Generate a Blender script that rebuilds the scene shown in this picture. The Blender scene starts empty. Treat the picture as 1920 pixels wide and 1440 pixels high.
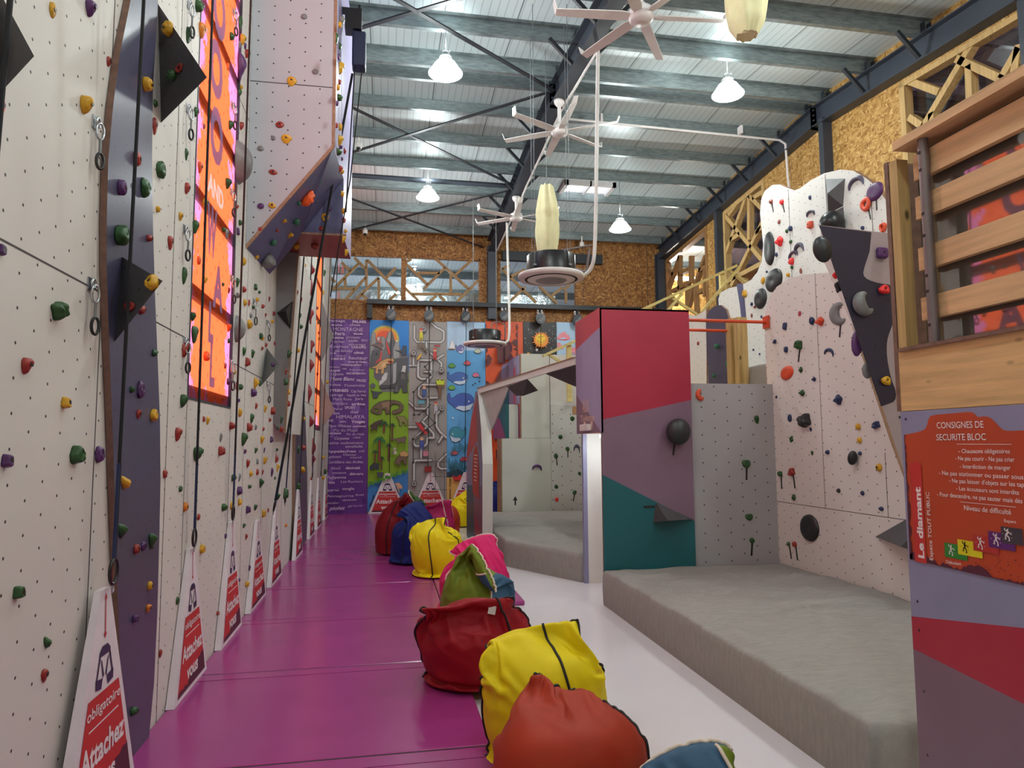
import bpy, bmesh, math, random
from math import sin, cos, pi, radians, sqrt
from mathutils import Vector, Matrix, noise

scene = bpy.context.scene
COL = scene.collection

# ------------------------------------------------------------------ camera, world, sun, exposure
YAW, PIT, ROLL, FPX = radians(10.45), radians(4.94), radians(0.35), 1290.0
CAM = Vector((0, 0, 1.7))
fw = Vector((sin(YAW)*cos(PIT), cos(YAW)*cos(PIT), sin(PIT)))
r0 = Vector((cos(YAW), -sin(YAW), 0)); u0 = r0.cross(fw)
cr = r0*cos(ROLL) - u0*sin(ROLL); cu = u0*cos(ROLL) + r0*sin(ROLL)
cd = bpy.data.cameras.new('camera'); cam = bpy.data.objects.new('camera', cd); COL.objects.link(cam)
cd.sensor_width = 36; cd.lens = 36*FPX/1920; cd.clip_start = .05; cd.clip_end = 200
M = Matrix((cr, cu, -fw)).transposed().to_4x4(); M.translation = CAM
cam.matrix_world = M
scene.camera = cam

w = bpy.data.worlds.new('world'); scene.world = w; w.use_nodes = True
w.node_tree.nodes['Background'].inputs[0].default_value = (.75, .85, 1, 1)
w.node_tree.nodes['Background'].inputs[1].default_value = 1.0

sd = bpy.data.lights.new('sun', 'SUN'); sun = bpy.data.objects.new('sun', sd); COL.objects.link(sun)
sd.energy = 7.5; sd.angle = .03; sd.color = (1, .98, .95)
sun.rotation_euler = Vector((1, .22, -.30)).to_track_quat('-Z', 'Y').to_euler()

scene.view_settings.view_transform = 'Standard'
scene.view_settings.look = 'None'
scene.view_settings.exposure = 0.0
scene.view_settings.gamma = 1.0
scene.view_settings.use_curve_mapping = False
LAMP_W = 150.0

# ------------------------------------------------------------------ helpers
def s2l(c):
    o = []
    for v in c:
        v = v/255.0
        o.append(v/12.92 if v <= .04045 else ((v+.055)/1.055)**2.4)
    return (o[0], o[1], o[2], 1)

class NT:
    def __init__(s, name):
        s.m = bpy.data.materials.new(name); s.m.use_nodes = True
        s.t = s.m.node_tree; s.b = s.t.nodes['Principled BSDF']; s.out = s.t.nodes['Material Output']
    def n(s, typ, **kw):
        x = s.t.nodes.new(typ)
        for k, v in kw.items(): setattr(x, k, v)
        return x
    def l(s, a, b): s.t.links.new(a, b)
    def pos(s):
        return s.n('ShaderNodeNewGeometry').outputs['Position']
    def math(s, op, a, b=None):
        x = s.n('ShaderNodeMath', operation=op)
        for i, v in enumerate((a, b)):
            if v is None: continue
            if isinstance(v, (int, float)): x.inputs[i].default_value = v
            else: s.l(v, x.inputs[i])
        return x.outputs[0]
    def noise(s, vec, scale, detail=3, rough=.5, stretch=None):
        if stretch:
            mp = s.n('ShaderNodeMapping'); mp.inputs['Scale'].default_value = stretch; s.l(vec, mp.inputs[0]); vec = mp.outputs[0]
        x = s.n('ShaderNodeTexNoise'); x.inputs['Scale'].default_value = scale; x.inputs['Detail'].default_value = detail
        x.inputs['Roughness'].default_value = rough; s.l(vec, x.inputs['Vector'])
        return x.outputs[0]
    def ramp(s, fac, stops):
        x = s.n('ShaderNodeValToRGB'); s.l(fac, x.inputs[0])
        e = x.color_ramp.elements
        while len(e) < len(stops): e.new(.5)
        for i, (p, c) in enumerate(stops):
            e[i].position = p; e[i].color = c if len(c) == 4 else s2l(c)
        return x.outputs[0]
    def mix(s, fac, a, b):
        x = s.n('ShaderNodeMix', data_type='RGBA')
        for i, v in ((0, fac), (6, a), (7, b)):
            if isinstance(v, (int, float)): x.inputs[i].default_value = v
            elif isinstance(v, tuple): x.inputs[i].default_value = v
            else: s.l(v, x.inputs[i])
        return x.outputs[2]
    def bump(s, h, strength, dist=.01):
        x = s.n('ShaderNodeBump'); x.inputs['Strength'].default_value = strength; x.inputs['Distance'].default_value = dist
        s.l(h, x.inputs['Height']); s.l(x.outputs[0], s.b.inputs['Normal'])
    def set(s, rough=None, metal=None, spec=None):
        if rough is not None: s.b.inputs['Roughness'].default_value = rough
        if metal is not None: s.b.inputs['Metallic'].default_value = metal
        if spec is not None: s.b.inputs['Specular IOR Level'].default_value = spec
        return s

MATS = {}
def pm(name, rgb, rough=.5, metal=0, spec=.5, var=.06, scale=6, bump=0, bscale=60, holes=None, coat=0):
    """plain procedural material: colour with slight noise variation, optional bump and T-nut hole grid"""
    t = NT(name).set(rough, metal, spec)
    c = s2l(rgb); P = t.pos()
    nz = t.noise(P, scale, 3)
    lo = tuple(v*(1-var) for v in c[:3])+(1,); hi = tuple(min(1, v*(1+var)) for v in c[:3])+(1,)
    colr = t.ramp(nz, [(.3, lo), (.7, hi)])
    if holes:
        au, av, sp, rad, hc = holes
        sx = t.n('ShaderNodeSeparateXYZ'); t.l(P, sx.inputs[0])
        u = t.math('DIVIDE', sx.outputs[au], sp); v = t.math('DIVIDE', sx.outputs[av], sp)
        fl = t.math('FLOOR', u); odd = t.math('PINGPONG', fl, 1.0)
        v2 = t.math('ADD', v, t.math('MULTIPLY', odd, .5))
        fu = t.math('SUBTRACT', t.math('FRACT', u), .5); fv = t.math('SUBTRACT', t.math('FRACT', v2), .5)
        d = t.math('SQRT', t.math('ADD', t.math('MULTIPLY', fu, fu), t.math('MULTIPLY', fv, fv)))
        msk = t.math('LESS_THAN', d, rad/sp)
        colr = t.mix(msk, colr, s2l(hc))
    t.l(colr, t.b.inputs['Base Color'])
    if bump: t.bump(t.noise(P, bscale, 4), bump)
    if coat: t.b.inputs['Coat Weight'].default_value = coat; t.b.inputs['Coat Roughness'].default_value = .1
    MATS[name] = t.m
    return t.m

def emit(name, rgb, strength):
    t = NT(name); t.b.inputs['Base Color'].default_value = s2l(rgb)
    t.b.inputs['Emission Color'].default_value = s2l(rgb); t.b.inputs['Emission Strength'].default_value = strength
    MATS[name] = t.m
    return t.m

def osb(name, dark):
    t = NT(name).set(.6, 0, .3); P = t.pos()
    nz = t.n('ShaderNodeTexNoise'); nz.inputs['Scale'].default_value = 9; t.l(P, nz.inputs['Vector'])
    def layer(st, sc):
        mp = t.n('ShaderNodeMapping'); mp.inputs['Scale'].default_value = st; mp.inputs['Rotation'].default_value = (.5, .4, .6)
        add = t.n('ShaderNodeVectorMath', operation='MULTIPLY_ADD'); t.l(nz.outputs[1], add.inputs[0]); add.inputs[1].default_value = (.12, .12, .12); t.l(P, add.inputs[2])
        t.l(add.outputs[0], mp.inputs[0])
        v = t.n('ShaderNodeTexVoronoi'); v.inputs['Scale'].default_value = sc; t.l(mp.outputs[0], v.inputs['Vector'])
        bw = t.n('ShaderNodeRGBToBW'); t.l(v.outputs['Color'], bw.inputs[0]); return bw.outputs[0]
    a = layer((1, 1, 3.2), 13); b = layer((3, 2.4, 1), 14)
    k = t.math('GREATER_THAN', t.noise(P, 7, 2), .5)
    f = t.mix(k, a, b)
    if dark: st = [(.1, (98, 62, 30)), (.45, (140, 94, 50)), (.75, (168, 120, 68)), (1, (200, 156, 98))]
    else: st = [(.1, (132, 92, 42)), (.4, (170, 128, 68)), (.7, (192, 152, 90)), (1, (216, 184, 124))]
    t.l(t.ramp(f, st), t.b.inputs['Base Color'])
    MATS[name] = t.m
    return t.m

def wood(name, rgb, axis, knots=True, var=.22):
    t = NT(name).set(.55, 0, .3); P = t.pos()
    st = [9, 9, 9]; st[axis] = .55
    f = t.noise(P, 3.5, 5, .6, tuple(st))
    c = s2l(rgb)[:3]
    col = t.ramp(f, [(.3, tuple(v*(1-var) for v in c)+(1,)), (.5, c+(1,)), (.72, tuple(min(1, v*(1+var)) for v in c)+(1,))])
    if knots:
        sk = [3.2, 3.2, 3.2]; sk[axis] = 1.5
        mp = t.n('ShaderNodeMapping'); mp.inputs['Scale'].default_value = tuple(sk); t.l(P, mp.inputs[0])
        v = t.n('ShaderNodeTexVoronoi'); v.inputs['Scale'].default_value = 2.6; t.l(mp.outputs[0], v.inputs['Vector'])
        m = t.ramp(v.outputs['Distance'], [(.07, (1, 1, 1, 1)), (.14, (0, 0, 0, 1))])
        col = t.mix(m, col, tuple(v*.22 for v in c)+(1,))
    t.l(col, t.b.inputs['Base Color'])
    MATS[name] = t.m
    return t.m

class MB:
    """collects geometry and links it as one mesh object"""
    def __init__(s): s.v = []; s.f = []; s.mi = []; s.sm = []
    def add(s, vs, fs, m=0, smooth=False):
        o = len(s.v); s.v += [Vector(p) for p in vs]
        for f in fs: s.f.append([i+o for i in f]); s.mi.append(m); s.sm.append(smooth)
    def box(s, x0, x1, y0, y1, z0, z1, m=0):
        if x0 > x1: x0, x1 = x1, x0
        if y0 > y1: y0, y1 = y1, y0
        if z0 > z1: z0, z1 = z1, z0
        vs = [(x, y, z) for z in (z0, z1) for y in (y0, y1) for x in (x0, x1)]
        s.add(vs, [(0, 2, 3, 1), (4, 5, 7, 6), (0, 1, 5, 4), (2, 6, 7, 3), (0, 4, 6, 2), (1, 3, 7, 5)], m)
    def prism(s, poly, off, m=0, mside=None, mback=None):
        n = len(poly); a = [Vector(p) for p in poly]; b = [p+Vector(off) for p in a]
        nr = Vector((0, 0, 0))
        for i in range(n): nr += a[i].cross(a[(i+1) % n])
        if nr.dot(Vector(off)) > 0: a.reverse(); b.reverse()
        s.add(a, [tuple(range(n))], m)
        s.add(b, [tuple(range(n))[::-1]], m if mback is None else mback)
        for i in range(n):
            j = (i+1) % n
            s.add([a[j], a[i], b[i], b[j]], [(0, 1, 2, 3)], m if mside is None else mside)
    def poly(s, pts, m=0): s.add(pts, [tuple(range(len(pts)))], m)
    def bar(s, p, q, wdt, dep, up=(0, 0, 1), m=0):
        p = Vector(p); q = Vector(q); d = (q-p).normalized(); u = Vector(up)
        a = d.cross(u)
        if a.length < 1e-4: a = d.cross(Vector((1, 0, 0)))
        a.normalize(); b = a.cross(d).normalized()
        a *= wdt/2; b *= dep/2
        s.add([p-a-b, p+a-b, p+a+b, p-a+b, q-a-b, q+a-b, q+a+b, q-a+b],
              [(0, 1, 2, 3), (7, 6, 5, 4), (0, 4, 5, 1), (1, 5, 6, 2), (2, 6, 7, 3), (3, 7, 4, 0)], m)
    def tube(s, pts, r, n=10, m=0, closed=False, cap=True):
        pts = [Vector(p) for p in pts]; L = len(pts); rings = []
        ref = None
        for i, p in enumerate(pts):
            if closed: d = pts[(i+1) % L]-pts[i-1]
            else: d = pts[min(i+1, L-1)]-pts[max(i-1, 0)]
            d.normalize()
            if ref is None:
                ref = d.orthogonal().normalized()
            a = ref-d*ref.dot(d)
            if a.length < 1e-5: a = d.orthogonal()
            a.normalize(); ref = a; b = d.cross(a)
            rr = r[i] if isinstance(r, (list, tuple)) else r
            rings.append([p+(a*cos(2*pi*k/n)+b*sin(2*pi*k/n))*rr for k in range(n)])
        vs = [v for g in rings for v in g]; fs = []
        for i in range(L if closed else L-1):
            j = (i+1) % L
            for k in range(n):
                fs.append((i*n+k, i*n+(k+1) % n, j*n+(k+1) % n, j*n+k))
        s.add(vs, fs, m, True)
        if cap and not closed:
            s.add(rings[0], [tuple(range(n))[::-1]], m); s.add(rings[-1], [tuple(range(n))], m)
    def lathe(s, prof, c, n=32, m=0, smooth=True):
        c = Vector(c); vs = []; fs = []
        for (r, z) in prof:
            for k in range(n): vs.append(c+Vector((r*cos(2*pi*k/n), r*sin(2*pi*k/n), z)))
        for i in range(len(prof)-1):
            for k in range(n): fs.append((i*n+k, i*n+(k+1) % n, (i+1)*n+(k+1) % n, (i+1)*n+k))
        s.add(vs, fs, m, smooth)
    def ball(s, c, r, n=16, m=0, sc=(1, 1, 1)):
        prof = [(max(1e-4, sin(pi*i/(n//2)))*r, -cos(pi*i/(n//2))*r) for i in range(n//2+1)]
        o = len(s.v); s.lathe(prof, (0, 0, 0), n, m)
        for i in range(o, len(s.v)):
            v = s.v[i]; s.v[i] = Vector((v.x*sc[0], v.y*sc[1], v.z*sc[2]))+Vector(c)
    def build(s, name, mats, parent=None, origin=None, bevel=0):
        me = bpy.data.meshes.new(name)
        if parent is not None: org = WLOC[parent.name]
        else:
            if origin is None:
                xs = [v.x for v in s.v]; ys = [v.y for v in s.v]; zs = [v.z for v in s.v]
                org = Vector(((min(xs)+max(xs))/2, (min(ys)+max(ys))/2, min(zs)))
            else: org = Vector(origin)
        me.from_pydata([v-org for v in s.v], [], s.f)
        if not isinstance(mats, (list, tuple)): mats = [mats]
        for m in mats: me.materials.append(m if not isinstance(m, str) else MATS[m])
        me.polygons.foreach_set('material_index', s.mi); me.polygons.foreach_set('use_smooth', s.sm)
        me.update()
        o = bpy.data.objects.new(name, me); COL.objects.link(o)
        if parent is not None: o.parent = parent; WLOC[o.name] = org
        else: o.location = org; WLOC[o.name] = org.copy()
        if bevel:
            b = o.modifiers.new('bevel', 'BEVEL'); b.width = bevel; b.segments = 2; b.limit_method = 'ANGLE'
        return o
WLOC = {}

def empty(name, loc, rotz=0):
    o = bpy.data.objects.new(name, None); COL.objects.link(o); o.location = loc; o.rotation_euler = (0, 0, rotz)
    o.empty_display_size = .1
    WLOC[o.name] = Vector(loc)
    return o
def tag(o, label, cat, group=None, kind=None):
    if label: o['label'] = label
    if cat: o['category'] = cat
    if group: o['group'] = group
    if kind: o['kind'] = kind
    return o
def struct(o, label=None):
    o['kind'] = 'structure'
    if label: o['label'] = label
    return o

_tc = {}
def text_geo(txt, bold=0.0, shear=0.0):
    key = (txt, bold, shear)
    if key not in _tc:
        cu_ = bpy.data.curves.new('t', 'FONT'); cu_.body = txt; cu_.offset = bold; cu_.shear = shear; cu_.resolution_u = 3
        o = bpy.data.objects.new('t', cu_); COL.objects.link(o)
        bpy.context.view_layer.update()
        me = bpy.data.meshes.new_from_object(o.evaluated_get(bpy.context.evaluated_depsgraph_get()))
        vs = [v.co.copy() for v in me.vertices]; fs = [tuple(p.vertices) for p in me.polygons]
        bpy.data.objects.remove(o); bpy.data.curves.remove(cu_); bpy.data.meshes.remove(me)
        _tc[key] = (vs, fs)
    return _tc[key]
def put_text(mb, txt, P, right, up, height, width=None, m=0, bold=0.0, shear=0.0, capunit=.72, centre=False):
    """flat lettering: baseline starts at P, runs along right; cap height = height"""
    vs, fs = text_geo(txt, bold, shear)
    if not vs: return
    x0 = min(v.x for v in vs); x1 = max(v.x for v in vs)
    sy = height/capunit; sx = sy if width is None else width/(x1-x0)
    P = Vector(P); R = Vector(right); U = Vector(up)
    off = -(x1-x0)*sx/2 if centre else 0
    mb.add([P+R*((v.x-x0)*sx+off)+U*(v.y*sy) for v in vs], fs, m)

def smooth_poly(pts, it=2, closed=True):
    pts = [Vector(p) for p in pts]
    for _ in range(it):
        o = []; n = len(pts)
        rng = range(n) if closed else range(n-1)
        if not closed: o.append(pts[0])
        for i in rng:
            a = pts[i]; b = pts[(i+1) % n]; o += [a*.75+b*.25, a*.25+b*.75]
        if not closed: o.append(pts[-1])
        pts = o
    return pts

# bean bag covers: cloth dropped over a bead-filled body, settled once for five basic bags
def simbag(seed,r,hb,hc,tilt,n=64,m=38,frames=36):
    """cloth bag dropped over a bead-filled body; returns the settled grid of points"""
    vs=[];fs=[]
    for i in range(m+1):
        t=i/m
        if t<.16: rx=ry=r*1.02*max(.01,sin(t/.16*pi/2))**.9; z=.012
        elif t<.55: rx=ry=r*1.04; z=.012+hc*.60*(t-.16)/.39
        else: k=(t-.55)/.45; rx=r*1.04*(1-.22*k); ry=r*1.04*max(.03,(1-.93*k**1.2)); z=.012+hc*(.60+.40*k)
        for k in range(n):
            a=2*pi*k/n; q=1+.04*noise.noise(Vector((cos(a)*1.5+seed,sin(a)*1.5,z*3)))
            ss=(z/hc)**2; vs.append((rx*q*cos(a)+tilt[0]*ss,ry*q*sin(a)+tilt[1]*ss,z))
    for i in range(m):
        for k in range(n): fs.append((i*n+k,i*n+(k+1)%n,(i+1)*n+(k+1)%n,(i+1)*n+k))
    fs.append(tuple(range(n))[::-1]); fs.append(tuple(range(m*n,m*n+n)))
    me=bpy.data.meshes.new('sim'); me.from_pydata(vs,[],fs); o=bpy.data.objects.new('sim',me); COL.objects.link(o)
    # beads
    b=[];bf=[];bn=40;bm=20
    for i in range(bm+1):
        ph=-pi/2+pi*i/bm
        for k in range(bn):
            a=2*pi*k/bn; q=1+.05*noise.noise(Vector((cos(a)*1.3+seed*2,sin(a)*1.3,sin(ph)*1.3)))
            rr=r*.985*max(cos(ph),0.001)**.42*q; z=hb*(.5+.5*sin(ph)*abs(sin(ph))**-.1 if abs(sin(ph))>1e-6 else .5)
            b.append((rr*cos(a),rr*sin(a),.03+hb*(.5+.5*sin(ph))*(1+.12*noise.noise(Vector((cos(a)*rr*5,sin(a)*rr*5,seed))))))
    for i in range(bm):
        for k in range(bn): bf.append((i*bn+k,i*bn+(k+1)%bn,(i+1)*bn+(k+1)%bn,(i+1)*bn+k))
    mb=bpy.data.meshes.new('beads'); mb.from_pydata(b,[],bf); ob=bpy.data.objects.new('beads',mb); COL.objects.link(ob)
    c=ob.modifiers.new('c','COLLISION'); ob.collision.thickness_outer=.008; ob.collision.cloth_friction=60
    fl=bpy.data.meshes.new('f'); fl.from_pydata([(-3,-3,0),(3,-3,0),(3,3,0),(-3,3,0)],[],[(0,1,2,3)]); of=bpy.data.objects.new('f',fl); COL.objects.link(of); of.modifiers.new('c','COLLISION'); of.collision.thickness_outer=.005
    cl=o.modifiers.new('cloth','CLOTH'); s=cl.settings
    s.quality=6; s.mass=.6; s.tension_stiffness=15; s.compression_stiffness=5; s.shear_stiffness=3; s.bending_stiffness=.25; s.air_damping=1.5
    cl.collision_settings.use_self_collision=True; cl.collision_settings.self_distance_min=.006; cl.collision_settings.distance_min=.006; cl.collision_settings.collision_quality=3
    cl.point_cache.frame_end=frames+2
    for f in range(1,frames+1): scene.frame_set(f)
    dg=bpy.context.evaluated_depsgraph_get(); ev=o.evaluated_get(dg)
    pts=[v.co.copy() for v in ev.data.vertices]
    for x in (o,ob,of):
        d=x.data; bpy.data.objects.remove(x); bpy.data.meshes.remove(d)
    scene.frame_set(1)
    return pts,n,m
BAGS=[simbag(*a) for a in [(1,.33,.62,.98,(-.06,-.22)),(2,.385,.46,.70,(-.16,-.26)),(3,.34,.56,.84,(.03,.25)),(4,.295,.58,1.02,(.15,-.10)),(5,.325,.54,.95,(-.15,-.15))]]
# ------------------------------------------------------------------ measured data: holds and outlines in metres
HOLDS=[
(-1.340,6.417,4.266, 1.000,0,0, 0.291,0.488,0.125,'a','S',0,0,'W2','grey pointed hold, fourth grey one up the white strip right of the orange window'),
(3.967,5.080,2.862, 0,-1.000,0, 0.247,0.225,0.067,'a','M',0,0,'OV','grey crescent hold, only grey one on the dark overhang side at right'),
(3.138,7.150,1.817, 0,-1.000,0, 0.274,0.291,0.205,'k','O',0,1,'BX','black ball-shaped hold, only black one on the mauve part of the crimson box'),
(3.594,5.150,3.307, 0,-1.000,0, 0.158,0.226,0.119,'k','O',0,0,'OE','black ball-shaped hold, highest black one on the edge of the dark overhang'),
(-1.340,3.088,2.255, 1.000,0,0, 0.082,0.083,0.057,'g','P',0,0,'N','green double-lobed hold, highest green one on the nearest white wall'),
(4.370,5.950,2.952, -1.000,0,0, 0.312,0.244,0.044,'a','M',0,1,'PW','grey crescent hold, only grey one on the pale pink boulder wall'),
(4.370,6.599,0.803, -1.000,0,0, 0.313,0.279,0.050,'k','N',0,0,'PW','black dish-shaped hold, lowest black one on the pale pink boulder wall'),
(-1.340,6.539,2.754, 1.000,0,0, 0.187,0.315,0.080,'a','S',0,0,'W2','grey pointed hold, lowest grey one on the white strip right of the orange window'),
(-1.305,3.607,2.735, 1.000,0,0, 0.091,0.107,0.058,'g','J',0,0,'S1','green jug hold, sixth green one up the near slate column'),
(5.600,9.072,4.062, -1.000,0,0, 0.431,0.341,0.061,'k','N',0,0,'MU','black dish-shaped hold, second black one up the tall upper boulder wall'),
(3.920,5.150,2.527, 0,-1.000,0, 0.105,0.226,0.032,'p','N',0,0,'OE','purple dish-shaped hold, only purple one on the edge of the dark overhang'),
(-1.340,3.322,1.659, 1.000,0,0, 0.075,0.088,0.048,'g','J',0,0,'N','green jug hold, third green one up the nearest white wall'),
(5.600,9.160,4.564, -1.000,0,0, 0.274,0.517,0.049,'k','N',0,0,'MU','black dish-shaped hold, highest black one on the tall upper boulder wall'),
(-1.296,7.680,3.705, 0.799,0.034,-0.600, 0.159,0.163,0.111,'a','B',0,0,'U1','grey rounded hold, only grey one on the slate facet under the block'),
(-1.340,3.245,3.223, 1.000,0,0, 0.067,0.079,0.053,'y','T',0,0,'N','yellow drop-shaped hold, second yellow one up the nearest white wall'),
(5.600,6.911,4.603, -1.000,0,0, 0.279,0.216,0.039,'p','N',0,1,'MU','purple dish-shaped hold, only purple one on the tall upper boulder wall'),
(4.370,6.574,1.923, -1.000,0,0, 0.155,0.159,0.108,'k','P',0,0,'PW','black double-lobed hold, highest black one on the pale pink boulder wall'),
(-1.305,3.822,1.514, 1.000,0,0, 0.044,0.091,0.031,'y','L',40,0,'S1','yellow long hold, second yellow one up the near slate column'),
(-1.305,4.278,1.158, 1.000,0,0, 0.052,0.107,0.036,'g','L',35,0,'S1','green long hold, second green one up the near slate column'),
(-1.095,3.506,2.476, -0.590,-0.803,0.088, 0.067,0.079,0.043,'y','J',0,0,'V2','yellow jug hold, only yellow one on the low dark pyramid'),
(5.600,7.225,4.814, -1.000,0,0, 0.299,0.206,0.037,'s','V',0,0,'MU','slate curved hold, highest slate one on the tall upper boulder wall'),
(-1.340,2.867,2.009, 1.000,0,0, 0.053,0.062,0.035,'r','T',0,0,'N','red drop-shaped hold, second red one up the nearest white wall'),
(-1.340,6.327,5.133, 1.000,0,0, 0.108,0.257,0.057,'p','L',0,0,'W2','purple long hold, fourth purple one up the white strip right of the orange window'),
(5.600,9.451,3.869, -1.000,0,0, 0.337,0.312,0.056,'k','N',0,0,'MU','black dish-shaped hold, lowest black one on the tall upper boulder wall'),
(-1.305,3.931,3.096, 1.000,0,0, 0.090,0.106,0.038,'g','J',0,0,'S1','green jug hold, highest green one on the near slate column'),
(-1.340,3.248,3.679, 1.000,0,0, 0.062,0.073,0.043,'p','T',0,0,'N','purple drop-shaped hold, highest purple one on the nearest white wall'),
(-1.340,2.603,2.894, 1.000,0,0, 0.051,0.069,0.018,'o','T',0,0,'N','orange drop-shaped hold, only orange one on the nearest white wall'),
(-0.839,7.304,4.292, 0.799,0.034,-0.600, 0.162,0.190,0.084,'o','J',0,0,'U1','orange jug hold, only orange one on the slate facet under the block'),
(-1.305,3.804,1.275, 1.000,0,0, 0.046,0.095,0.032,'g','L',30,0,'S1','green long hold, third green one up the near slate column'),
(-1.340,4.278,3.334, 1.000,0,0, 0.091,0.107,0.041,'g','J',0,0,'W1','green jug hold, fifth green one up the white strip left of the orange window'),
(-1.255,4.108,4.114, -0.690,-0.709,-0.147, 0.075,0.088,0.042,'y','B',0,0,'V1','yellow rounded hold, only yellow one on the high dark pyramid'),
(-1.340,3.578,1.659, 1.000,0,0, 0.067,0.078,0.033,'p','J',0,0,'N','purple jug hold, second purple one up the nearest white wall'),
(-1.305,3.606,2.974, 1.000,0,0, 0.068,0.080,0.035,'p','B',0,0,'S1','purple rounded hold, highest purple one on the near slate column'),
(-1.340,5.289,1.649, 1.000,0,0, 0.099,0.102,0.069,'g','T',0,0,'O1','green drop-shaped hold, second green one up the near orange window strip'),
(4.001,5.150,2.294, 0,-1.000,0, 0.090,0.135,0.027,'a','N',0,0,'OE','grey dish-shaped hold, only grey one on the edge of the dark overhang'),
(-1.340,3.151,0.911, 1.000,0,0, 0.028,0.058,0.019,'g','L',40,0,'N','green long hold, lowest green one on the nearest white wall'),
(5.600,7.056,4.504, -1.000,0,0, 0.178,0.169,0.042,'d','D',0,1,'MU','vermilion ring hold, highest vermilion one on the tall upper boulder wall'),
(-1.305,3.999,1.998, 1.000,0,0, 0.079,0.093,0.029,'p','J',0,0,'S1','purple jug hold, third purple one up the near slate column'),
(-1.340,2.765,1.649, 1.000,0,0, 0.043,0.050,0.027,'p','K',0,0,'N','purple blocky hold, lowest purple one on the nearest white wall'),
(4.370,6.898,2.460, -1.000,0,0, 0.245,0.154,0.028,'d','N',0,0,'PW','vermilion dish-shaped hold, lowest vermilion one on the pale pink boulder wall'),
(4.144,5.080,3.295, 0,-1.000,0, 0.109,0.106,0.041,'p','K',0,0,'OV','purple blocky hold, only purple one on the dark overhang side at right'),
(4.370,5.821,1.545, -1.000,0,0, 0.082,0.138,0.088,'k','O',0,0,'PW','black ball-shaped hold, third black one up the pale pink boulder wall'),
(-1.340,5.138,2.493, 1.000,0,0, 0.106,0.125,0.039,'g','T',0,0,'O1','green drop-shaped hold, fourth green one up the near orange window strip'),
(-1.340,2.895,1.161, 1.000,0,0, 0.042,0.049,0.029,'g','K',0,0,'N','green blocky hold, second green one up the nearest white wall'),
(-1.305,3.880,3.655, 1.000,0,0, 0.065,0.076,0.044,'y','B',0,0,'S1','yellow rounded hold, highest yellow one on the near slate column'),
(3.485,7.200,2.236, 0,-1.000,0, 0.132,0.144,0.031,'d','M',0,0,'GP','vermilion crescent hold, only vermilion one on the grey panel beside crimson box'),
(-1.305,3.803,3.205, 1.000,0,0, 0.072,0.085,0.027,'r','B',0,0,'S1','red rounded hold, highest red one on the near slate column'),
(5.600,8.431,4.340, -1.000,0,0, 0.230,0.221,0.040,'s','V',0,0,'MU','slate curved hold, second slate one up the tall upper boulder wall'),
(-1.340,5.054,4.695, 1.000,0,0, 0.095,0.112,0.048,'c','T',0,0,'O1','amber drop-shaped hold, only amber one on the near orange window strip'),
(-1.340,4.919,2.349, 1.000,0,0, 0.087,0.102,0.042,'r','T',0,0,'W1','red drop-shaped hold, fourth red one up the white strip left of the orange window'),
(-1.340,2.928,3.459, 1.000,0,0, 0.052,0.061,0.018,'y','T',0,0,'N','yellow drop-shaped hold, highest yellow one on the nearest white wall'),
(-1.237,4.144,3.853, -0.690,-0.709,-0.147, 0.061,0.063,0.043,'g','J',0,0,'V1','green jug hold, only green one on the high dark pyramid'),
(-1.340,4.763,4.477, 1.000,0,0, 0.095,0.117,0.030,'g','T',0,0,'W1','green drop-shaped hold, highest green one on the white strip left of the orange window'),
(-1.340,4.912,2.003, 1.000,0,0, 0.074,0.087,0.048,'g','T',0,0,'W1','green drop-shaped hold, third green one up the white strip left of the orange window'),
(-1.340,4.828,1.782, 1.000,0,0, 0.076,0.089,0.040,'r','T',0,0,'W1','red drop-shaped hold, third red one up the white strip left of the orange window'),
(-1.340,3.146,0.788, 1.000,0,0, 0.046,0.055,0.020,'r','T',0,0,'N','red drop-shaped hold, lowest red one on the nearest white wall'),
(4.148,5.080,2.979, 0,-1.000,0, 0.106,0.081,0.039,'u','J',0,0,'OV','scarlet jug hold, only scarlet one on the dark overhang side at right'),
(-1.340,4.941,4.796, 1.000,0,0, 0.081,0.096,0.047,'g','B',0,0,'O1','green rounded hold, highest green one on the near orange window strip'),
(5.600,8.574,4.296, -1.000,0,0, 0.240,0.150,0.033,'s','V',0,0,'MU','slate curved hold, lowest slate one on the tall upper boulder wall'),
(5.600,8.137,4.744, -1.000,0,0, 0.192,0.120,0.036,'s','V',0,0,'MU','slate curved hold, third slate one up the tall upper boulder wall'),
(-1.225,3.590,2.376, -0.590,-0.803,0.088, 0.078,0.049,0.018,'r','D',0,0,'V2','red ring hold, only red one on the low dark pyramid'),
(-1.340,4.169,3.560, 1.000,0,0, 0.065,0.096,0.024,'r','T',0,0,'W1','red drop-shaped hold, highest red one on the white strip left of the orange window'),
(-1.305,4.215,1.871, 1.000,0,0, 0.063,0.074,0.034,'y','J',0,0,'S1','yellow jug hold, third yellow one up the near slate column'),
(-1.340,3.200,1.883, 1.000,0,0, 0.041,0.049,0.029,'y','K',0,0,'N','yellow blocky hold, lowest yellow one on the nearest white wall'),
(-1.340,5.066,3.245, 1.000,0,0, 0.082,0.097,0.040,'g','T',0,0,'O1','green drop-shaped hold, eighth green one up the near orange window strip'),
(-0.664,7.950,4.717, 0,-1.000,0, 0.123,0.115,0.034,'y','J',0,0,'U2','yellow jug hold, highest yellow one on the upright slate facet under block'),
(4.370,6.031,2.108, -1.000,0,0, 0.089,0.105,0.056,'n','P',0,0,'PW','navy double-lobed hold, eighth navy one up the pale pink boulder wall'),
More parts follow.
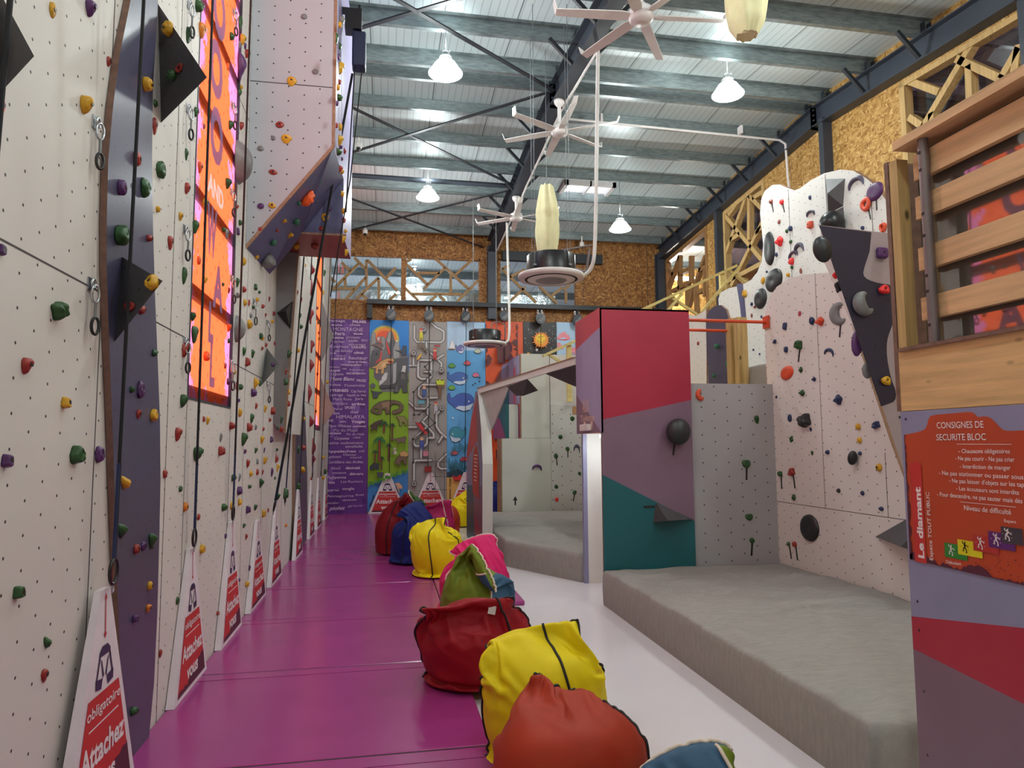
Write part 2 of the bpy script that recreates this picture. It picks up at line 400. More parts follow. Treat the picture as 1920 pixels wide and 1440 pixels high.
(-0.987,6.850,4.716, 0,-1.000,0, 0.112,0.091,0.027,'y','T',0,0,'OF','yellow drop-shaped hold, second yellow one up the white front of overhanging block'),
(4.370,6.155,2.581, -1.000,0,0, 0.162,0.114,0.021,'n','V',0,0,'PW','navy curved hold, eleventh navy one up the pale pink boulder wall'),
(-1.340,4.530,2.973, 1.000,0,0, 0.074,0.088,0.028,'r','T',0,0,'W1','red drop-shaped hold, fifth red one up the white strip left of the orange window'),
(-1.340,6.023,1.651, 1.000,0,0, 0.076,0.077,0.053,'r','J',0,0,'O1','red jug hold, second red one up the near orange window strip'),
(4.121,5.080,2.203, 0,-1.000,0, 0.092,0.077,0.033,'y','J',0,0,'OV','yellow jug hold, only yellow one on the dark overhang side at right'),
(4.370,6.255,2.923, -1.000,0,0, 0.093,0.095,0.065,'d','P',0,0,'PW','vermilion double-lobed hold, highest vermilion one on the pale pink boulder wall'),
(-0.948,6.850,5.313, 0,-1.000,0, 0.103,0.096,0.029,'y','T',0,0,'OF','yellow drop-shaped hold, highest yellow one on the white front of overhanging block'),
(4.370,6.638,2.731, -1.000,0,0, 0.096,0.104,0.070,'g','J',0,1,'PW','green jug hold, highest green one on the pale pink boulder wall'),
(5.600,8.870,4.589, -1.000,0,0, 0.132,0.155,0.078,'u','P',0,0,'MU','scarlet double-lobed hold, second scarlet one up the tall upper boulder wall'),
(-1.340,6.949,1.765, 1.000,0,0, 0.103,0.121,0.058,'g','T',0,0,'W3','green drop-shaped hold, thirteenth green one up the white wall under the block'),
(-1.340,6.948,1.768, 1.000,0,0, 0.099,0.117,0.060,'g','T',0,0,'W3','green drop-shaped hold, fourteenth green one up the white wall under the block'),
(2.995,13.530,1.200, 0,-1.000,0, 0.213,0.178,0.032,'p','V',0,0,'CL','purple curved hold, only purple one on the plain cave panel'),
(-1.340,2.664,2.392, 1.000,0,0, 0.035,0.041,0.015,'p','K',0,0,'N','purple blocky hold, third purple one up the nearest white wall'),
(3.764,5.150,3.003, 0,-1.000,0, 0.060,0.106,0.021,'k','P',0,0,'OE','black double-lobed hold, lowest black one on the edge of the dark overhang'),
(3.826,13.550,1.565, 0,-1.000,0, 0.144,0.252,0.026,'s','V',0,0,'CV','slate curved hold, only slate one on the perforated panel in the cave'),
(-1.305,4.079,0.301, 1.000,0,0, 0.046,0.048,0.032,'g','B',0,0,'S1','green rounded hold, lowest green one on the near slate column'),
(4.370,6.868,1.372, -1.000,0,0, 0.091,0.093,0.064,'r','P',0,1,'PW','red double-lobed hold, highest red one on the pale pink boulder wall'),
(4.007,7.200,1.455, 0,-1.000,0, 0.108,0.099,0.030,'g','J',0,1,'GP','green jug hold, third green one up the grey panel beside crimson box'),
(-1.340,4.843,3.438, 1.000,0,0, 0.068,0.080,0.033,'r','T',0,0,'W1','red drop-shaped hold, sixth red one up the white strip left of the orange window'),
(4.370,5.527,1.847, -1.000,0,0, 0.097,0.071,0.047,'n','P',0,0,'PW','navy double-lobed hold, sixth navy one up the pale pink boulder wall'),
(5.600,6.790,4.139, -1.000,0,0, 0.094,0.114,0.046,'d','D',0,0,'MU','vermilion ring hold, lowest vermilion one on the tall upper boulder wall'),
(-1.340,5.987,3.912, 1.000,0,0, 0.075,0.089,0.053,'g','T',0,0,'O1','green drop-shaped hold, ninth green one up the near orange window strip'),
(-1.340,4.853,2.841, 1.000,0,0, 0.069,0.115,0.029,'g','T',0,0,'W1','green drop-shaped hold, fourth green one up the white strip left of the orange window'),
(-1.305,3.957,2.430, 1.000,0,0, 0.046,0.054,0.030,'r','B',0,0,'S1','red rounded hold, third red one up the near slate column'),
(-1.340,7.477,2.338, 1.000,0,0, 0.061,0.126,0.042,'y','L',0,0,'W3','yellow long hold, eleventh yellow one up the white wall under the block'),
(-1.340,6.298,5.534, 1.000,0,0, 0.092,0.131,0.033,'g','T',0,0,'W2','green drop-shaped hold, highest green one on the white strip right of the orange window'),
(-1.340,6.392,5.431, 1.000,0,0, 0.085,0.100,0.053,'y','T',0,0,'W2','yellow drop-shaped hold, highest yellow one on the white strip right of the orange window'),
(-0.852,8.362,4.090, 0,0,-1.000, 0.084,0.086,0.059,'r','B',0,0,'UR','red rounded hold, only red one on the red soffit of the block'),
(-0.500,6.963,5.558, 1.000,0,0, 0.108,0.127,0.063,'y','T',0,0,'SX','yellow drop-shaped hold, tenth yellow one up the outer side of overhanging block'),
(-1.340,6.398,1.870, 1.000,0,0, 0.076,0.089,0.052,'r','S',0,0,'W2','red pointed hold, third red one up the white strip right of the orange window'),
(-1.340,5.142,3.706, 1.000,0,0, 0.071,0.083,0.031,'o','T',0,0,'O1','orange drop-shaped hold, fourth orange one up the near orange window strip'),
(-1.340,5.464,2.366, 1.000,0,0, 0.064,0.076,0.040,'o','J',0,0,'O1','orange jug hold, lowest orange one on the near orange window strip'),
(-1.305,4.028,1.152, 1.000,0,0, 0.045,0.053,0.026,'r','B',0,0,'S1','red rounded hold, lowest red one on the near slate column'),
(-1.340,12.574,2.593, 1.000,0,0, 0.141,0.335,0.053,'m','L',0,0,'W5','maroon long hold, fourth maroon one up the white strip past far slate column'),
(-1.340,12.602,4.514, 1.000,0,0, 0.133,0.317,0.060,'m','L',0,0,'W5','maroon long hold, eighth maroon one up the white strip past far slate column'),
(-1.187,4.091,3.874, -0.690,-0.709,-0.147, 0.074,0.046,0.014,'r','D',0,0,'V1','red ring hold, only red one on the high dark pyramid'),
(-1.340,5.292,3.495, 1.000,0,0, 0.060,0.061,0.042,'y','T',0,0,'O1','yellow drop-shaped hold, highest yellow one on the near orange window strip'),
(-1.340,4.993,4.047, 1.000,0,0, 0.062,0.073,0.032,'g','T',0,0,'O1','green drop-shaped hold, eleventh green one up the near orange window strip'),
(-1.190,7.432,3.833, 0.799,0.034,-0.600, 0.074,0.076,0.052,'t','J',0,0,'U1','teal jug hold, lowest teal one on the slate facet under the block'),
(-1.247,9.129,1.084, 0.999,0,-0.049, 0.117,0.137,0.064,'g','J',0,0,'W4','green jug hold, lowest green one on the leaning white wedge'),
(-1.340,13.419,1.663, 1.000,0,0, 0.139,0.331,0.058,'m','L',0,0,'W5','maroon long hold, second maroon one up the white strip past far slate column'),
(-1.340,12.581,3.990, 1.000,0,0, 0.122,0.291,0.061,'m','L',0,0,'W5','maroon long hold, seventh maroon one up the white strip past far slate column'),
(-1.340,3.491,3.562, 1.000,0,0, 0.041,0.049,0.019,'r','T',0,0,'N','red drop-shaped hold, highest red one on the nearest white wall'),
(-1.340,5.534,0.930, 1.000,0,0, 0.061,0.072,0.035,'y','J',0,0,'O1','yellow jug hold, lowest yellow one on the near orange window strip'),
(-0.500,7.021,4.818, 1.000,0,0, 0.088,0.104,0.064,'y','T',0,0,'SX','yellow drop-shaped hold, seventh yellow one up the outer side of overhanging block'),
(-0.701,7.950,4.294, 0,-1.000,0, 0.082,0.098,0.020,'y','D',0,0,'U2','yellow ring hold, lowest yellow one on the upright slate facet under block'),
(-1.052,6.850,4.848, 0,-1.000,0, 0.088,0.067,0.020,'r','B',0,0,'OF','red rounded hold, highest red one on the white front of overhanging block'),
(4.019,7.200,0.864, 0,-1.000,0, 0.099,0.076,0.026,'g','J',0,0,'GP','green jug hold, second green one up the grey panel beside crimson box'),
(-1.340,6.032,4.443, 1.000,0,0, 0.068,0.080,0.043,'g','T',0,0,'O1','green drop-shaped hold, tenth green one up the near orange window strip'),
(-1.305,3.989,1.873, 1.000,0,0, 0.042,0.050,0.023,'r','T',0,0,'S1','red drop-shaped hold, second red one up the near slate column'),
(-1.305,4.032,2.846, 1.000,0,0, 0.039,0.040,0.027,'r','B',0,0,'S1','red rounded hold, fourth red one up the near slate column'),
(4.370,5.518,1.465, -1.000,0,0, 0.064,0.074,0.031,'y','B',0,0,'PW','yellow rounded hold, lowest yellow one on the pale pink boulder wall'),
(-1.340,5.087,2.603, 1.000,0,0, 0.053,0.063,0.033,'g','T',0,0,'O1','green drop-shaped hold, fifth green one up the near orange window strip'),
(4.370,6.622,2.217, -1.000,0,0, 0.067,0.068,0.046,'g','P',0,0,'PW','green double-lobed hold, sixth green one up the pale pink boulder wall'),
(-1.305,4.148,1.150, 1.000,0,0, 0.047,0.055,0.018,'p','B',0,0,'S1','purple rounded hold, second purple one up the near slate column'),
(5.600,8.135,4.597, -1.000,0,0, 0.090,0.105,0.056,'d','K',0,0,'MU','vermilion blocky hold, second vermilion one up the tall upper boulder wall'),
(-1.305,4.264,0.794, 1.000,0,0, 0.039,0.046,0.028,'c','T',0,0,'S1','amber drop-shaped hold, only amber one on the near slate column'),
(4.370,6.398,2.952, -1.000,0,0, 0.073,0.085,0.036,'n','J',0,0,'PW','navy jug hold, highest navy one on the pale pink boulder wall'),
(-1.340,6.608,5.419, 1.000,0,0, 0.070,0.083,0.051,'r','T',0,0,'W2','red drop-shaped hold, highest red one on the white strip right of the orange window'),
(-1.340,7.184,1.878, 1.000,0,0, 0.073,0.086,0.052,'r','J',0,0,'W3','red jug hold, eleventh red one up the white wall under the block'),
(-1.340,4.809,3.662, 1.000,0,0, 0.047,0.080,0.020,'g','T',0,0,'W1','green drop-shaped hold, sixth green one up the white strip left of the orange window'),
(-1.305,4.272,0.912, 1.000,0,0, 0.043,0.051,0.023,'y','B',0,0,'S1','yellow rounded hold, lowest yellow one on the near slate column'),
(-1.340,7.349,2.232, 1.000,0,0, 0.077,0.083,0.056,'p','J',0,0,'W3','purple jug hold, highest purple one on the white wall under the block'),
(-1.340,12.731,3.108, 1.000,0,0, 0.103,0.244,0.063,'m','L',0,0,'W5','maroon long hold, fifth maroon one up the white strip past far slate column'),
(-1.305,4.047,0.785, 1.000,0,0, 0.039,0.040,0.027,'p','K',0,0,'S1','purple blocky hold, lowest purple one on the near slate column'),
(5.600,8.604,4.222, -1.000,0,0, 0.089,0.105,0.062,'u','J',0,0,'MU','scarlet jug hold, lowest scarlet one on the tall upper boulder wall'),
(-1.340,7.952,1.286, 1.000,0,0, 0.056,0.115,0.039,'g','L',20,0,'W3','green long hold, eighth green one up the white wall under the block'),
(-1.340,5.061,1.283, 1.000,0,0, 0.054,0.063,0.026,'c','B',0,0,'W1','amber rounded hold, only amber one on the white strip left of the orange window'),
(-1.061,7.778,4.024, 0.799,0.034,-0.600, 0.070,0.072,0.049,'y','T',0,0,'U1','yellow drop-shaped hold, second yellow one up the slate facet under the block'),
(-1.340,7.018,2.504, 1.000,0,0, 0.072,0.084,0.047,'r','J',0,0,'W2','red jug hold, fifth red one up the white strip right of the orange window'),
(-1.340,6.797,1.279, 1.000,0,0, 0.066,0.078,0.046,'p','J',0,0,'W3','purple jug hold, sixth purple one up the white wall under the block'),
(4.154,7.200,1.964, 0,-1.000,0, 0.068,0.096,0.020,'g','T',0,0,'GP','green drop-shaped hold, highest green one on the grey panel beside crimson box'),
(-1.340,7.346,1.976, 1.000,0,0, 0.087,0.102,0.036,'g','T',0,0,'W3','green drop-shaped hold, fifteenth green one up the white wall under the block'),
(5.600,9.930,3.300, -1.000,0,0, 0.067,0.158,0.053,'y','L',0,0,'MU','yellow long hold, lowest yellow one on the tall upper boulder wall'),
(-1.068,8.425,4.090, 0,0,-1.000, 0.072,0.073,0.050,'y','B',0,0,'UR','yellow rounded hold, only yellow one on the red soffit of the block'),
(-1.340,6.043,3.491, 1.000,0,0, 0.077,0.091,0.024,'a','T',0,0,'O1','grey drop-shaped hold, highest grey one on the near orange window strip'),
(-1.340,7.072,2.886, 1.000,0,0, 0.078,0.092,0.040,'y','B',0,0,'W2','yellow rounded hold, fourth yellow one up the white strip right of the orange window'),
(-1.340,4.724,3.203, 1.000,0,0, 0.048,0.056,0.026,'y','T',0,0,'W1','yellow drop-shaped hold, lowest yellow one on the white strip left of the orange window'),
(-1.105,6.850,4.362, 0,-1.000,0, 0.084,0.056,0.017,'r','B',0,0,'OF','red rounded hold, second red one up the white front of overhanging block'),
(-1.340,12.904,2.121, 1.000,0,0, 0.093,0.221,0.065,'m','L',0,0,'W5','maroon long hold, third maroon one up the white strip past far slate column'),
(-1.340,12.841,3.474, 1.000,0,0, 0.099,0.237,0.059,'m','L',0,0,'W5','maroon long hold, sixth maroon one up the white strip past far slate column'),
(-1.105,6.850,4.026, 0,-1.000,0, 0.073,0.062,0.019,'y','B',0,0,'OF','yellow rounded hold, lowest yellow one on the white front of overhanging block'),
(-1.340,6.192,1.178, 1.000,0,0, 0.056,0.066,0.041,'g','B',0,0,'W3','green rounded hold, third green one up the white wall under the block'),
(-1.340,4.595,1.527, 1.000,0,0, 0.047,0.055,0.021,'r','J',0,0,'W1','red jug hold, second red one up the white strip left of the orange window'),
(-0.500,6.913,6.041, 1.000,0,0, 0.081,0.095,0.052,'a','B',0,0,'SX','grey rounded hold, only grey one on the outer side of overhanging block'),
(5.600,9.902,4.041, -1.000,0,0, 0.106,0.125,0.052,'y','J',0,0,'MU','yellow jug hold, second yellow one up the tall upper boulder wall'),
(-1.340,5.968,5.197, 1.000,0,0, 0.063,0.074,0.035,'g','B',0,0,'O1','green rounded hold, twelfth green one up the near orange window strip'),
(-1.340,6.810,1.275, 1.000,0,0, 0.068,0.080,0.038,'p','J',0,0,'W3','purple jug hold, fifth purple one up the white wall under the block'),
(-0.983,7.579,4.116, 0.799,0.034,-0.600, 0.076,0.078,0.053,'t','J',0,0,'U1','teal jug hold, second teal one up the slate facet under the block'),
(-1.305,4.197,2.227, 1.000,0,0, 0.036,0.043,0.025,'g','B',0,0,'S1','green rounded hold, fifth green one up the near slate column'),
(-1.340,6.200,2.713, 1.000,0,0, 0.058,0.068,0.038,'o','T',0,0,'O1','orange drop-shaped hold, second orange one up the near orange window strip'),
(4.370,7.096,1.341, -1.000,0,0, 0.063,0.064,0.044,'g','B',0,1,'PW','green rounded hold, third green one up the pale pink boulder wall'),
(-1.340,6.509,3.182, 1.000,0,0, 0.075,0.088,0.028,'g','T',0,0,'W2','green drop-shaped hold, fourth green one up the white strip right of the orange window'),
(-1.340,6.720,3.428, 1.000,0,0, 0.072,0.085,0.035,'y','B',0,0,'W2','yellow rounded hold, sixth yellow one up the white strip right of the orange window'),
(-1.340,6.465,4.638, 1.000,0,0, 0.065,0.076,0.039,'r','T',0,0,'W2','red drop-shaped hold, ninth red one up the white strip right of the orange window'),
(-1.211,6.850,4.015, 0,-1.000,0, 0.066,0.062,0.019,'p','B',0,0,'OF','purple rounded hold, only purple one on the white front of overhanging block'),
(3.745,5.150,3.102, 0,-1.000,0, 0.051,0.060,0.018,'u','B',0,0,'OE','scarlet rounded hold, only scarlet one on the edge of the dark overhang'),
(-1.340,8.596,2.103, 1.000,0,0, 0.083,0.097,0.053,'r','J',0,0,'W3','red jug hold, thirteenth red one up the white wall under the block'),
(-1.340,6.201,1.180, 1.000,0,0, 0.054,0.064,0.038,'g','B',0,0,'O1','green rounded hold, lowest green one on the near orange window strip'),
(-1.340,7.241,1.063, 1.000,0,0, 0.064,0.075,0.045,'p','J',0,0,'W3','purple jug hold, fourth purple one up the white wall under the block'),
(4.370,6.878,1.958, -1.000,0,0, 0.073,0.086,0.023,'n','B',0,0,'PW','navy rounded hold, seventh navy one up the pale pink boulder wall'),
(-1.340,13.424,1.389, 1.000,0,0, 0.096,0.229,0.057,'m','L',0,0,'W5','maroon long hold, lowest maroon one on the white strip past far slate column'),
(-1.163,8.590,2.798, 0.999,0,-0.049, 0.081,0.095,0.055,'g','T',0,0,'W4','green drop-shaped hold, fifth green one up the leaning white wedge'),
(-1.340,5.195,3.029, 1.000,0,0, 0.055,0.065,0.021,'o','B',0,0,'O1','orange rounded hold, third orange one up the near orange window strip'),
(-1.340,6.874,2.600, 1.000,0,0, 0.073,0.086,0.031,'g','T',0,0,'W2','green drop-shaped hold, third green one up the white strip right of the orange window'),
(4.370,5.769,1.837, -1.000,0,0, 0.057,0.064,0.028,'y','B',0,0,'PW','yellow rounded hold, highest yellow one on the pale pink boulder wall'),
(4.370,6.899,2.982, -1.000,0,0, 0.068,0.091,0.023,'n','K',0,0,'PW','navy blocky hold, fourteenth navy one up the pale pink boulder wall'),
(-1.340,7.952,1.766, 1.000,0,0, 0.076,0.089,0.045,'y','T',0,0,'W3','yellow drop-shaped hold, ninth yellow one up the white wall under the block'),
(-1.135,9.265,3.383, 0.999,0,-0.049, 0.100,0.117,0.048,'g','T',0,0,'W4','green drop-shaped hold, highest green one on the leaning white wedge'),
(-1.340,12.653,4.856, 1.000,0,0, 0.082,0.196,0.061,'m','L',0,0,'W5','maroon long hold, highest maroon one on the white strip past far slate column'),
(-1.300,11.279,2.989, 1.000,0,0, 0.128,0.151,0.055,'p','B',0,0,'S2','purple rounded hold, only purple one on the far slate column'),
(-1.340,6.767,2.004, 1.000,0,0, 0.074,0.087,0.026,'y','B',0,0,'W2','yellow rounded hold, second yellow one up the white strip right of the orange window'),
(-1.340,4.646,0.439, 1.000,0,0, 0.045,0.052,0.017,'r','T',0,0,'W1','red drop-shaped hold, lowest red one on the white strip left of the orange window'),
(-0.843,6.850,5.994, 0,-1.000,0, 0.064,0.061,0.019,'a','B',0,0,'OF','grey rounded hold, highest grey one on the white front of overhanging block'),
(-1.226,6.850,4.593, 0,-1.000,0, 0.063,0.059,0.018,'a','B',0,0,'OF','grey rounded hold, lowest grey one on the white front of overhanging block'),
(-1.305,3.871,1.991, 1.000,0,0, 0.030,0.035,0.021,'g','B',0,0,'S1','green rounded hold, fourth green one up the near slate column'),
(-1.340,7.314,2.635, 1.000,0,0, 0.078,0.091,0.031,'g','T',0,0,'W2','green drop-shaped hold, second green one up the white strip right of the orange window'),
(-1.340,6.538,1.409, 1.000,0,0, 0.055,0.064,0.038,'g','B',0,0,'W3','green rounded hold, tenth green one up the white wall under the block'),
(-0.500,6.489,5.586, 1.000,0,0, 0.089,0.105,0.029,'g','T',0,0,'SX','green drop-shaped hold, highest green one on the outer side of overhanging block'),
(-0.500,6.802,5.152, 1.000,0,0, 0.072,0.074,0.050,'g','B',0,0,'SX','green rounded hold, second green one up the outer side of overhanging block'),
(-0.500,6.825,4.602, 1.000,0,0, 0.072,0.074,0.050,'g','B',0,0,'SX','green rounded hold, lowest green one on the outer side of overhanging block'),
(-1.340,8.170,1.531, 1.000,0,0, 0.073,0.085,0.047,'y','T',0,0,'W3','yellow drop-shaped hold, eighth yellow one up the white wall under the block'),
(-1.340,5.599,1.894, 1.000,0,0, 0.054,0.063,0.024,'y','T',0,0,'O1','yellow drop-shaped hold, second yellow one up the near orange window strip'),
(-1.157,9.249,2.928, 0.999,0,-0.049, 0.080,0.081,0.055,'y','B',0,0,'W4','yellow rounded hold, highest yellow one on the leaning white wedge'),
(-1.340,5.387,2.936, 1.000,0,0, 0.048,0.056,0.027,'y','T',0,0,'O1','yellow drop-shaped hold, third yellow one up the near orange window strip'),
(5.600,9.364,4.132, -1.000,0,0, 0.096,0.113,0.032,'y','J',0,0,'MU','yellow jug hold, third yellow one up the tall upper boulder wall'),
(-1.340,4.161,3.685, 1.000,0,0, 0.040,0.047,0.017,'g','B',0,0,'W1','green rounded hold, seventh green one up the white strip left of the orange window'),
(4.370,5.761,1.709, -1.000,0,0, 0.057,0.057,0.028,'y','B',0,0,'PW','yellow rounded hold, second yellow one up the pale pink boulder wall'),
(-0.724,6.850,5.426, 0,-1.000,0, 0.064,0.057,0.017,'a','B',0,0,'OF','grey rounded hold, third grey one up the white front of overhanging block'),
(-1.300,10.901,1.069, 1.000,0,0, 0.105,0.123,0.058,'g','J',0,0,'S2','green jug hold, lowest green one on the far slate column'),
(-1.340,6.049,1.770, 1.000,0,0, 0.062,0.077,0.020,'a','T',0,0,'O1','grey drop-shaped hold, lowest grey one on the near orange window strip'),
(-1.340,7.208,1.522, 1.000,0,0, 0.066,0.078,0.035,'r','T',0,0,'W3','red drop-shaped hold, seventh red one up the white wall under the block'),
(4.360,8.212,2.711, -1.000,0,0, 0.072,0.104,0.027,'t','B',0,0,'TG','teal rounded hold, second teal one up the slate tongue panel'),
(-1.340,4.963,0.680, 1.000,0,0, 0.046,0.054,0.017,'g','B',0,0,'W1','green rounded hold, lowest green one on the white strip left of the orange window'),
(-1.181,8.474,2.443, 0.999,0,-0.049, 0.074,0.087,0.048,'g','B',0,0,'W4','green rounded hold, fourth green one up the leaning white wedge'),
(-1.340,8.159,0.935, 1.000,0,0, 0.069,0.082,0.044,'y','J',0,0,'W3','yellow jug hold, third yellow one up the white wall under the block'),
(-1.340,6.362,4.902, 1.000,0,0, 0.058,0.069,0.032,'g','T',0,0,'W2','green drop-shaped hold, sixth green one up the white strip right of the orange window'),
(-1.340,7.202,1.527, 1.000,0,0, 0.068,0.080,0.031,'r','T',0,0,'W3','red drop-shaped hold, eighth red one up the white wall under the block'),
(-0.624,7.950,4.928, 0,-1.000,0, 0.074,0.062,0.018,'r','B',0,0,'U2','red rounded hold, highest red one on the upright slate facet under block'),
(4.370,6.891,2.717, -1.000,0,0, 0.060,0.071,0.032,'n','B',0,0,'PW','navy rounded hold, twelfth navy one up the pale pink boulder wall'),
(4.370,6.861,1.099, -1.000,0,0, 0.062,0.073,0.025,'g','B',0,0,'PW','green rounded hold, second green one up the pale pink boulder wall'),
(4.045,7.200,0.603, 0,-1.000,0, 0.063,0.067,0.019,'g','B',0,1,'GP','green rounded hold, lowest green one on the grey panel beside crimson box'),
(4.360,8.455,2.975, -1.000,0,0, 0.073,0.075,0.051,'t','B',0,0,'TG','teal rounded hold, highest teal one on the slate tongue panel'),
(-1.340,6.849,1.170, 1.000,0,0, 0.057,0.067,0.033,'y','B',0,0,'W3','yellow rounded hold, fourth yellow one up the white wall under the block'),
(-0.709,7.263,4.464, 0.799,0.034,-0.600, 0.048,0.049,0.033,'t','T',0,0,'U1','teal drop-shaped hold, highest teal one on the slate facet under the block'),
(-0.500,7.850,4.021, 1.000,0,0, 0.071,0.084,0.051,'y','T',0,0,'SX','yellow drop-shaped hold, second yellow one up the outer side of overhanging block'),
(-0.500,8.377,4.018, 1.000,0,0, 0.076,0.090,0.054,'y','T',0,0,'SX','yellow drop-shaped hold, lowest yellow one on the outer side of overhanging block'),
(4.370,6.863,1.729, -1.000,0,0, 0.063,0.078,0.020,'g','P',0,0,'PW','green double-lobed hold, fifth green one up the pale pink boulder wall'),
(4.370,6.871,0.595, -1.000,0,0, 0.052,0.062,0.040,'r','B',0,1,'PW','red rounded hold, lowest red one on the pale pink boulder wall'),
(-1.340,9.140,1.409, 1.000,0,0, 0.049,0.102,0.034,'y','L',0,0,'W3','yellow long hold, seventh yellow one up the white wall under the block'),
(-1.340,6.606,2.245, 1.000,0,0, 0.064,0.075,0.024,'r','T',0,0,'W2','red drop-shaped hold, fourth red one up the white strip right of the orange window'),
(-1.340,4.273,3.091, 1.000,0,0, 0.032,0.038,0.021,'y','B',0,0,'W1','yellow rounded hold, highest yellow one on the white strip left of the orange window'),
(-0.500,7.188,4.579, 1.000,0,0, 0.068,0.070,0.047,'r','T',0,0,'SX','red drop-shaped hold, second red one up the outer side of overhanging block'),
(5.600,8.789,5.145, -1.000,0,0, 0.079,0.092,0.037,'u','B',0,1,'MU','scarlet rounded hold, highest scarlet one on the tall upper boulder wall'),
(-1.340,8.718,1.379, 1.000,0,0, 0.091,0.107,0.029,'p','T',0,0,'W3','purple drop-shaped hold, seventh purple one up the white wall under the block'),
(-1.340,6.243,2.246, 1.000,0,0, 0.052,0.062,0.027,'p','B',0,0,'O1','purple rounded hold, only purple one on the near orange window strip'),
(-1.340,6.511,3.056, 1.000,0,0, 0.051,0.052,0.036,'a','B',0,0,'W2','grey rounded hold, third grey one up the white strip right of the orange window'),
(-0.655,7.950,4.401, 0,-1.000,0, 0.061,0.065,0.018,'p','B',0,0,'U2','purple rounded hold, only purple one on the upright slate facet under block'),
(-1.049,7.248,4.011, 0.799,0.034,-0.600, 0.051,0.052,0.035,'y','T',0,0,'U1','yellow drop-shaped hold, highest yellow one on the slate facet under the block'),
(4.370,6.635,2.466, -1.000,0,0, 0.055,0.065,0.028,'g','P',0,0,'PW','green double-lobed hold, seventh green one up the pale pink boulder wall'),
(-1.340,9.014,1.529, 1.000,0,0, 0.049,0.118,0.033,'r','L',0,0,'W3','red long hold, ninth red one up the white wall under the block'),
(-1.340,6.779,3.172, 1.000,0,0, 0.052,0.061,0.035,'r','J',0,0,'W2','red jug hold, seventh red one up the white strip right of the orange window'),
(-0.908,7.216,4.196, 0.799,0.034,-0.600, 0.047,0.048,0.033,'t','B',0,0,'U1','teal rounded hold, third teal one up the slate facet under the block'),
(4.370,7.107,2.839, -1.000,0,0, 0.052,0.053,0.036,'n','P',0,0,'PW','navy double-lobed hold, thirteenth navy one up the pale pink boulder wall'),
(-1.300,11.379,1.306, 1.000,0,0, 0.095,0.099,0.067,'y','J',0,0,'S2','yellow jug hold, lowest yellow one on the far slate column'),
(-1.340,6.854,3.061, 1.000,0,0, 0.061,0.072,0.027,'y','B',0,0,'W2','yellow rounded hold, fifth yellow one up the white strip right of the orange window'),
(-1.340,6.519,1.165, 1.000,0,0, 0.062,0.073,0.020,'y','B',0,0,'W2','yellow rounded hold, lowest yellow one on the white strip right of the orange window'),
(-1.340,9.209,1.054, 1.000,0,0, 0.070,0.082,0.049,'g','T',0,0,'W3','green drop-shaped hold, fifth green one up the white wall under the block'),
(-1.340,7.242,1.059, 1.000,0,0, 0.052,0.053,0.036,'p','B',0,0,'W3','purple rounded hold, third purple one up the white wall under the block'),
(-1.340,6.742,2.238, 1.000,0,0, 0.048,0.057,0.035,'g','B',0,0,'W2','green rounded hold, lowest green one on the white strip right of the orange window'),
(4.370,6.410,2.344, -1.000,0,0, 0.047,0.048,0.033,'n','P',0,0,'PW','navy double-lobed hold, tenth navy one up the pale pink boulder wall'),
(-1.340,8.141,2.113, 1.000,0,0, 0.072,0.085,0.031,'y','T',0,0,'W3','yellow drop-shaped hold, tenth yellow one up the white wall under the block'),
(-1.340,5.901,4.892, 1.000,0,0, 0.057,0.067,0.020,'o','T',0,0,'O1','orange drop-shaped hold, highest orange one on the near orange window strip'),
(-1.340,6.462,3.636, 1.000,0,0, 0.061,0.072,0.021,'p','K',0,0,'W2','purple blocky hold, third purple one up the white strip right of the orange window'),
(-1.340,7.294,0.332, 1.000,0,0, 0.052,0.061,0.037,'y','B',0,0,'W3','yellow rounded hold, lowest yellow one on the white wall under the block'),
(-1.300,10.896,1.631, 1.000,0,0, 0.104,0.123,0.041,'g','T',0,0,'S2','green drop-shaped hold, highest green one on the far slate column'),
(-1.340,4.935,1.413, 1.000,0,0, 0.036,0.043,0.020,'g','B',0,0,'W1','green rounded hold, second green one up the white strip left of the orange window'),
(-1.340,6.844,1.405, 1.000,0,0, 0.053,0.080,0.020,'a','T',0,0,'W3','grey drop-shaped hold, lowest grey one on the white wall under the block'),
(-1.198,7.784,2.564, -0.797,-0.502,0.336, 0.048,0.050,0.034,'p','B',0,0,'VG','purple rounded hold, only purple one on the small grey pyramid'),
(-1.340,7.672,1.053, 1.000,0,0, 0.055,0.065,0.036,'g','T',0,0,'W3','green drop-shaped hold, fourth green one up the white wall under the block'),
(-0.500,7.708,4.300, 1.000,0,0, 0.060,0.070,0.046,'y','B',0,0,'SX','yellow rounded hold, fourth yellow one up the outer side of overhanging block'),
(-1.192,8.829,2.202, 0.999,0,-0.049, 0.068,0.080,0.041,'r','J',0,0,'W4','red jug hold, second red one up the leaning white wedge'),
(-1.202,8.424,1.999, 0.999,0,-0.049, 0.080,0.095,0.027,'g','T',0,0,'W4','green drop-shaped hold, third green one up the leaning white wedge'),
(-1.340,5.424,1.179, 1.000,0,0, 0.044,0.052,0.016,'r','B',0,0,'O1','red rounded hold, lowest red one on the near orange window strip'),
(-0.500,7.064,4.970, 1.000,0,0, 0.064,0.076,0.034,'y','B',0,0,'SX','yellow rounded hold, eighth yellow one up the outer side of overhanging block'),
(-1.340,6.316,5.335, 1.000,0,0, 0.061,0.072,0.019,'a','T',0,0,'W2','grey drop-shaped hold, highest grey one on the white strip right of the orange window'),
(5.600,8.594,4.690, -1.000,0,0, 0.060,0.070,0.046,'n','K',0,0,'MU','navy blocky hold, seventh navy one up the tall upper boulder wall'),
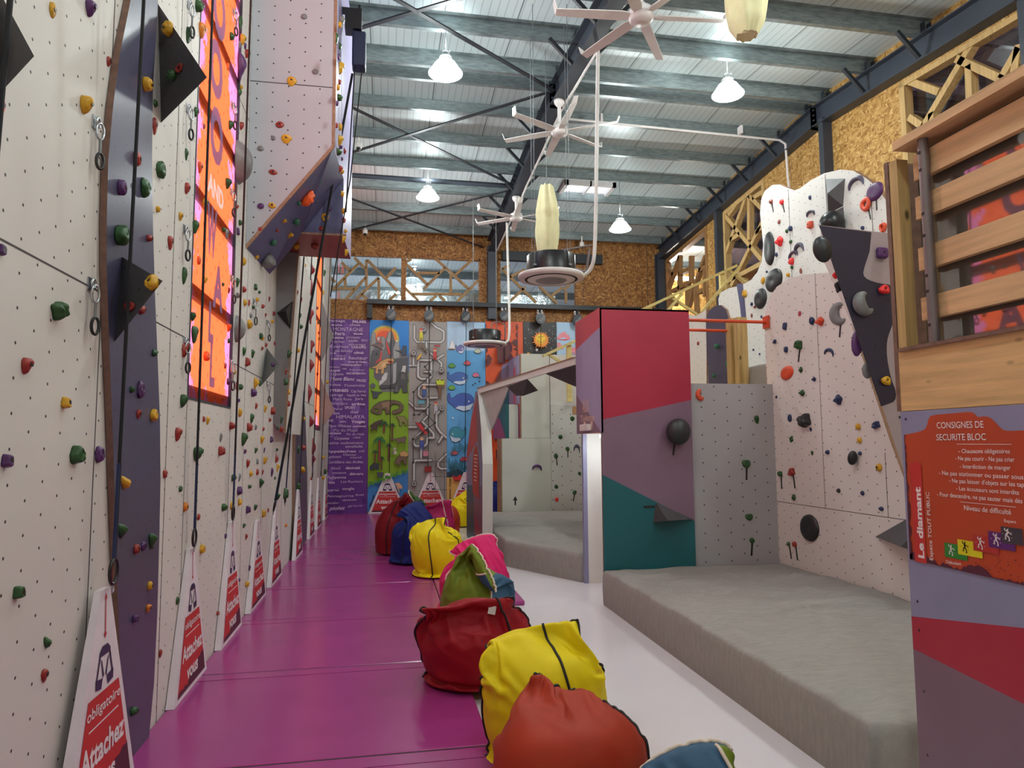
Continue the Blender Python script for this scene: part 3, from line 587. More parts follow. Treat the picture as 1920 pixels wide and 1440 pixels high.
(3.742,13.550,2.202, 0,-1.000,0, 0.101,0.101,0.030,'g','T',0,0,'CV','green drop-shaped hold, highest green one on the perforated panel in the cave'),
(-0.784,7.647,4.386, 0.799,0.034,-0.600, 0.050,0.051,0.035,'t','B',0,0,'U1','teal rounded hold, fourth teal one up the slate facet under the block'),
(5.600,9.060,5.246, -1.000,0,0, 0.067,0.079,0.041,'b','B',0,1,'MU','brown rounded hold, highest brown one on the tall upper boulder wall'),
(-1.340,7.718,2.869, 1.000,0,0, 0.057,0.067,0.035,'g','B',0,0,'W3','green rounded hold, seventeenth green one up the white wall under the block'),
(-1.208,8.424,1.885, 0.999,0,-0.049, 0.062,0.073,0.039,'r','J',0,0,'W4','red jug hold, lowest red one on the leaning white wedge'),
(-1.340,5.894,3.474, 1.000,0,0, 0.040,0.047,0.028,'g','B',0,0,'O1','green rounded hold, seventh green one up the near orange window strip'),
(5.600,8.699,4.051, -1.000,0,0, 0.059,0.061,0.041,'y','B',0,0,'MU','yellow rounded hold, highest yellow one on the tall upper boulder wall'),
(4.370,5.519,1.099, -1.000,0,0, 0.051,0.038,0.025,'n','B',0,0,'PW','navy rounded hold, lowest navy one on the pale pink boulder wall'),
(3.391,13.550,1.443, 0,-1.000,0, 0.086,0.115,0.026,'g','B',0,1,'CV','green rounded hold, fourth green one up the perforated panel in the cave'),
(-1.340,7.352,3.325, 1.000,0,0, 0.057,0.067,0.029,'g','K',0,0,'W3','green blocky hold, highest green one on the white wall under the block'),
(-1.340,7.164,2.994, 1.000,0,0, 0.064,0.075,0.021,'a','S',0,0,'W3','grey pointed hold, highest grey one on the white wall under the block'),
(-1.340,6.529,3.739, 1.000,0,0, 0.048,0.056,0.028,'g','B',0,0,'W2','green rounded hold, fifth green one up the white strip right of the orange window'),
(-1.110,6.850,4.707, 0,-1.000,0, 0.045,0.049,0.014,'a','B',0,0,'OF','grey rounded hold, second grey one up the white front of overhanging block'),
(4.370,6.240,1.593, -1.000,0,0, 0.042,0.046,0.032,'n','B',0,0,'PW','navy rounded hold, fourth navy one up the pale pink boulder wall'),
(4.370,5.757,1.221, -1.000,0,0, 0.043,0.046,0.021,'n','B',0,0,'PW','navy rounded hold, second navy one up the pale pink boulder wall'),
(3.488,13.550,1.825, 0,-1.000,0, 0.101,0.094,0.028,'g','B',0,0,'CV','green rounded hold, sixth green one up the perforated panel in the cave'),
(-1.185,8.786,2.347, 0.999,0,-0.049, 0.065,0.076,0.038,'y','B',0,0,'W4','yellow rounded hold, lowest yellow one on the leaning white wedge'),
(-1.340,8.583,1.762, 1.000,0,0, 0.063,0.074,0.036,'p','J',0,0,'W3','purple jug hold, tenth purple one up the white wall under the block'),
(-0.500,6.784,5.906, 1.000,0,0, 0.056,0.066,0.033,'y','B',0,0,'SX','yellow rounded hold, highest yellow one on the outer side of overhanging block'),
(-0.500,7.514,4.426, 1.000,0,0, 0.061,0.072,0.036,'y','B',0,0,'SX','yellow rounded hold, fifth yellow one up the outer side of overhanging block'),
(-1.340,7.616,1.648, 1.000,0,0, 0.050,0.059,0.034,'g','T',0,0,'W3','green drop-shaped hold, eleventh green one up the white wall under the block'),
(-1.340,7.369,1.411, 1.000,0,0, 0.052,0.062,0.027,'y','B',0,0,'W3','yellow rounded hold, fifth yellow one up the white wall under the block'),
(-0.744,7.950,4.161, 0,-1.000,0, 0.053,0.053,0.016,'r','B',0,0,'U2','red rounded hold, lowest red one on the upright slate facet under block'),
(4.370,6.098,1.221, -1.000,0,0, 0.038,0.045,0.028,'k','B',0,0,'PW','black rounded hold, second black one up the pale pink boulder wall'),
(-1.340,7.742,1.411, 1.000,0,0, 0.061,0.071,0.024,'r','J',0,0,'W3','red jug hold, fifth red one up the white wall under the block'),
(-1.340,7.781,0.574, 1.000,0,0, 0.049,0.057,0.035,'y','B',0,0,'W3','yellow rounded hold, second yellow one up the white wall under the block'),
(-1.300,11.464,1.654, 1.000,0,0, 0.074,0.087,0.057,'r','B',0,0,'S2','red rounded hold, only red one on the far slate column'),
(-1.340,7.581,2.111, 1.000,0,0, 0.055,0.065,0.028,'r','T',0,0,'W3','red drop-shaped hold, fourteenth red one up the white wall under the block'),
(-0.500,6.708,5.209, 1.000,0,0, 0.055,0.065,0.029,'y','B',0,0,'SX','yellow rounded hold, ninth yellow one up the outer side of overhanging block'),
(-1.140,9.438,3.271, 0.999,0,-0.049, 0.063,0.069,0.047,'g','B',0,0,'W4','green rounded hold, sixth green one up the leaning white wedge'),
(-1.340,7.070,3.105, 1.000,0,0, 0.058,0.071,0.018,'r','T',0,0,'W2','red drop-shaped hold, sixth red one up the white strip right of the orange window'),
(-0.500,6.899,5.748, 1.000,0,0, 0.063,0.074,0.026,'g','B',0,0,'SX','green rounded hold, third green one up the outer side of overhanging block'),
(-0.500,7.156,4.799, 1.000,0,0, 0.052,0.061,0.035,'p','B',0,0,'SX','purple rounded hold, second purple one up the outer side of overhanging block'),
(-1.340,8.869,0.590, 1.000,0,0, 0.042,0.101,0.023,'s','L',0,0,'W3','slate long hold, only slate one on the white wall under the block'),
(-1.211,6.850,3.786, 0,-1.000,0, 0.041,0.045,0.012,'r','B',0,0,'OF','red rounded hold, lowest red one on the white front of overhanging block'),
(4.370,6.993,0.584, -1.000,0,0, 0.043,0.051,0.028,'g','B',0,1,'PW','green rounded hold, lowest green one on the pale pink boulder wall'),
(3.633,13.550,1.584, 0,-1.000,0, 0.094,0.086,0.026,'g','B',0,1,'CV','green rounded hold, fifth green one up the perforated panel in the cave'),
(3.769,13.550,0.709, 0,-1.000,0, 0.086,0.093,0.026,'g','B',0,1,'CV','green rounded hold, lowest green one on the perforated panel in the cave'),
(-1.174,8.484,2.571, 0.999,0,-0.049, 0.063,0.074,0.030,'r','T',0,0,'W4','red drop-shaped hold, fourth red one up the leaning white wedge'),
(-1.123,9.363,3.620, 0.999,0,-0.049, 0.076,0.089,0.030,'r','T',0,0,'W4','red drop-shaped hold, fifth red one up the leaning white wedge'),
(-1.340,15.097,5.403, 1.000,0,0, 0.125,0.146,0.054,'g','T',0,0,'W6','green drop-shaped hold, highest green one on the last white strip at left'),
(-1.340,6.182,3.032, 1.000,0,0, 0.045,0.052,0.019,'r','T',0,0,'O1','red drop-shaped hold, fifth red one up the near orange window strip'),
(-1.340,5.486,1.895, 1.000,0,0, 0.039,0.045,0.015,'r','B',0,0,'O1','red rounded hold, third red one up the near orange window strip'),
(5.600,8.410,4.037, -1.000,0,0, 0.049,0.083,0.021,'b','B',0,0,'MU','brown rounded hold, third brown one up the tall upper boulder wall'),
(-0.500,7.427,4.642, 1.000,0,0, 0.051,0.059,0.037,'y','B',0,0,'SX','yellow rounded hold, sixth yellow one up the outer side of overhanging block'),
(-0.500,7.814,4.226, 1.000,0,0, 0.053,0.062,0.038,'r','B',0,0,'SX','red rounded hold, lowest red one on the outer side of overhanging block'),
(-1.330,7.340,3.642, 0.799,0.034,-0.600, 0.045,0.053,0.028,'y','B',0,0,'U1',''),
(-1.340,7.385,1.411, 1.000,0,0, 0.046,0.054,0.028,'y','J',0,0,'W3',''),
(-1.340,5.224,4.047, 1.000,0,0, 0.036,0.042,0.016,'r','T',0,0,'O1',''),
(-1.340,6.544,5.454, 1.000,0,0, 0.052,0.061,0.018,'p','B',0,0,'W2',''),
(4.370,5.765,1.588, -1.000,0,0, 0.040,0.040,0.020,'n','B',0,0,'PW',''),
(5.600,7.143,4.242, -1.000,0,0, 0.046,0.047,0.032,'n','B',0,0,'MU',''),
(3.396,13.550,0.575, 0,-1.000,0, 0.078,0.093,0.024,'u','B',0,1,'CV',''),
(-1.340,7.096,0.928, 1.000,0,0, 0.040,0.047,0.030,'g','T',0,0,'W3',''),
(-1.340,15.658,2.240, 1.000,0,0, 0.127,0.149,0.049,'g','B',0,0,'W6',''),
(-1.340,7.168,2.993, 1.000,0,0, 0.043,0.072,0.018,'a','S',0,0,'W2',''),
(4.360,8.579,2.593, -1.000,0,0, 0.051,0.059,0.035,'t','B',0,0,'TG',''),
(-1.123,8.938,3.622, 0.999,0,-0.049, 0.064,0.075,0.029,'r','T',0,0,'W4',''),
(-1.340,6.127,2.369, 1.000,0,0, 0.044,0.051,0.015,'r','B',0,0,'O1',''),
(-1.340,16.244,3.132, 1.000,0,0, 0.085,0.087,0.059,'y','B',0,0,'W6',''),
(3.391,13.550,0.829, 0,-1.000,0, 0.079,0.086,0.024,'g','B',0,1,'CV',''),
(-1.340,7.459,3.214, 1.000,0,0, 0.043,0.051,0.030,'y','B',0,0,'W3',''),
(-0.500,8.141,4.204, 1.000,0,0, 0.055,0.056,0.038,'y','B',0,0,'SX',''),
(5.600,8.136,4.973, -1.000,0,0, 0.053,0.062,0.023,'n','B',0,0,'MU',''),
(5.600,8.879,4.880, -1.000,0,0, 0.057,0.067,0.026,'b','B',0,0,'MU',''),
(5.600,8.699,4.687, -1.000,0,0, 0.056,0.066,0.025,'g','B',0,1,'MU',''),
(5.600,8.981,4.421, -1.000,0,0, 0.057,0.068,0.026,'n','B',0,0,'MU',''),
(4.370,6.504,1.586, -1.000,0,0, 0.041,0.048,0.017,'g','T',0,0,'PW',''),
(-1.340,7.729,1.523, 1.000,0,0, 0.051,0.060,0.023,'a','J',0,0,'W3',''),
(-1.340,6.222,2.595, 1.000,0,0, 0.037,0.043,0.021,'g','B',0,0,'O1',''),
(-1.340,7.055,1.641, 1.000,0,0, 0.041,0.049,0.024,'p','T',0,0,'W3',''),
(-1.340,7.314,1.285, 1.000,0,0, 0.042,0.043,0.029,'g','B',0,0,'W3',''),
(-0.500,6.774,5.562, 1.000,0,0, 0.055,0.065,0.022,'p','B',0,0,'SX',''),
(-0.500,7.928,5.086, 1.000,0,0, 0.064,0.076,0.026,'r','B',0,0,'SX',''),
(-1.340,7.594,1.885, 1.000,0,0, 0.053,0.062,0.019,'a','B',0,0,'W3',''),
(-1.300,10.961,3.117, 1.000,0,0, 0.071,0.083,0.038,'y','B',0,0,'S2',''),
(-1.340,16.051,1.094, 1.000,0,0, 0.104,0.122,0.059,'g','B',0,0,'W6',''),
(-1.340,7.317,1.284, 1.000,0,0, 0.040,0.043,0.029,'g','B',0,0,'W3',''),
(-0.500,6.901,5.367, 1.000,0,0, 0.047,0.055,0.027,'r','B',0,0,'SX',''),
(-0.500,6.623,5.002, 1.000,0,0, 0.045,0.053,0.025,'p','B',0,0,'SX',''),
(-1.340,7.235,0.802, 1.000,0,0, 0.047,0.055,0.018,'r','T',0,0,'W3',''),
(-1.340,6.417,4.981, 1.000,0,0, 0.036,0.043,0.023,'y','B',0,0,'W2',''),
(-1.340,7.790,3.210, 1.000,0,0, 0.040,0.047,0.032,'r','B',0,0,'W3',''),
(-1.340,7.762,2.363, 1.000,0,0, 0.045,0.075,0.019,'g','B',0,0,'W3',''),
(-1.340,7.768,0.698, 1.000,0,0, 0.054,0.065,0.017,'g','T',0,0,'W3',''),
(-1.340,7.451,0.462, 1.000,0,0, 0.050,0.062,0.016,'p','B',0,0,'W3',''),
(-1.340,7.832,2.863, 1.000,0,0, 0.043,0.050,0.029,'y','B',0,0,'W3',''),
(-1.340,11.534,4.323, 1.000,0,0, 0.064,0.075,0.046,'g','T',0,0,'W5',''),
(-1.300,11.374,2.113, 1.000,0,0, 0.062,0.073,0.045,'y','B',0,0,'S2',''),
(-1.340,6.328,0.925, 1.000,0,0, 0.039,0.046,0.015,'p','B',0,0,'W3',''),
(-1.340,7.229,0.806, 1.000,0,0, 0.042,0.049,0.021,'r','B',0,0,'W2',''),
(-1.123,7.267,3.912, 0.799,0.034,-0.600, 0.036,0.037,0.025,'r','B',0,0,'U1',''),
(5.600,8.608,4.505, -1.000,0,0, 0.047,0.055,0.030,'g','B',0,0,'MU',''),
(5.600,8.609,4.135, -1.000,0,0, 0.047,0.055,0.030,'g','B',0,0,'MU',''),
(-1.340,6.109,0.331, 1.000,0,0, 0.030,0.035,0.021,'r','B',0,0,'W2',''),
(5.600,9.713,3.840, -1.000,0,0, 0.057,0.067,0.025,'n','B',0,0,'MU',''),
(4.370,6.512,1.830, -1.000,0,0, 0.038,0.045,0.015,'n','T',0,0,'PW',''),
(-1.340,11.568,4.547, 1.000,0,0, 0.064,0.076,0.042,'g','B',0,0,'W5',''),
(-1.340,6.510,2.357, 1.000,0,0, 0.041,0.048,0.015,'y','B',0,0,'W2',''),
(-0.500,6.644,4.789, 1.000,0,0, 0.045,0.053,0.022,'r','B',0,0,'SX',''),
(-1.340,8.238,3.390, 1.000,0,0, 0.053,0.062,0.020,'m','T',0,0,'W3',''),
(-1.340,7.258,3.094, 1.000,0,0, 0.035,0.041,0.027,'g','B',0,0,'W3',''),
(-1.340,7.845,2.754, 1.000,0,0, 0.038,0.044,0.030,'r','T',0,0,'W3',''),
(-1.340,15.655,0.982, 1.000,0,0, 0.087,0.089,0.061,'y','B',0,0,'W6',''),
(-1.340,6.412,3.851, 1.000,0,0, 0.030,0.036,0.024,'r','T',0,0,'W2',''),
(-1.340,8.554,3.274, 1.000,0,0, 0.044,0.052,0.029,'m','B',0,0,'W3',''),
(-1.340,7.058,1.642, 1.000,0,0, 0.035,0.042,0.022,'m','B',0,0,'W3',''),
(3.876,13.550,1.088, 0,-1.000,0, 0.065,0.079,0.019,'g','B',0,0,'CV',''),
(5.600,9.730,3.661, -1.000,0,0, 0.057,0.067,0.019,'b','B',0,0,'MU',''),
(-1.340,7.578,3.320, 1.000,0,0, 0.036,0.037,0.025,'g','B',0,0,'W3',''),
(-1.340,8.448,3.158, 1.000,0,0, 0.044,0.045,0.030,'y','B',0,0,'W3',''),
(-1.340,14.835,4.207, 1.000,0,0, 0.073,0.086,0.057,'y','B',0,0,'W6',''),
(-1.340,8.073,2.824, 1.000,0,0, 0.041,0.049,0.024,'r','B',0,0,'W3',''),
(-1.340,8.460,1.992, 1.000,0,0, 0.043,0.050,0.025,'r','B',0,0,'W3',''),
(-1.340,8.090,1.403, 1.000,0,0, 0.051,0.060,0.016,'r','T',0,0,'W3',''),
(4.400,9.118,3.110, -1.000,0,0, 0.049,0.057,0.021,'r','B',0,0,'TW',''),
(-1.340,5.951,3.028, 1.000,0,0, 0.028,0.033,0.018,'g','B',0,0,'O1',''),
(-1.340,8.157,1.644, 1.000,0,0, 0.039,0.066,0.017,'p','T',0,0,'W3',''),
(-1.340,6.934,0.441, 1.000,0,0, 0.032,0.038,0.020,'p','B',0,0,'W2',''),
(-1.340,8.045,1.876, 1.000,0,0, 0.041,0.048,0.021,'r','B',0,0,'W3',''),
(-1.208,8.163,1.891, 0.999,0,-0.049, 0.041,0.049,0.022,'g','B',0,0,'W4',''),
(-1.340,11.867,4.016, 1.000,0,0, 0.062,0.073,0.034,'y','B',0,0,'W5',''),
(-1.300,10.932,1.874, 1.000,0,0, 0.048,0.049,0.034,'y','B',0,0,'S2',''),
(-1.340,8.519,0.943, 1.000,0,0, 0.048,0.056,0.018,'r','T',0,0,'W3',''),
(-1.340,15.605,1.423, 1.000,0,0, 0.075,0.077,0.052,'y','B',0,0,'W6',''),
(-1.340,15.583,2.662, 1.000,0,0, 0.101,0.118,0.033,'r','T',0,0,'W6',''),
(-1.340,6.714,2.113, 1.000,0,0, 0.031,0.036,0.017,'p','B',0,0,'W2',''),
(-1.268,9.463,0.657, 0.999,0,-0.049, 0.045,0.053,0.026,'c','B',0,0,'W4',''),
(-0.500,7.489,4.808, 1.000,0,0, 0.040,0.047,0.021,'p','B',0,0,'SX',''),
(5.600,9.622,3.772, -1.000,0,0, 0.042,0.049,0.027,'b','B',0,0,'MU',''),
(-1.340,8.021,3.161, 1.000,0,0, 0.036,0.042,0.022,'r','T',0,0,'W3',''),
(-1.340,14.134,3.816, 1.000,0,0, 0.064,0.076,0.043,'y','B',0,0,'O2',''),
(-1.340,14.963,4.934, 1.000,0,0, 0.088,0.104,0.033,'y','B',0,0,'W6',''),
(4.370,7.127,2.208, -1.000,0,0, 0.034,0.040,0.012,'n','B',0,0,'PW',''),
(-1.340,13.968,3.088, 1.000,0,0, 0.068,0.080,0.036,'r','B',0,0,'O2',''),
(5.600,9.450,3.590, -1.000,0,0, 0.041,0.049,0.020,'n','B',0,0,'MU',''),
(-1.340,9.041,1.640, 1.000,0,0, 0.034,0.040,0.026,'g','B',0,0,'W3',''),
(-1.300,10.887,1.873, 1.000,0,0, 0.042,0.049,0.032,'y','B',0,0,'S2',''),
(-1.340,8.689,2.931, 1.000,0,0, 0.042,0.049,0.017,'m','B',0,0,'W3',''),
(-1.340,11.722,4.688, 1.000,0,0, 0.057,0.067,0.025,'y','T',0,0,'W5',''),
(-1.340,13.934,4.106, 1.000,0,0, 0.068,0.080,0.031,'g','B',0,0,'O2',''),
(-1.340,13.725,4.359, 1.000,0,0, 0.058,0.068,0.037,'r','B',0,0,'O2',''),
(-1.340,13.787,2.343, 1.000,0,0, 0.058,0.068,0.036,'r','B',0,0,'O2',''),
(5.600,9.254,4.236, -1.000,0,0, 0.036,0.043,0.022,'n','B',0,0,'MU',''),
(-1.340,13.211,1.078, 1.000,0,0, 0.051,0.059,0.035,'r','B',0,0,'W5',''),
(-1.340,11.605,3.798, 1.000,0,0, 0.049,0.057,0.026,'y','B',0,0,'W5',''),
(-1.340,8.954,1.291, 1.000,0,0, 0.037,0.043,0.018,'g','B',0,0,'W3',''),
(-1.176,8.859,2.547, 0.999,0,-0.049, 0.034,0.040,0.019,'r','B',0,0,'W4',''),
(-1.340,14.100,3.932, 1.000,0,0, 0.055,0.065,0.033,'r','B',0,0,'O2',''),
(-1.340,15.683,3.767, 1.000,0,0, 0.061,0.072,0.037,'g','B',0,0,'W6',''),
(-1.340,8.009,0.690, 1.000,0,0, 0.030,0.035,0.016,'r','B',0,0,'W3',''),
(-1.340,13.431,0.616, 1.000,0,0, 0.051,0.060,0.030,'r','B',0,0,'W5',''),
(-1.340,8.988,0.700, 1.000,0,0, 0.031,0.036,0.019,'r','B',0,0,'W3',''),
(5.600,9.714,3.121, -1.000,0,0, 0.033,0.039,0.019,'n','B',0,0,'MU',''),
(5.600,9.540,3.032, -1.000,0,0, 0.032,0.038,0.019,'n','B',0,0,'MU',''),
]
G={
'slate1':[(4.153,0.022),(3.931,0.365),(3.831,0.864),(3.757,1.268),(3.7,1.533),(3.65,1.793),(3.595,2.049),(3.54,2.299),(3.493,2.546),(3.471,2.746),(3.455,3.052),(3.483,3.329),(3.537,3.63),(3.632,3.942),(3.68,4.12),(4.037,4.371),(4.046,4.215),(4.036,3.984),(4.02,3.723),(4.052,3.302),(4.115,2.922),(4.197,2.54),(4.286,2.181),(4.365,1.843),(4.416,1.497),(4.433,1.184),(4.45,0.719),(4.438,0.329),(4.381,0.031)],
'slate2':[(10.807,0.114),(10.631,1.183),(10.564,1.966),(10.62,2.762),(10.765,3.445),(11.27,2.913),(11.863,2.087),(12.245,1.282),(12.374,0.551),(12.374,0.083)],
'pink':[(7.194,0.349),(7.26,1.266),(7.307,2.185),(7.328,2.876),(7.306,3.188),(7.214,3.359),(7.04,3.458),(6.784,3.496),(6.491,3.466),(6.179,3.406),(5.988,3.364),(5.78,2.749),(5.535,2.122),(5.366,1.687),(5.204,1.325),(5.088,1.111)],
'mush':[(10.796,4.153),(10.694,4.242),(10.398,4.249),(10.017,4.206),(9.72,4.223),(9.526,4.301),(9.395,4.434),(9.333,4.664),(9.361,4.921),(9.388,5.179),(9.344,5.373),(9.232,5.473),(9.027,5.487),(8.835,5.422),(8.667,5.311),(8.479,5.202),(8.354,5.185),(8.11,5.205),(7.824,5.187),(7.507,5.11),(7.264,4.998),(7.04,4.81),(6.872,4.636),(6.694,4.364),(6.537,4.036),(6.499,3.486),(6.595,2.205),(9.359,2.401),(9.992,2.869),(10.75,3.408)],
'mushstripe':[(10.166,4.258),(9.964,4.228),(9.9,3.707),(9.897,3.281),(9.974,2.867),(9.996,2.784),(10.023,2.872),(10.016,3.47),(10.086,3.916)],
'tongue':[(8.19,2.434),(8.815,2.487),(8.854,3.102),(8.851,3.402),(8.762,3.513),(8.586,3.545),(8.405,3.524),(8.264,3.438),(8.189,3.283),(8.17,2.931)],
'tonguewhite':[(8.903,2.494),(9.448,2.54),(9.434,3.587),(9.328,3.559),(9.154,3.519),(8.982,3.533),(8.849,3.553)],
'ovside':[(3.588,3.519),(4.236,3.483),(4.602,3.458),(4.395,0.328),(4.286,1.376),(4.095,1.977),(3.851,2.716)],
'ovdark':[(3.581,3.515),(4.074,3.481),(4.049,3.317),(3.99,3.176),(3.971,3.106),(4.014,3.066),(4.125,3.038),(4.252,3.029),(4.25,2.909),(4.249,2.725),(4.203,2.632),(4.166,2.54),(4.158,2.404),(4.188,2.224),(4.232,2.112),(4.217,2.035),(4.14,2.008),(4.078,1.99),(3.843,2.714)],
'archpanel':[(10.72,-0.008),(10.636,1.386),(10.807,1.968),(11.179,2.545),(11.517,2.589),(12.106,2.189),(12.839,1.522),(12.846,-0.337)],
'board':[(2.791,1.729),(2.716,1.738),(2.668,1.749),(2.652,1.77),(2.643,1.797),(2.624,1.813),(2.503,1.815),(2.423,1.818),(2.403,1.81),(2.393,1.797),(2.378,1.794),(2.353,1.797),(2.329,1.79),(2.302,1.764),(2.28,1.741),(2.257,1.736),(2.19,1.737),(1.88,1.743),(1.926,1.159),(2.797,1.167),(2.794,1.378),(2.793,1.571)],
'panelL':[(2.806,1.835),(2.807,1.377),(2.815,0.923),(2.812,0.253)],
'bandlilac':[(2.797,1.167),(2.799,0.919)],
'b1':(2.8,0.914),
'b1r':(2.241,1.077),
'b2':(2.801,0.767),
'b2r':(2.268,0.722),
'TX':[(2.5965,1.7535,2.3598,1.7517,0.0277),(2.602,1.7025,2.3526,1.7022,0.0277),(2.4887,1.6491,2.2498,1.6509,0.0177),(2.5076,1.6193,2.232,1.6194,0.0178),(2.4874,1.5867,2.2508,1.588,0.0177),(2.6001,1.5551,2.0742,1.5547,0.0184),(2.547,1.5251,2.1842,1.5272,0.018),(2.5125,1.4951,2.223,1.4962,0.0178),(2.6173,1.4632,2.2107,1.4655,0.0184),(2.4787,1.4163,2.2621,1.4188,0.0208),(2.2946,1.3876,2.2431,1.3874,0.0123),(2.5882,1.1831,2.5117,1.187,0.0136)],
'SQ':[('gr',2.594,2.478,1.276,1.21),('ye',2.523,2.403,1.299,1.232),('re',2.445,2.326,1.327,1.258),('pu',2.37,2.253,1.351,1.282),('da',2.311,2.218,1.376,1.308)],
'VT':[(2.71,1.183),(2.712,1.496),(2.66,1.183),(2.662,1.477)],
'LN':[(2.495,1.685),(2.242,1.684),(2.496,1.447),(2.24,1.448)],
'BUMP':0,
'rail':[(3.009,2.891),(2.813,2.709),(2.574,2.47),(2.345,2.242)],
'railcap':[(2.732,3.057),(2.729,3.105),(2.792,2.112),(2.806,1.835)],
'bw1':[(-1.247,5.557,-0.682,6.179),(-1.008,5.787,-1.004,5.565),(-0.791,6.319,-0.52,6.051),(-0.501,6.276,-0.493,5.606),(-0.979,5.268,-0.517,5.828),(-0.735,5.276,-0.194,5.84),(-0.598,5.413,-0.468,5.273),(-0.194,5.818,-0.188,5.282),(-0.479,6.277,0.264,5.521),(0.001,5.848,0.216,6.104),(0.071,5.291,0.243,5.431),(-1.384,5.519,-0.781,5.54),(-1.389,5.817,-1.25,5.689),(-1.098,6.183,-0.882,5.97)],
'bw2':[(0.434,6.249,1.021,5.706),(0.922,5.589,1.454,6.155),(1.208,6.384,2.063,5.63),(0.766,5.991,1.32,6.013),(1.6,5.978,1.601,5.5),(1.724,5.983,2.131,6.379),(1.77,5.3,2.313,5.868),(0.438,5.617,0.791,5.292),(0.637,5.455,1.882,5.486),(1.3,5.455,1.456,5.29),(1.078,5.29,1.233,5.419),(0.434,6.249,0.609,6.347)],
'bw3':[(2.922,6.184,3.817,5.331),(3.148,5.368,3.528,5.728),(3.909,5.756,4.377,5.334),(4.231,5.519,4.531,5.764),(3.123,5.974,3.532,6.194),(4.559,5.677,4.802,5.921),(4.619,5.65,4.615,5.342),(2.922,6.184,3.125,6.294)],
'rwA':[(12.708,6.903,13.734,5.778),(12.152,6.062,13.506,5.05),(13.741,6.884,12.208,5.253),(12.712,6.847,12.199,6.331),(12.515,6.644,12.079,6.632),(12.648,6.749,12.711,5.833),(13.476,6.061,13.056,6.07),(13.774,5.191,12.177,5.227),(13.191,5.188,12.911,4.989),(12.43,5.896,12.226,5.942),(12.998,6.915,13.516,6.627)],
'rwB':[(16.994,5.712,16.09,6.422),(16.788,6.25,16.468,6.032),(16.121,6.431,16.182,5.479),(15.463,6.251,15.507,5.589),(16.151,5.968,15.6,5.962),(16.593,5.623,15.622,5.629),(14.695,6.041,15.374,5.404),(15.011,5.774,14.685,5.779),(14.741,5.744,14.784,5.1),(15.714,5.585,15.749,5.045),(16.733,5.516,16.422,5.233),(15.402,5.411,15.69,5.034),(15.282,5.486,15.243,4.793),(15.1,5.268,14.853,5.263)],
'rwC':[(8.272,7.004,7.724,6.396),(7.124,6.906,8.067,6.016),(7.407,6.684,6.714,5.998),(7.234,6.496,7.248,6.009),(6.532,6.318,6.79,6.076),(8.268,6.305,8.037,6.065),(7.869,6.176,7.87,5.987),(6.529,6.354,6.639,5.939)],
'V0':[(-1.34,2.516,3.3),(-1.34,2.602,2.935),(-1.02,2.142,2.837),(-1.34,2.613,3.143)],
'V1':[(-1.34,4.153,4.292),(-1.34,4.291,3.63),(-1.0,3.935,3.752),(-1.34,4.429,4.075)],
'V2':[(-1.305,3.678,2.643),(-1.305,3.63,2.207),(-1.05,3.473,2.482),(-1.305,3.793,2.483)],
'VG':[(-1.34,8.171,2.807),(-1.34,7.859,2.34),(-1.12,7.654,2.555),(-1.34,8.265,2.611)],
'QD':[(3.366,3.193,2.974),(3.396,2.439,2.208),(4.734,4.675,4.439),(4.794,3.973,3.754),(4.819,3.142,2.931),(4.91,2.399,2.185),(6.026,5.46,5.244),(6.092,4.643,4.43),(6.149,3.891,3.673),(6.248,3.151,2.931),(6.303,2.417,2.177),(7.286,3.162,2.92),(8.124,3.089,2.879),(8.226,2.396,2.183),(10.283,3.428,3.161),(9.606,2.479,2.287)],
'belays':[(0.113,4.844),(1.038,4.843),(1.941,4.841),(2.917,4.895),(3.843,4.851),(4.815,4.849)],
}
# ------------------------------------------------------------------ materials
XL = -1.34; YB = 17.12
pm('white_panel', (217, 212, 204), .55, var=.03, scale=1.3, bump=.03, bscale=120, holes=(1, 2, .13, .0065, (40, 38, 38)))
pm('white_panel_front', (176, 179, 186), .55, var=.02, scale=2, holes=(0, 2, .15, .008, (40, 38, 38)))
pm('white_plain', (224, 221, 214), .5, var=.02)
pm('cave_white', (214, 213, 202), .5, var=.03, scale=2)
pm('cave_holes', (212, 211, 204), .5, var=.03, scale=2, holes=(0, 2, .19, .011, (60, 58, 55)))
pm('pink_panel', (226, 217, 212), .55, var=.035, scale=1.5, holes=(1, 2, .125, .0065, (40, 36, 36)))
pm('boulder_white', (232, 232, 226), .5, var=.02, scale=1.5, holes=(1, 2, .13, .007, (110, 108, 105)))
pm('grey_panel', (168, 163, 164), .5, var=.04, scale=1.5, holes=(0, 2, .155, .008, (35, 33, 33)))
pm('mauve_grey', (170, 152, 154), .5, var=.03)
pm('slate_panel', (76, 74, 98), .34, var=.07, scale=2, bump=.05, bscale=40, holes=(1, 2, .15, .006, (25, 24, 30)))
pm('slate_plain', (86, 86, 124), .4, var=.05, scale=3)
pm('slate_dark', (80, 66, 88), .45, var=.05)
pm('overhang_dark', (46, 42, 62), .45, var=.08, scale=2)
pm('soffit_red', (140, 58, 48), .45, var=.06)
pm('seam', (70, 64, 62), .7)
pm('ply_edge', (150, 116, 92), .6, var=.2, scale=30)
pm('ply_brown', (120, 88, 74), .6, var=.2, scale=25)
pm('crimson', (168, 40, 66), .38, var=.06, scale=2)
pm('crimson_light', (188, 66, 82), .38, var=.05, scale=2)
pm('mauve', (126, 98, 116), .4, var=.06, scale=2)
pm('teal', (24, 92, 98), .4, var=.06, scale=2)
pm('lilac', (158, 150, 184), .42, var=.03)
pm('lilac_grey', (140, 139, 170), .42, var=.03)
pm('rose', (190, 60, 76), .45); pm('violet_pink', (160, 60, 120), .45)
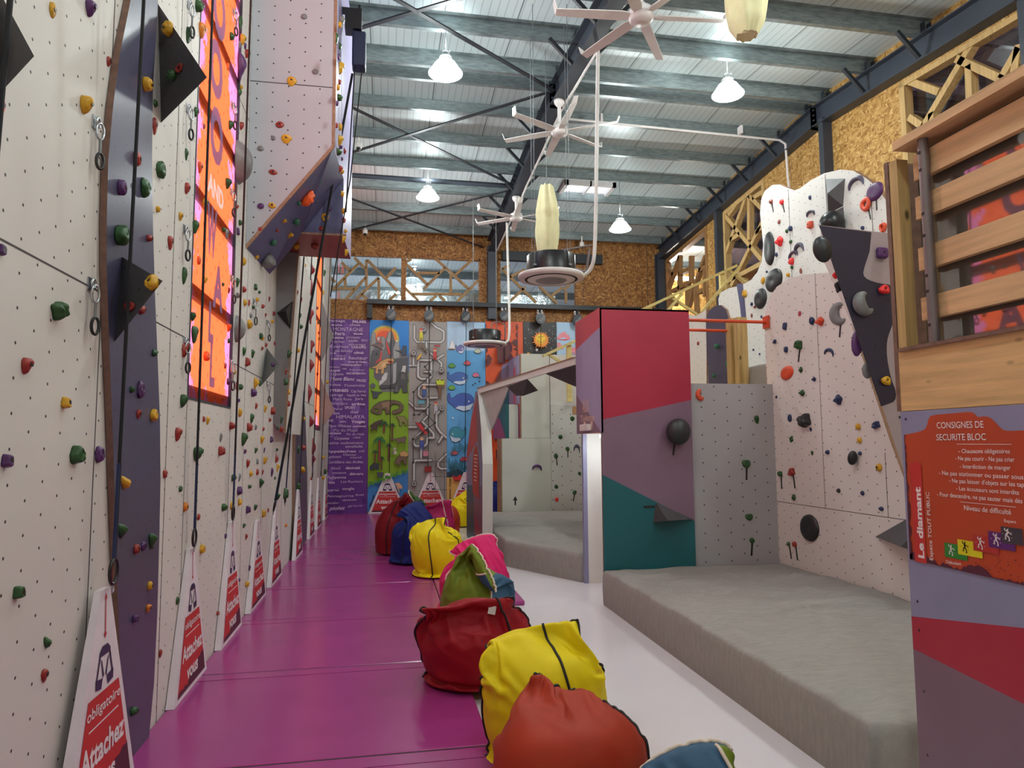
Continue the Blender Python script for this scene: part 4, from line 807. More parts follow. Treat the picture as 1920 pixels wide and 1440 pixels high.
pm('pvc_magenta', (160, 56, 126), .22, var=.05, scale=3, bump=.12, bscale=9, spec=.55)
pm('floor_white', (226, 220, 224), .22, var=.03, scale=1.2, spec=.45, bump=.01, bscale=30)
pm('anthracite', (52, 58, 68), .45, var=.06)
pm('black_steel', (36, 40, 46), .5)
pm('black_plastic', (26, 26, 28), .35)
pm('white_plastic', (226, 222, 218), .4)
pm('white_metal', (222, 216, 214), .35)
pm('chrome', (190, 195, 200), .25, metal=.9)
pm('galv_pipe', (128, 116, 116), .4, metal=.5)
pm('cream_fabric', (226, 220, 172), .75, var=.05, scale=10)
pm('rope_black', (22, 22, 26), .8); pm('dark_red', (110, 22, 30), .4); pm('seam_maroon', (52, 12, 40), .7)
pm('navy_web', (30, 46, 84), .7)
pm('orange_paint', (206, 74, 40), .35)
pm('sign_white', (228, 218, 222), .6); pm('sign_red', (196, 46, 44), .6, var=.05); pm('sign_dark', (84, 26, 50), .6)
pm('sign_navy', (58, 36, 76), .6); pm('ink_white', (236, 226, 226), .6)
pm('wire', (120, 124, 126), .5, metal=.5)
pm('foil', (200, 208, 214), .22, metal=.95, bump=.8, bscale=14)
t = NT('galv_steel').set(.36, .55); P = t.pos()
t.l(t.ramp(t.noise(P, 7, 4, .6, (1, 1, 5)), [(.3, (116, 127, 128)), (.7, (156, 166, 167))]), t.b.inputs['Base Color']); MATS['galv_steel'] = t.m
t = NT('roof_sheet').set(.42, .15); P = t.pos()
sx = t.n('ShaderNodeSeparateXYZ'); t.l(P, sx.inputs[0])
fr = t.math('FRACT', t.math('MULTIPLY', sx.outputs[0], 9.0))
rib = t.math('GREATER_THAN', fr, .86)
seam_ = t.math('LESS_THAN', t.math('FRACT', t.math('ADD', t.math('MULTIPLY', sx.outputs[0], 1.0), .27)), .018)
c_ = t.mix(rib, s2l((206, 218, 220)), s2l((180, 192, 194)))
t.l(t.mix(seam_, c_, s2l((120, 126, 128))), t.b.inputs['Base Color']); t.bump(fr, .25, .02); MATS['roof_sheet'] = t.m
t = NT('grey_felt').set(.95, 0, .1); P = t.pos()
f_ = t.noise(P, 7, 7, .8, (1, 4.5, 1)); g_ = t.noise(P, 3, 3)
t.l(t.mix(t.math('MULTIPLY', g_, .35), t.ramp(f_, [(.3, (142, 137, 132)), (.7, (166, 161, 156))]), s2l((146, 142, 137))), t.b.inputs['Base Color'])
t.bump(t.noise(P, 40, 4, .6, (1, 2, 1)), .2, .006); MATS['grey_felt'] = t.m
osb('osb', True); osb('osb_light', False)
wood('timber_x', (196, 158, 104), 0); wood('timber_y', (216, 174, 130), 1); wood('timber_z', (192, 160, 106), 2)
wood('cladding', (216, 174, 122), 1); wood('rail_pale', (214, 196, 130), 0, False)
wood('strut_wood', (158, 124, 82), 2, False); wood('strut_dark', (150, 112, 72), 2, False)
# lit window foil: translucent orange with pink torn edges
t = NT('orange_film'); P = t.pos()
sx = t.n('ShaderNodeSeparateXYZ'); t.l(P, sx.inputs[0])
n1 = t.noise(P, 1.5, 9, .8)
d1 = t.math('MINIMUM', t.math('ABSOLUTE', t.math('SUBTRACT', sx.outputs[1], 5.05)), t.math('ABSOLUTE', t.math('SUBTRACT', sx.outputs[1], 6.39)))
edge = t.math('SUBTRACT', 1, t.math('MULTIPLY', d1, 1.7))
bot = t.math('MULTIPLY', t.math('SUBTRACT', 2.55, sx.outputs[2]), 1.6)
mk = t.math('MAXIMUM', edge, bot)
mk = t.math('GREATER_THAN', t.math('ADD', t.math('MULTIPLY', mk, .34), n1), .75)
oc = t.mix(mk, s2l((255, 104, 60)), s2l((232, 124, 172)))
hv = t.math('DIVIDE', sx.outputs[2], .16); hu = t.math('DIVIDE', sx.outputs[1], .13)
hd = t.math('ADD', t.math('POWER', t.math('MULTIPLY', t.math('SUBTRACT', t.math('FRACT', hu), .5), 1.6), 2), t.math('POWER', t.math('SUBTRACT', t.math('FRACT', t.math('ADD', hv, t.math('MULTIPLY', t.math('PINGPONG', t.math('FLOOR', hu), 1.0), .5))), .5), 2))
oc = t.mix(t.math('LESS_THAN', hd, .012), oc, s2l((196, 62, 40)))
tr = t.n('ShaderNodeBsdfTranslucent'); t.l(oc, tr.inputs[0]); df = t.n('ShaderNodeBsdfDiffuse'); t.l(oc, df.inputs[0])
mx = t.n('ShaderNodeMixShader'); mx.inputs[0].default_value = .25; t.l(tr.outputs[0], mx.inputs[1]); t.l(df.outputs[0], mx.inputs[2])
t.l(mx.outputs[0], t.out.inputs[0]); MATS['orange_film'] = t.m
def film(name, rgb, k):
    t = NT(name); tr = t.n('ShaderNodeBsdfTranslucent'); tr.inputs[0].default_value = s2l(rgb); df = t.n('ShaderNodeBsdfDiffuse'); df.inputs[0].default_value = s2l(rgb)
    mx = t.n('ShaderNodeMixShader'); mx.inputs[0].default_value = k; t.l(tr.outputs[0], mx.inputs[1]); t.l(df.outputs[0], mx.inputs[2]); t.l(mx.outputs[0], t.out.inputs[0]); MATS[name] = t.m
film('violet_film', (164, 128, 166), .8); film('white_film', (252, 250, 250), .9)
def pane_mat(name, tint, gl, rough=.03, tr=.8):
    t = NT(name); a = t.n('ShaderNodeBsdfTransparent'); a.inputs[0].default_value = s2l(tint)
    g = t.n('ShaderNodeBsdfGlossy'); g.inputs['Roughness'].default_value = rough
    m = t.n('ShaderNodeMixShader'); m.inputs[0].default_value = gl; t.l(a.outputs[0], m.inputs[1]); t.l(g.outputs[0], m.inputs[2])
    t.l(m.outputs[0], t.out.inputs[0]); MATS[name] = t.m
pane_mat('clear_film', (235, 240, 240), .16); pane_mat('smoked_film', (190, 168, 186), .14); pane_mat('plexi', (120, 116, 112), .42, .02)
t = NT('acrylic'); a_ = t.n('ShaderNodeBsdfTransparent'); a_.inputs[0].default_value = s2l((150, 146, 142)); g_ = t.n('ShaderNodeBsdfGlossy'); g_.inputs['Roughness'].default_value = .03; g_.inputs[0].default_value = (.8, .8, .8, 1)
d_ = t.n('ShaderNodeBsdfDiffuse'); d_.inputs[0].default_value = s2l((128, 123, 118))
m1 = t.n('ShaderNodeMixShader'); m1.inputs[0].default_value = .45; t.l(a_.outputs[0], m1.inputs[1]); t.l(g_.outputs[0], m1.inputs[2])
m2 = t.n('ShaderNodeMixShader'); m2.inputs[0].default_value = .5; t.l(m1.outputs[0], m2.inputs[1]); t.l(d_.outputs[0], m2.inputs[2]); t.l(m2.outputs[0], t.out.inputs[0]); MATS['acrylic'] = t.m

# ------------------------------------------------------------------ setting
def roofz(y, o=0): return 7.62-.073*abs(y-10.2)-o
b = MB(); b.box(-2, 12, -4.2, 24, -.15, 0); struct(b.build('floor', 'floor_white'))
b = MB()
for y0, y1 in ((-4.2, 10.2), (10.2, 24.2)):
    z0, z1 = roofz(y0), roofz(y1)
    sk = (13.9, 14.8) if y0 > 5 else None
    xs = [(-2.5, 12.2, y0, y1)] if not sk else [(-2.5, 12.2, y0, sk[0]), (-2.5, 3.76, *sk), (4.90, 12.2, *sk), (-2.5, 12.2, sk[1], y1)]
    for xa, xb, ya, yb in xs:
        b.prism([(xa, ya, roofz(ya)), (xb, ya, roofz(ya)), (xb, yb, roofz(yb)), (xa, yb, roofz(yb))], (0, 0, .1))
struct(b.build('ceiling', 'roof_sheet'))
# skylight in the roof
b = MB()
for xa, xb, ya, yb in ((3.76, 3.84, 13.9, 14.8), (4.82, 4.90, 13.9, 14.8), (3.76, 4.9, 13.9, 13.97), (3.76, 4.9, 14.73, 14.8), (4.31, 4.35, 13.9, 14.8)):
    b.box(xa, xb, ya, yb, 7.25, 7.42)
wn = empty('window_4', (4.33, 14.35, 7.3)); struct(wn)
b.build('window_frame', 'white_metal', wn)
b = MB(); b.poly([(3.76, 13.9, 7.43), (4.9, 13.9, 7.43), (4.9, 14.8, 7.43), (3.76, 14.8, 7.43)][::-1]); b.build('pane', emit('daylight', (240, 248, 255), 1.6), wn)

# left wall with two tall window openings
b = MB()
for y0, y1, z0, z1 in ((-4.2, 5.05, 0, 7.75), (5.05, 6.39, 0, 2.03), (6.39, 13.69, 0, 7.75), (13.69, 14.85, 0, 2.0), (14.85, 17.2, 0, 7.75)):
    b.box(XL-.2, XL, y0, y1, z0, z1, 0)
for y in (3.54, 4.62, 5.04, 6.40, 7.0, 8.05, 9.6, 10.7, 12.75, 13.66, 14.9, 15.6): b.box(XL-.01, XL+.0012, y-.004, y+.004, 0, 7.6, 1)
for y0, y1 in ((-1, 5.03), (6.41, 13.6)): b.box(XL-.01, XL+.0012, y0, y1, 2.425, 2.433, 1)
for y0, y1 in ((-1, 5.03), (6.41, 13.6)): b.box(XL-.01, XL+.0012, y0, y1, 4.86, 4.868, 1)
struct(b.build('wall_left', ['white_panel', 'seam']))
def lit_window(name, y0, y1, z0, z1, words):
    o = empty(name, (XL, (y0+y1)/2, z0)); struct(o)
    b = MB(); b.poly([(XL-.02, y0, z0), (XL-.02, y1, z0), (XL-.02, y1, z1), (XL-.02, y0, z1)]); b.build('pane', 'orange_film', o)
    b = MB(); z = z0+.05
    while z < z1: b.box(XL-.10, XL-.035, y0, y1, z-.05, z+.05); z += .73
    b.build('girt', 'anthracite', o)
    b = MB()
    for ya in (y0, y1): b.box(XL-.18, XL+.004, ya-.008, ya+.008, z0, z1)
    b.box(XL-.18, XL+.004, y0, y1, z0-.012, z0+.004); b.build('window_frame', 'anthracite', o)
    b = MB(); c = MB()
    for txt, yc, zc, hh, ww, up in words:
        (c if txt == 'AND' else b).__class__
        put_text(c if txt == 'AND' else b, txt, (XL-.016, yc, zc), (0, 1, 0), (0, 0, 1), hh, ww, bold=.045)
    if b.v: b.build('printed_letters', 'violet_film', o)
    if c.v: c.build('printed_word', 'white_film', o)
# big letters read from the top down, the small white word between them
lit_window('window_1', 5.05, 6.39, 2.03, 7.3, [('O', 5.44, 5.02, .42, .42, 0), ('O', 5.40, 4.5, .42, .42, 0), ('O', 5.48, 3.98, .42, .42, 0), ('AND', 5.46, 3.66, .15, .52, 0),
    ('W', 5.48, 3.20, .38, .3, 0), ('A', 5.72, 2.82, .34, .34, 0), ('L', 5.62, 2.52, .3, .16, 0), ('L', 5.70, 2.18, .32, .16, 0)])
lit_window('window_2', 13.69, 14.85, 2.0, 7.1, [])

# back wall: OSB with two truss windows
b = MB()
for x0, x1, z0, z1 in ((-1.6, 7.4, 0, 5.22), (-1.6, -1.38, 5.22, 7.6), (-1.38, 2.36, 6.40, 7.6), (2.36, 2.84, 5.22, 7.6), (2.84, 4.9, 6.44, 7.6), (4.9, 7.4, 5.22, 7.6)):
    b.box(x0, x1, YB, YB+.12, z0, min(z1, roofz(YB)), 0)
for x in (5.08, 6.85): b.box(x-.006, x+.006, YB-.002, YB+.01, 5.3, 7.1, 1)
struct(b.build('wall_back', ['osb', 'seam']))
def truss(name, x0, x1, z0, z1, keys, mull=None):
    o = empty(name, ((x0+x1)/2, YB, z0)); struct(o)
    b = MB()
    for xa, xb, za, zb in ((x0, x0+.04, z0, z1), (x1-.04, x1, z0, z1), (x0, x1, z0, z0+.04), (x0, x1, z1-.04, z1)): b.box(xa, xb, YB+.01, YB+.11, za, zb)
    if mull: b.box(mull-.06, mull+.06, YB-.03, YB+.11, z0, z1)
    b.build('window_frame', 'osb', o)
    for k in keys:
        for s_ in G[k]:
            xa, za, xb, zb = s_
            xa = min(max(xa, x0), x1); xb = min(max(xb, x0), x1); za = min(max(za, z0), z1); zb = min(max(zb, z0), z1)
            b = MB(); b.bar((xa, YB+.06, za), (xb, YB+.06, zb), .065, .055, (0, 1, 0)); b.build('strut', 'strut_wood', o)
    b = MB(); n = 14
    for i in range(n):
        for j in range(5):
            q = [(x0+(x1-x0)*(i+a)/n, YB+.10+.012*noise.noise((i+a, j+c, x0)), z0+(z1-z0)*(j+c)/5) for a, c in ((0, 0), (1, 0), (1, 1), (0, 1))]
            b.add(q, [(0, 1, 2, 3)], 0, True)
    b.build('pane', 'clear_film', o)
truss('window_3', -1.38, 2.36, 5.22, 6.40, ('bw1', 'bw2'), .42)
truss('window_5', 2.84, 4.90, 5.22, 6.44, ('bw3',))

# right wall: OSB pillars and truss windows
XR = 7.3
b = MB()
for y0, y1, z0, z1 in ((-4.2, 6.3, 0, 9), (6.3, 8.40, 0, 5.0), (8.40, 12.03, 0, 9), (12.03, 13.74, 0, 3.6), (13.74, 14.52, 0, 9), (14.52, 16.95, 0, 3.4), (16.95, 17.2, 0, 9)):
    if z1 < 9: b.box(XR, XR+.08, y0, y1, z0, z1)
    else:
        ys = [y0] + ([10.2] if y0 < 10.2 < y1 else []) + [y1]
        for a, c in zip(ys, ys[1:]):
            b.prism([(XR, a, 0), (XR, c, 0), (XR, c, roofz(c)), (XR, a, roofz(a))], (.08, 0, 0))
for y0, y1 in ((6.3, 8.40), (12.03, 13.74), (14.52, 16.95)):
    b.prism([(XR, y0, roofz(y0, .62)), (XR, y1, roofz(y1, .62)), (XR, y1, roofz(y1)), (XR, y0, roofz(y0))], (.08, 0, 0))
struct(b.build('wall_right', 'osb_light'))
def side_truss(name, y0, y1, z0, key, wm, pane):
    o = empty(name, (XR, (y0+y1)/2, z0)); struct(o)
    zt = lambda y: roofz(y, .62)
    b = MB()
    for ya in (y0+.05, y1-.05): b.box(XR-.02, XR+.12, ya-.05, ya+.05, z0, zt(ya))
    b.bar((XR+.05, y0, zt(y0)-.04), (XR+.05, y1, zt(y1)-.04), .14, .08)
    b.box(XR-.02, XR+.12, y0, y1, z0, z0+.09); b.build('window_frame', wm, o)
    for s_ in G[key]:
        ya, za, yb, zb = s_
        cl = lambda y: min(max(y, y0), y1)
        ya, yb = cl(ya), cl(yb); za = min(max(za, z0), zt(ya)); zb = min(max(zb, z0), zt(yb))
        if abs(ya-yb)+abs(za-zb) < .08: continue
        b = MB(); b.bar((XR+.05, ya, za), (XR+.05, yb, zb), .095, .11, (1, 0, 0)); b.build('strut', wm, o)
    if pane:
        b = MB(); b.poly([(XR+.16, y0, z0), (XR+.16, y1, z0), (XR+.16, y1, zt(y1)), (XR+.16, y0, zt(y0))]); b.build('pane', pane, o)
side_truss('window_6', 12.03, 13.74, 3.6, 'rwA', 'timber_z', 'smoked_film')
side_truss('window_7', 14.52, 16.95, 3.4, 'rwB', 'strut_dark', None)
side_truss('window_8', 6.3, 8.40, 5.0, 'rwC', 'timber_z', 'smoked_film')
b = MB(); b.box(-2, 12, -4.4, -4.2, 0, 6.6); struct(b.build('wall_rear', 'white_plain'))
# rooms seen through the truss windows
b = MB(); b.box(11.9, 12, -4.2, 24, 0, 7.6); b.box(-2.4, 12, 23.9, 24, 0, 6.6); struct(b.build('wall_outer', 'lilac_grey'))
b = MB(); b.box(7.4, 11.9, 18.6, 18.7, 2, 6.9); struct(b.build('wall_annex', 'osb_light'))

# ------------------------------------------------------------------ roof steel
def place_label(name, b, mats, label, cat, group=None): return tag(b.build(name, mats), label, cat, group)
PUR = [(-2.9, 'behind'), (-.7, ''), (1.4, ''), (3.5, ''), (5.65, ''), (6.72, ''), (7.8, ''), (8.9, ''), (9.97, ''), (10.44, ''), (11.3, ''), (12.35, ''), (13.4, ''), (14.5, ''), (15.6, ''), (16.8, ''), (18.6, ''), (20.4, ''), (22.2, '')]
ordn = ['nearest', 'second nearest', 'third nearest', 'fourth nearest', 'fifth nearest', 'sixth nearest', 'seventh nearest', 'eighth nearest', 'ninth nearest', 'tenth nearest', 'eleventh nearest']
vis = [p[0] for p in PUR if 6.6 < p[0] < 17]
for y, _ in PUR:
    b = MB(); zt = roofz(y)-.005; h = .215
    sgn = 1 if y < 10.2 else -1
    b.box(-2.4, 11.9, y-.004, y+.004, zt-h, zt); b.box(-2.4, 11.9, y, y+.07*sgn, zt-h-.003, zt-h+.003); b.box(-2.4, 11.9, y-.07*sgn, y, zt-.004, zt)
    b.box(-2.4, 11.9, y+.066*sgn, y+.07*sgn, zt-h, zt-h+.02)
    i = vis.index(y) if y in vis else None
    if i is not None:
        lab = f"galvanised roof purlin across the hall, {ordn[i]} one visible in the photo"
        if y == 9.97: lab = 'galvanised roof purlin on the near side of the ridge pair'
        if y == 10.44: lab = 'galvanised roof purlin on the far side of the ridge pair'
    else: lab = 'galvanised roof purlin beyond the back wall windows' if y > 17 else 'galvanised roof purlin above and behind the viewer'
    place_label('roof_purlin', b, 'galv_steel', lab, 'purlin', 'roof purlins' if i is not None else ('purlins beyond the back wall' if y > 17 else 'purlins out of view'))
def rafter(x, label):
    o = empty('roof_rafter', (x, 6.5, 7.0)); tag(o, label, 'steel beam', 'roof rafters')
    b = MB(); H = .36
    for y0, y1 in ((-4.2, 10.2), (10.2, 17.1)):
        za, zb = roofz(y0, .22), roofz(y1, .22)
        for x0, x1, t0, t1 in ((x-.1, x+.1, 0, -.018), (x-.1, x+.1, -H+.018, -H), (x-.006, x+.006, -.018, -H+.018)):
            b.prism([(x0, y0, za+t0), (x0, y1, zb+t0), (x0, y1, zb+t1), (x0, y0, za+t1)], (x1-x0, 0, 0))
    b.build('beam', 'anthracite', o)
    b = MB()
    for s_ in (-1, 1): b.box(x-.1, x+.1, 10.2-.012, 10.2+.012, roofz(10.2, .62), roofz(10.2, .2))
    for k in range(4):
        for s_ in (-1, 1): b.tube([(x-.07*s_, 10.15, 7.06+.09*k), (x-.07*s_, 10.25, 7.06+.09*k)], .014, 6)
    b.build('ridge_plate', 'anthracite', o)
    b = MB()
    for y in vis:
        for s_ in (-1, 1): b.box(x+s_*.05-.004, x+s_*.05+.004, y-.08, y+.08, roofz(y, .22), roofz(y, .06))
    b.build('purlin_cleat', 'black_steel', o)
    for y in (7.8, 8.9, 11.3, 12.35, 13.4, 14.5, 15.6):
        for s_ in (-1, 1):
            if x > 5 and s_ > 0: continue
            b = MB(); b.bar((x+s_*.42, y, roofz(y, .2)), (x+s_*.09, y, roofz(y, .54)), .05, .05); b.build('knee_brace', 'black_steel', o)
rafter(2.62, 'dark steel roof rafter above the hanging ceiling fans, running to the back wall')
rafter(7.2, 'dark steel roof rafter along the chipboard side wall at right')
# columns
def column(x, y, z0, label, wd=.2):
    b = MB(); zt = roofz(y, .4)
    b.box(x-.1, x+.1, y-.1, y-.085, z0, zt); b.box(x-.1, x+.1, y+.085, y+.1, z0, zt); b.box(x-.006, x+.006, y-.085, y+.085, z0, zt)
    place_label('steel_column', b, 'anthracite', label, 'column', 'steel columns')
column(2.62, 17.0, 4.83, 'dark steel column in the middle of the back wall')
column(7.16, 17.0, 0, 'dark steel column in the far right corner of the hall')
b = MB(); b.box(7.13, 7.3, 9.94, 10.06, 0, roofz(10, .5)); place_label('steel_column', b, 'anthracite', 'dark steel column on the chipboard wall above the white boulder wall', 'column', 'steel columns')
b = MB(); b.box(7.13, 7.3, 13.72, 13.84, 0, roofz(13.8, .5)); place_label('steel_column', b, 'anthracite', 'dark steel column at the left edge of the smoked truss window', 'column', 'steel columns')
b = MB(); b.box(7.13, 7.3, 6.22, 6.36, 0, roofz(6.3, .5)); place_label('steel_column', b, 'anthracite', 'dark steel column in the top right corner of the photo', 'column', 'steel columns')
def rz(y, o=.42): return roofz(y, o)
def brace(p, q, label, wd=.06):
    b = MB(); p = Vector(p); q = Vector(q)
    if p.x > XL+.02 and False: pass
    b.bar(p, q, wd, .02, (0, 0, 1)); place_label('brace_bar', b, 'black_steel', label, 'roof brace', 'roof bracing')
def ext(p, q, x):   # extend the line p->q to abscissa x
    p = Vector(p); q = Vector(q); k = (x-p.x)/(q.x-p.x); y = p.y+(q.y-p.y)*k
    return (x, y, rz(y))
A = lambda x, y: (x, y, rz(y))
brace(A(2.55, 10.02), ext((2.554, 10.016, 0), (.095, 7.985, 0), -1.3), 'dark roof brace falling from the ridge towards the top left')
brace(ext((.758, 7.854, 0), (-.392, 8.733, 0), -1.3), A(2.55, 6.5), 'dark roof brace crossing the near bay behind the first lamp')
brace(ext((2.406, 13.325, 0), (-.683, 10.923, 0), -1.3), A(2.5, 13.42), 'dark roof brace crossing the middle bay, lower end on the right')
brace(A(2.5, 10.05), ext((2.423, 10.081, 0), (-.744, 12.576, 0), -1.3), 'dark roof brace crossing the middle bay, upper end on the right')
brace(ext((2.533, 17.175, 0), (-.874, 14.443, 0), -1.3), A(2.4, 17.05), 'dark roof brace crossing the far bay, lower end on the right')
brace(A(2.5, 13.67), ext((2.471, 13.691, 0), (-.906, 16.387, 0), -1.3), 'dark roof brace crossing the far bay, upper end on the right')
b = MB(); b.tube([(-1.3, 13.53, rz(13.53, .38)), (2.55, 13.58, rz(13.55, .38))], .05, 10); place_label('strut_tube', b, 'anthracite', 'dark straight tube between the left wall and the middle rafter', 'roof brace')
b = MB(); b.tube([(2.9, 10.9, 7.19), (7.0, 11.0, 7.17), (7.12, 11.0, 7.1), (7.14, 11.0, 6.5), (7.2, 11.0, 5.6)], .022, 8)
for x in (3.6, 6.2): b.box(x-.02, x+.02, 10.88, 11.0, 7.19, 7.33)
place_label('conduit_pipe', b, 'white_metal', 'thin grey conduit under the roof, bending down the chipboard wall', 'pipe')
# long beam on the back wall that carries the belay devices, dark duct above
o = empty('belay_beam', (3.2, 16.9, 5.1)); tag(o, 'long dark steel beam along the back wall carrying the belay devices', 'steel beam')
b = MB(); b.box(-.47, 7.1, 16.84, 17.0, 5.115, 5.225); b.build('beam', 'black_steel', o)
b = MB(); b.box(-.46, -.34, 16.9, 17.06, 4.77, 5.115); b.build('post', 'black_steel', o)
b = MB(); b.box(2.9, 5.55, 16.92, 17.08, 6.36, 6.6); place_label('air_duct', b, 'black_steel', 'dark rectangular box beam high on the chipboard back wall', 'duct')
# foil covered duct and lamp in the room behind
b = MB(); b.box(-1.3, 4.6, 18.2, 19.4, 4.4, 5.75); place_label('foil_duct', b, 'foil', 'silver foil covered duct behind the back wall truss windows', 'duct')
b = MB(); b.box(7.6, 8.5, 17.7, 17.78, 6.22, 6.32); place_label('tube_light', b, emit('tube_glow', (255, 250, 240), 9), 'bright tube light behind the truss window in the far right corner', 'lamp')
b = MB(); b.box(9.2, 9.3, 11.0, 14.2, 2.5, 5.6); place_label('crimson_banner', b, 'crimson', 'crimson banner behind the smoked truss window', 'banner')
for loc, e in (((8.0, 17.6, 5.9), 170), ((9.6, 11.5, 6.2), 30), ((9.8, 6, 6.4), 60)):  # point lights added for the rooms behind; only the first has a tube
    l = bpy.data.lights.new('annex_fill', 'POINT'); l.energy = e; l.shadow_soft_size = .15; l.color = (1, .93, .84)
    lo = bpy.data.objects.new('annex_fill', l); lo.location = loc; COL.objects.link(lo)
# ------------------------------------------------------------------ lamps
def lamp(x, y, ztop, zrim, label, w=None, tilt=0):
    o = empty('high_bay_lamp', (x, y, zrim)); tag(o, label, 'lamp', 'high bay lamps')
    H = .30
    b = MB(); b.lathe([(.03, .235), (.085, .225), (.095, .18), (.10, .168)], (x, y, zrim), 28); b.build('housing', 'white_metal', o)
    b = MB(); b.lathe([(.10, .17), (.135, .145), (.165, .10), (.20, .045), (.232, .005), (.232, -.005), (.21, -.012)], (x, y, zrim), 40); b.build('shade', LAMPSHADE, o)
    b = MB(); b.lathe([(.21, -.012), (.15, -.03), (.001, -.036)], (x, y, zrim), 40); b.build('diffuser', LAMPGLOW, o)
    b = MB(); b.tube([(x+.045*cos(a), y, zrim+.275+.045*sin(a)) for a in [2*pi*k/16 for k in range(16)]], .008, 6, closed=True)
    b.tube([(x+.055, y+.03*cos(a), zrim+.29+.03*sin(a)) for a in [2*pi*k/12 for k in range(12)]], .006, 6, closed=True); b.build('hook', 'wire', o)
    b = MB(); b.tube([(x, y, zrim+.32), (x+.006, y, (zrim+.32+ztop)/2), (x, y, ztop)], .005, 6); b.build('cable', 'wire', o)
    l = bpy.data.lights.new('lamp_light', 'POINT'); l.energy = (w or LAMP_W)*.85; l.shadow_soft_size = .16; l.color = (.93, 1, .985)
    lo = bpy.data.objects.new('lamp_light', l); COL.objects.link(lo); lo.location = (x, y, zrim-.22)
    l2 = bpy.data.lights.new('lamp_uplight', 'POINT'); l2.energy = (w or LAMP_W)*.13; l2.shadow_soft_size = .08; l2.color = (.90, 1, .99)
    lo2 = bpy.data.objects.new('lamp_uplight', l2); COL.objects.link(lo2); lo2.location = (x, y, zrim+.42)
    return o
LAMPSHADE = emit('lamp_shade', (236, 248, 250), 1.15); LAMPGLOW = emit('lamp_glow', (250, 255, 252), 9)
lamp(.755, 8.9, 7.31, 6.68, 'glowing bell lamp hung from the roof, nearest on the left')
lamp(4.87, 8.9, 7.31, 6.75, 'glowing bell lamp hung from the roof, nearest on the right')
lamp(.79, 13.4, 7.17, 6.58, 'glowing bell lamp hung from the roof, farther one on the left')
lamp(4.79, 13.4, 7.17, 6.14, 'glowing bell lamp hung low on a long cable, farther one on the right')
lamp(.78, 21, 6.6, 5.95, 'glowing bell lamp behind the back wall truss window', 120)
lamp(.75, 4.4, 6.95, 6.5, 'bell lamp above the viewer on the left'); lamp(4.87, 4.4, 6.95, 6.5, 'bell lamp above the viewer on the right')
lamp(.75, -.1, 6.6, 6.2, 'bell lamp behind the viewer on the left', 140); lamp(4.87, -.1, 6.6, 6.2, 'bell lamp behind the viewer on the right', 140)

# ------------------------------------------------------------------ ceiling fans
def fan(x, y, zt, zh, a0, R, label):
    o = empty('ceiling_fan', (x, y, zh)); tag(o, label, 'fan', 'ceiling fans')
    b = MB(); b.lathe([(.001, 0), (.085, 0), (.08, -.05), (.045, -.10), (.03, -.11)], (x, y, zt), 28); b.build('canopy', 'white_metal', o)
    b = MB(); b.tube([(x, y, zt-.1), (x, y, zh+.12)], .03, 14); b.build('downrod', 'white_metal', o)
    b = MB(); b.lathe([(.05, .14), (.075, .10), (.12, .075), (.13, .03), (.13, -.03), (.10, -.06), (.001, -.065)], (x, y, zh), 32); b.build('motor', 'white_metal', o)
    for k in range(6):
        a = a0+k*pi/3; d = Vector((cos(a), sin(a), 0)); e = Vector((-sin(a), cos(a), 0)); up = Vector((0, 0, 1))
        ch = (e*cos(.22)+up*sin(.22)); nr = d.cross(ch)
        b = MB(); c = Vector((x, y, zh))
        rs = [(.10, .035), (.2, .06), (.5, .056), (R-.02, .045)]
        ringsv = []
        for r, hw in rs:
            p = c+d*r
            ringsv.append([p-ch*hw-nr*.006, p+ch*hw-nr*.006, p+ch*hw+nr*.006, p-ch*hw+nr*.006])
        vs = [v for g in ringsv for v in g]; fs = [(0, 1, 2, 3), (15, 14, 13, 12)]
        for i in range(3):
            for j in range(4): fs.append((i*4+j, i*4+4+j, i*4+4+(j+1) % 4, i*4+(j+1) % 4))
        b.add(vs, fs)
        tip = c+d*(R-.02)
        b.prism([tip-ch*.045, tip+ch*.045, tip+ch*.06+d*.03+up*.09, tip-ch*.01+d*.03+up*.09], d*.01)
        b.build('blade', 'white_plastic', o)
fan(2.62, 6.55, 7.0, 6.19, -.087, .92, 'white six blade ceiling fan, nearest, cut by the top of the photo')
fan(2.62, 10.0, 7.03, 6.52, .50, .92, 'white six blade ceiling fan in the middle, under the roof ridge')
fan(2.62, 13.6, 6.78, 6.34, .42, .92, 'white six blade ceiling fan, farthest, beside the hanging fabric tube')

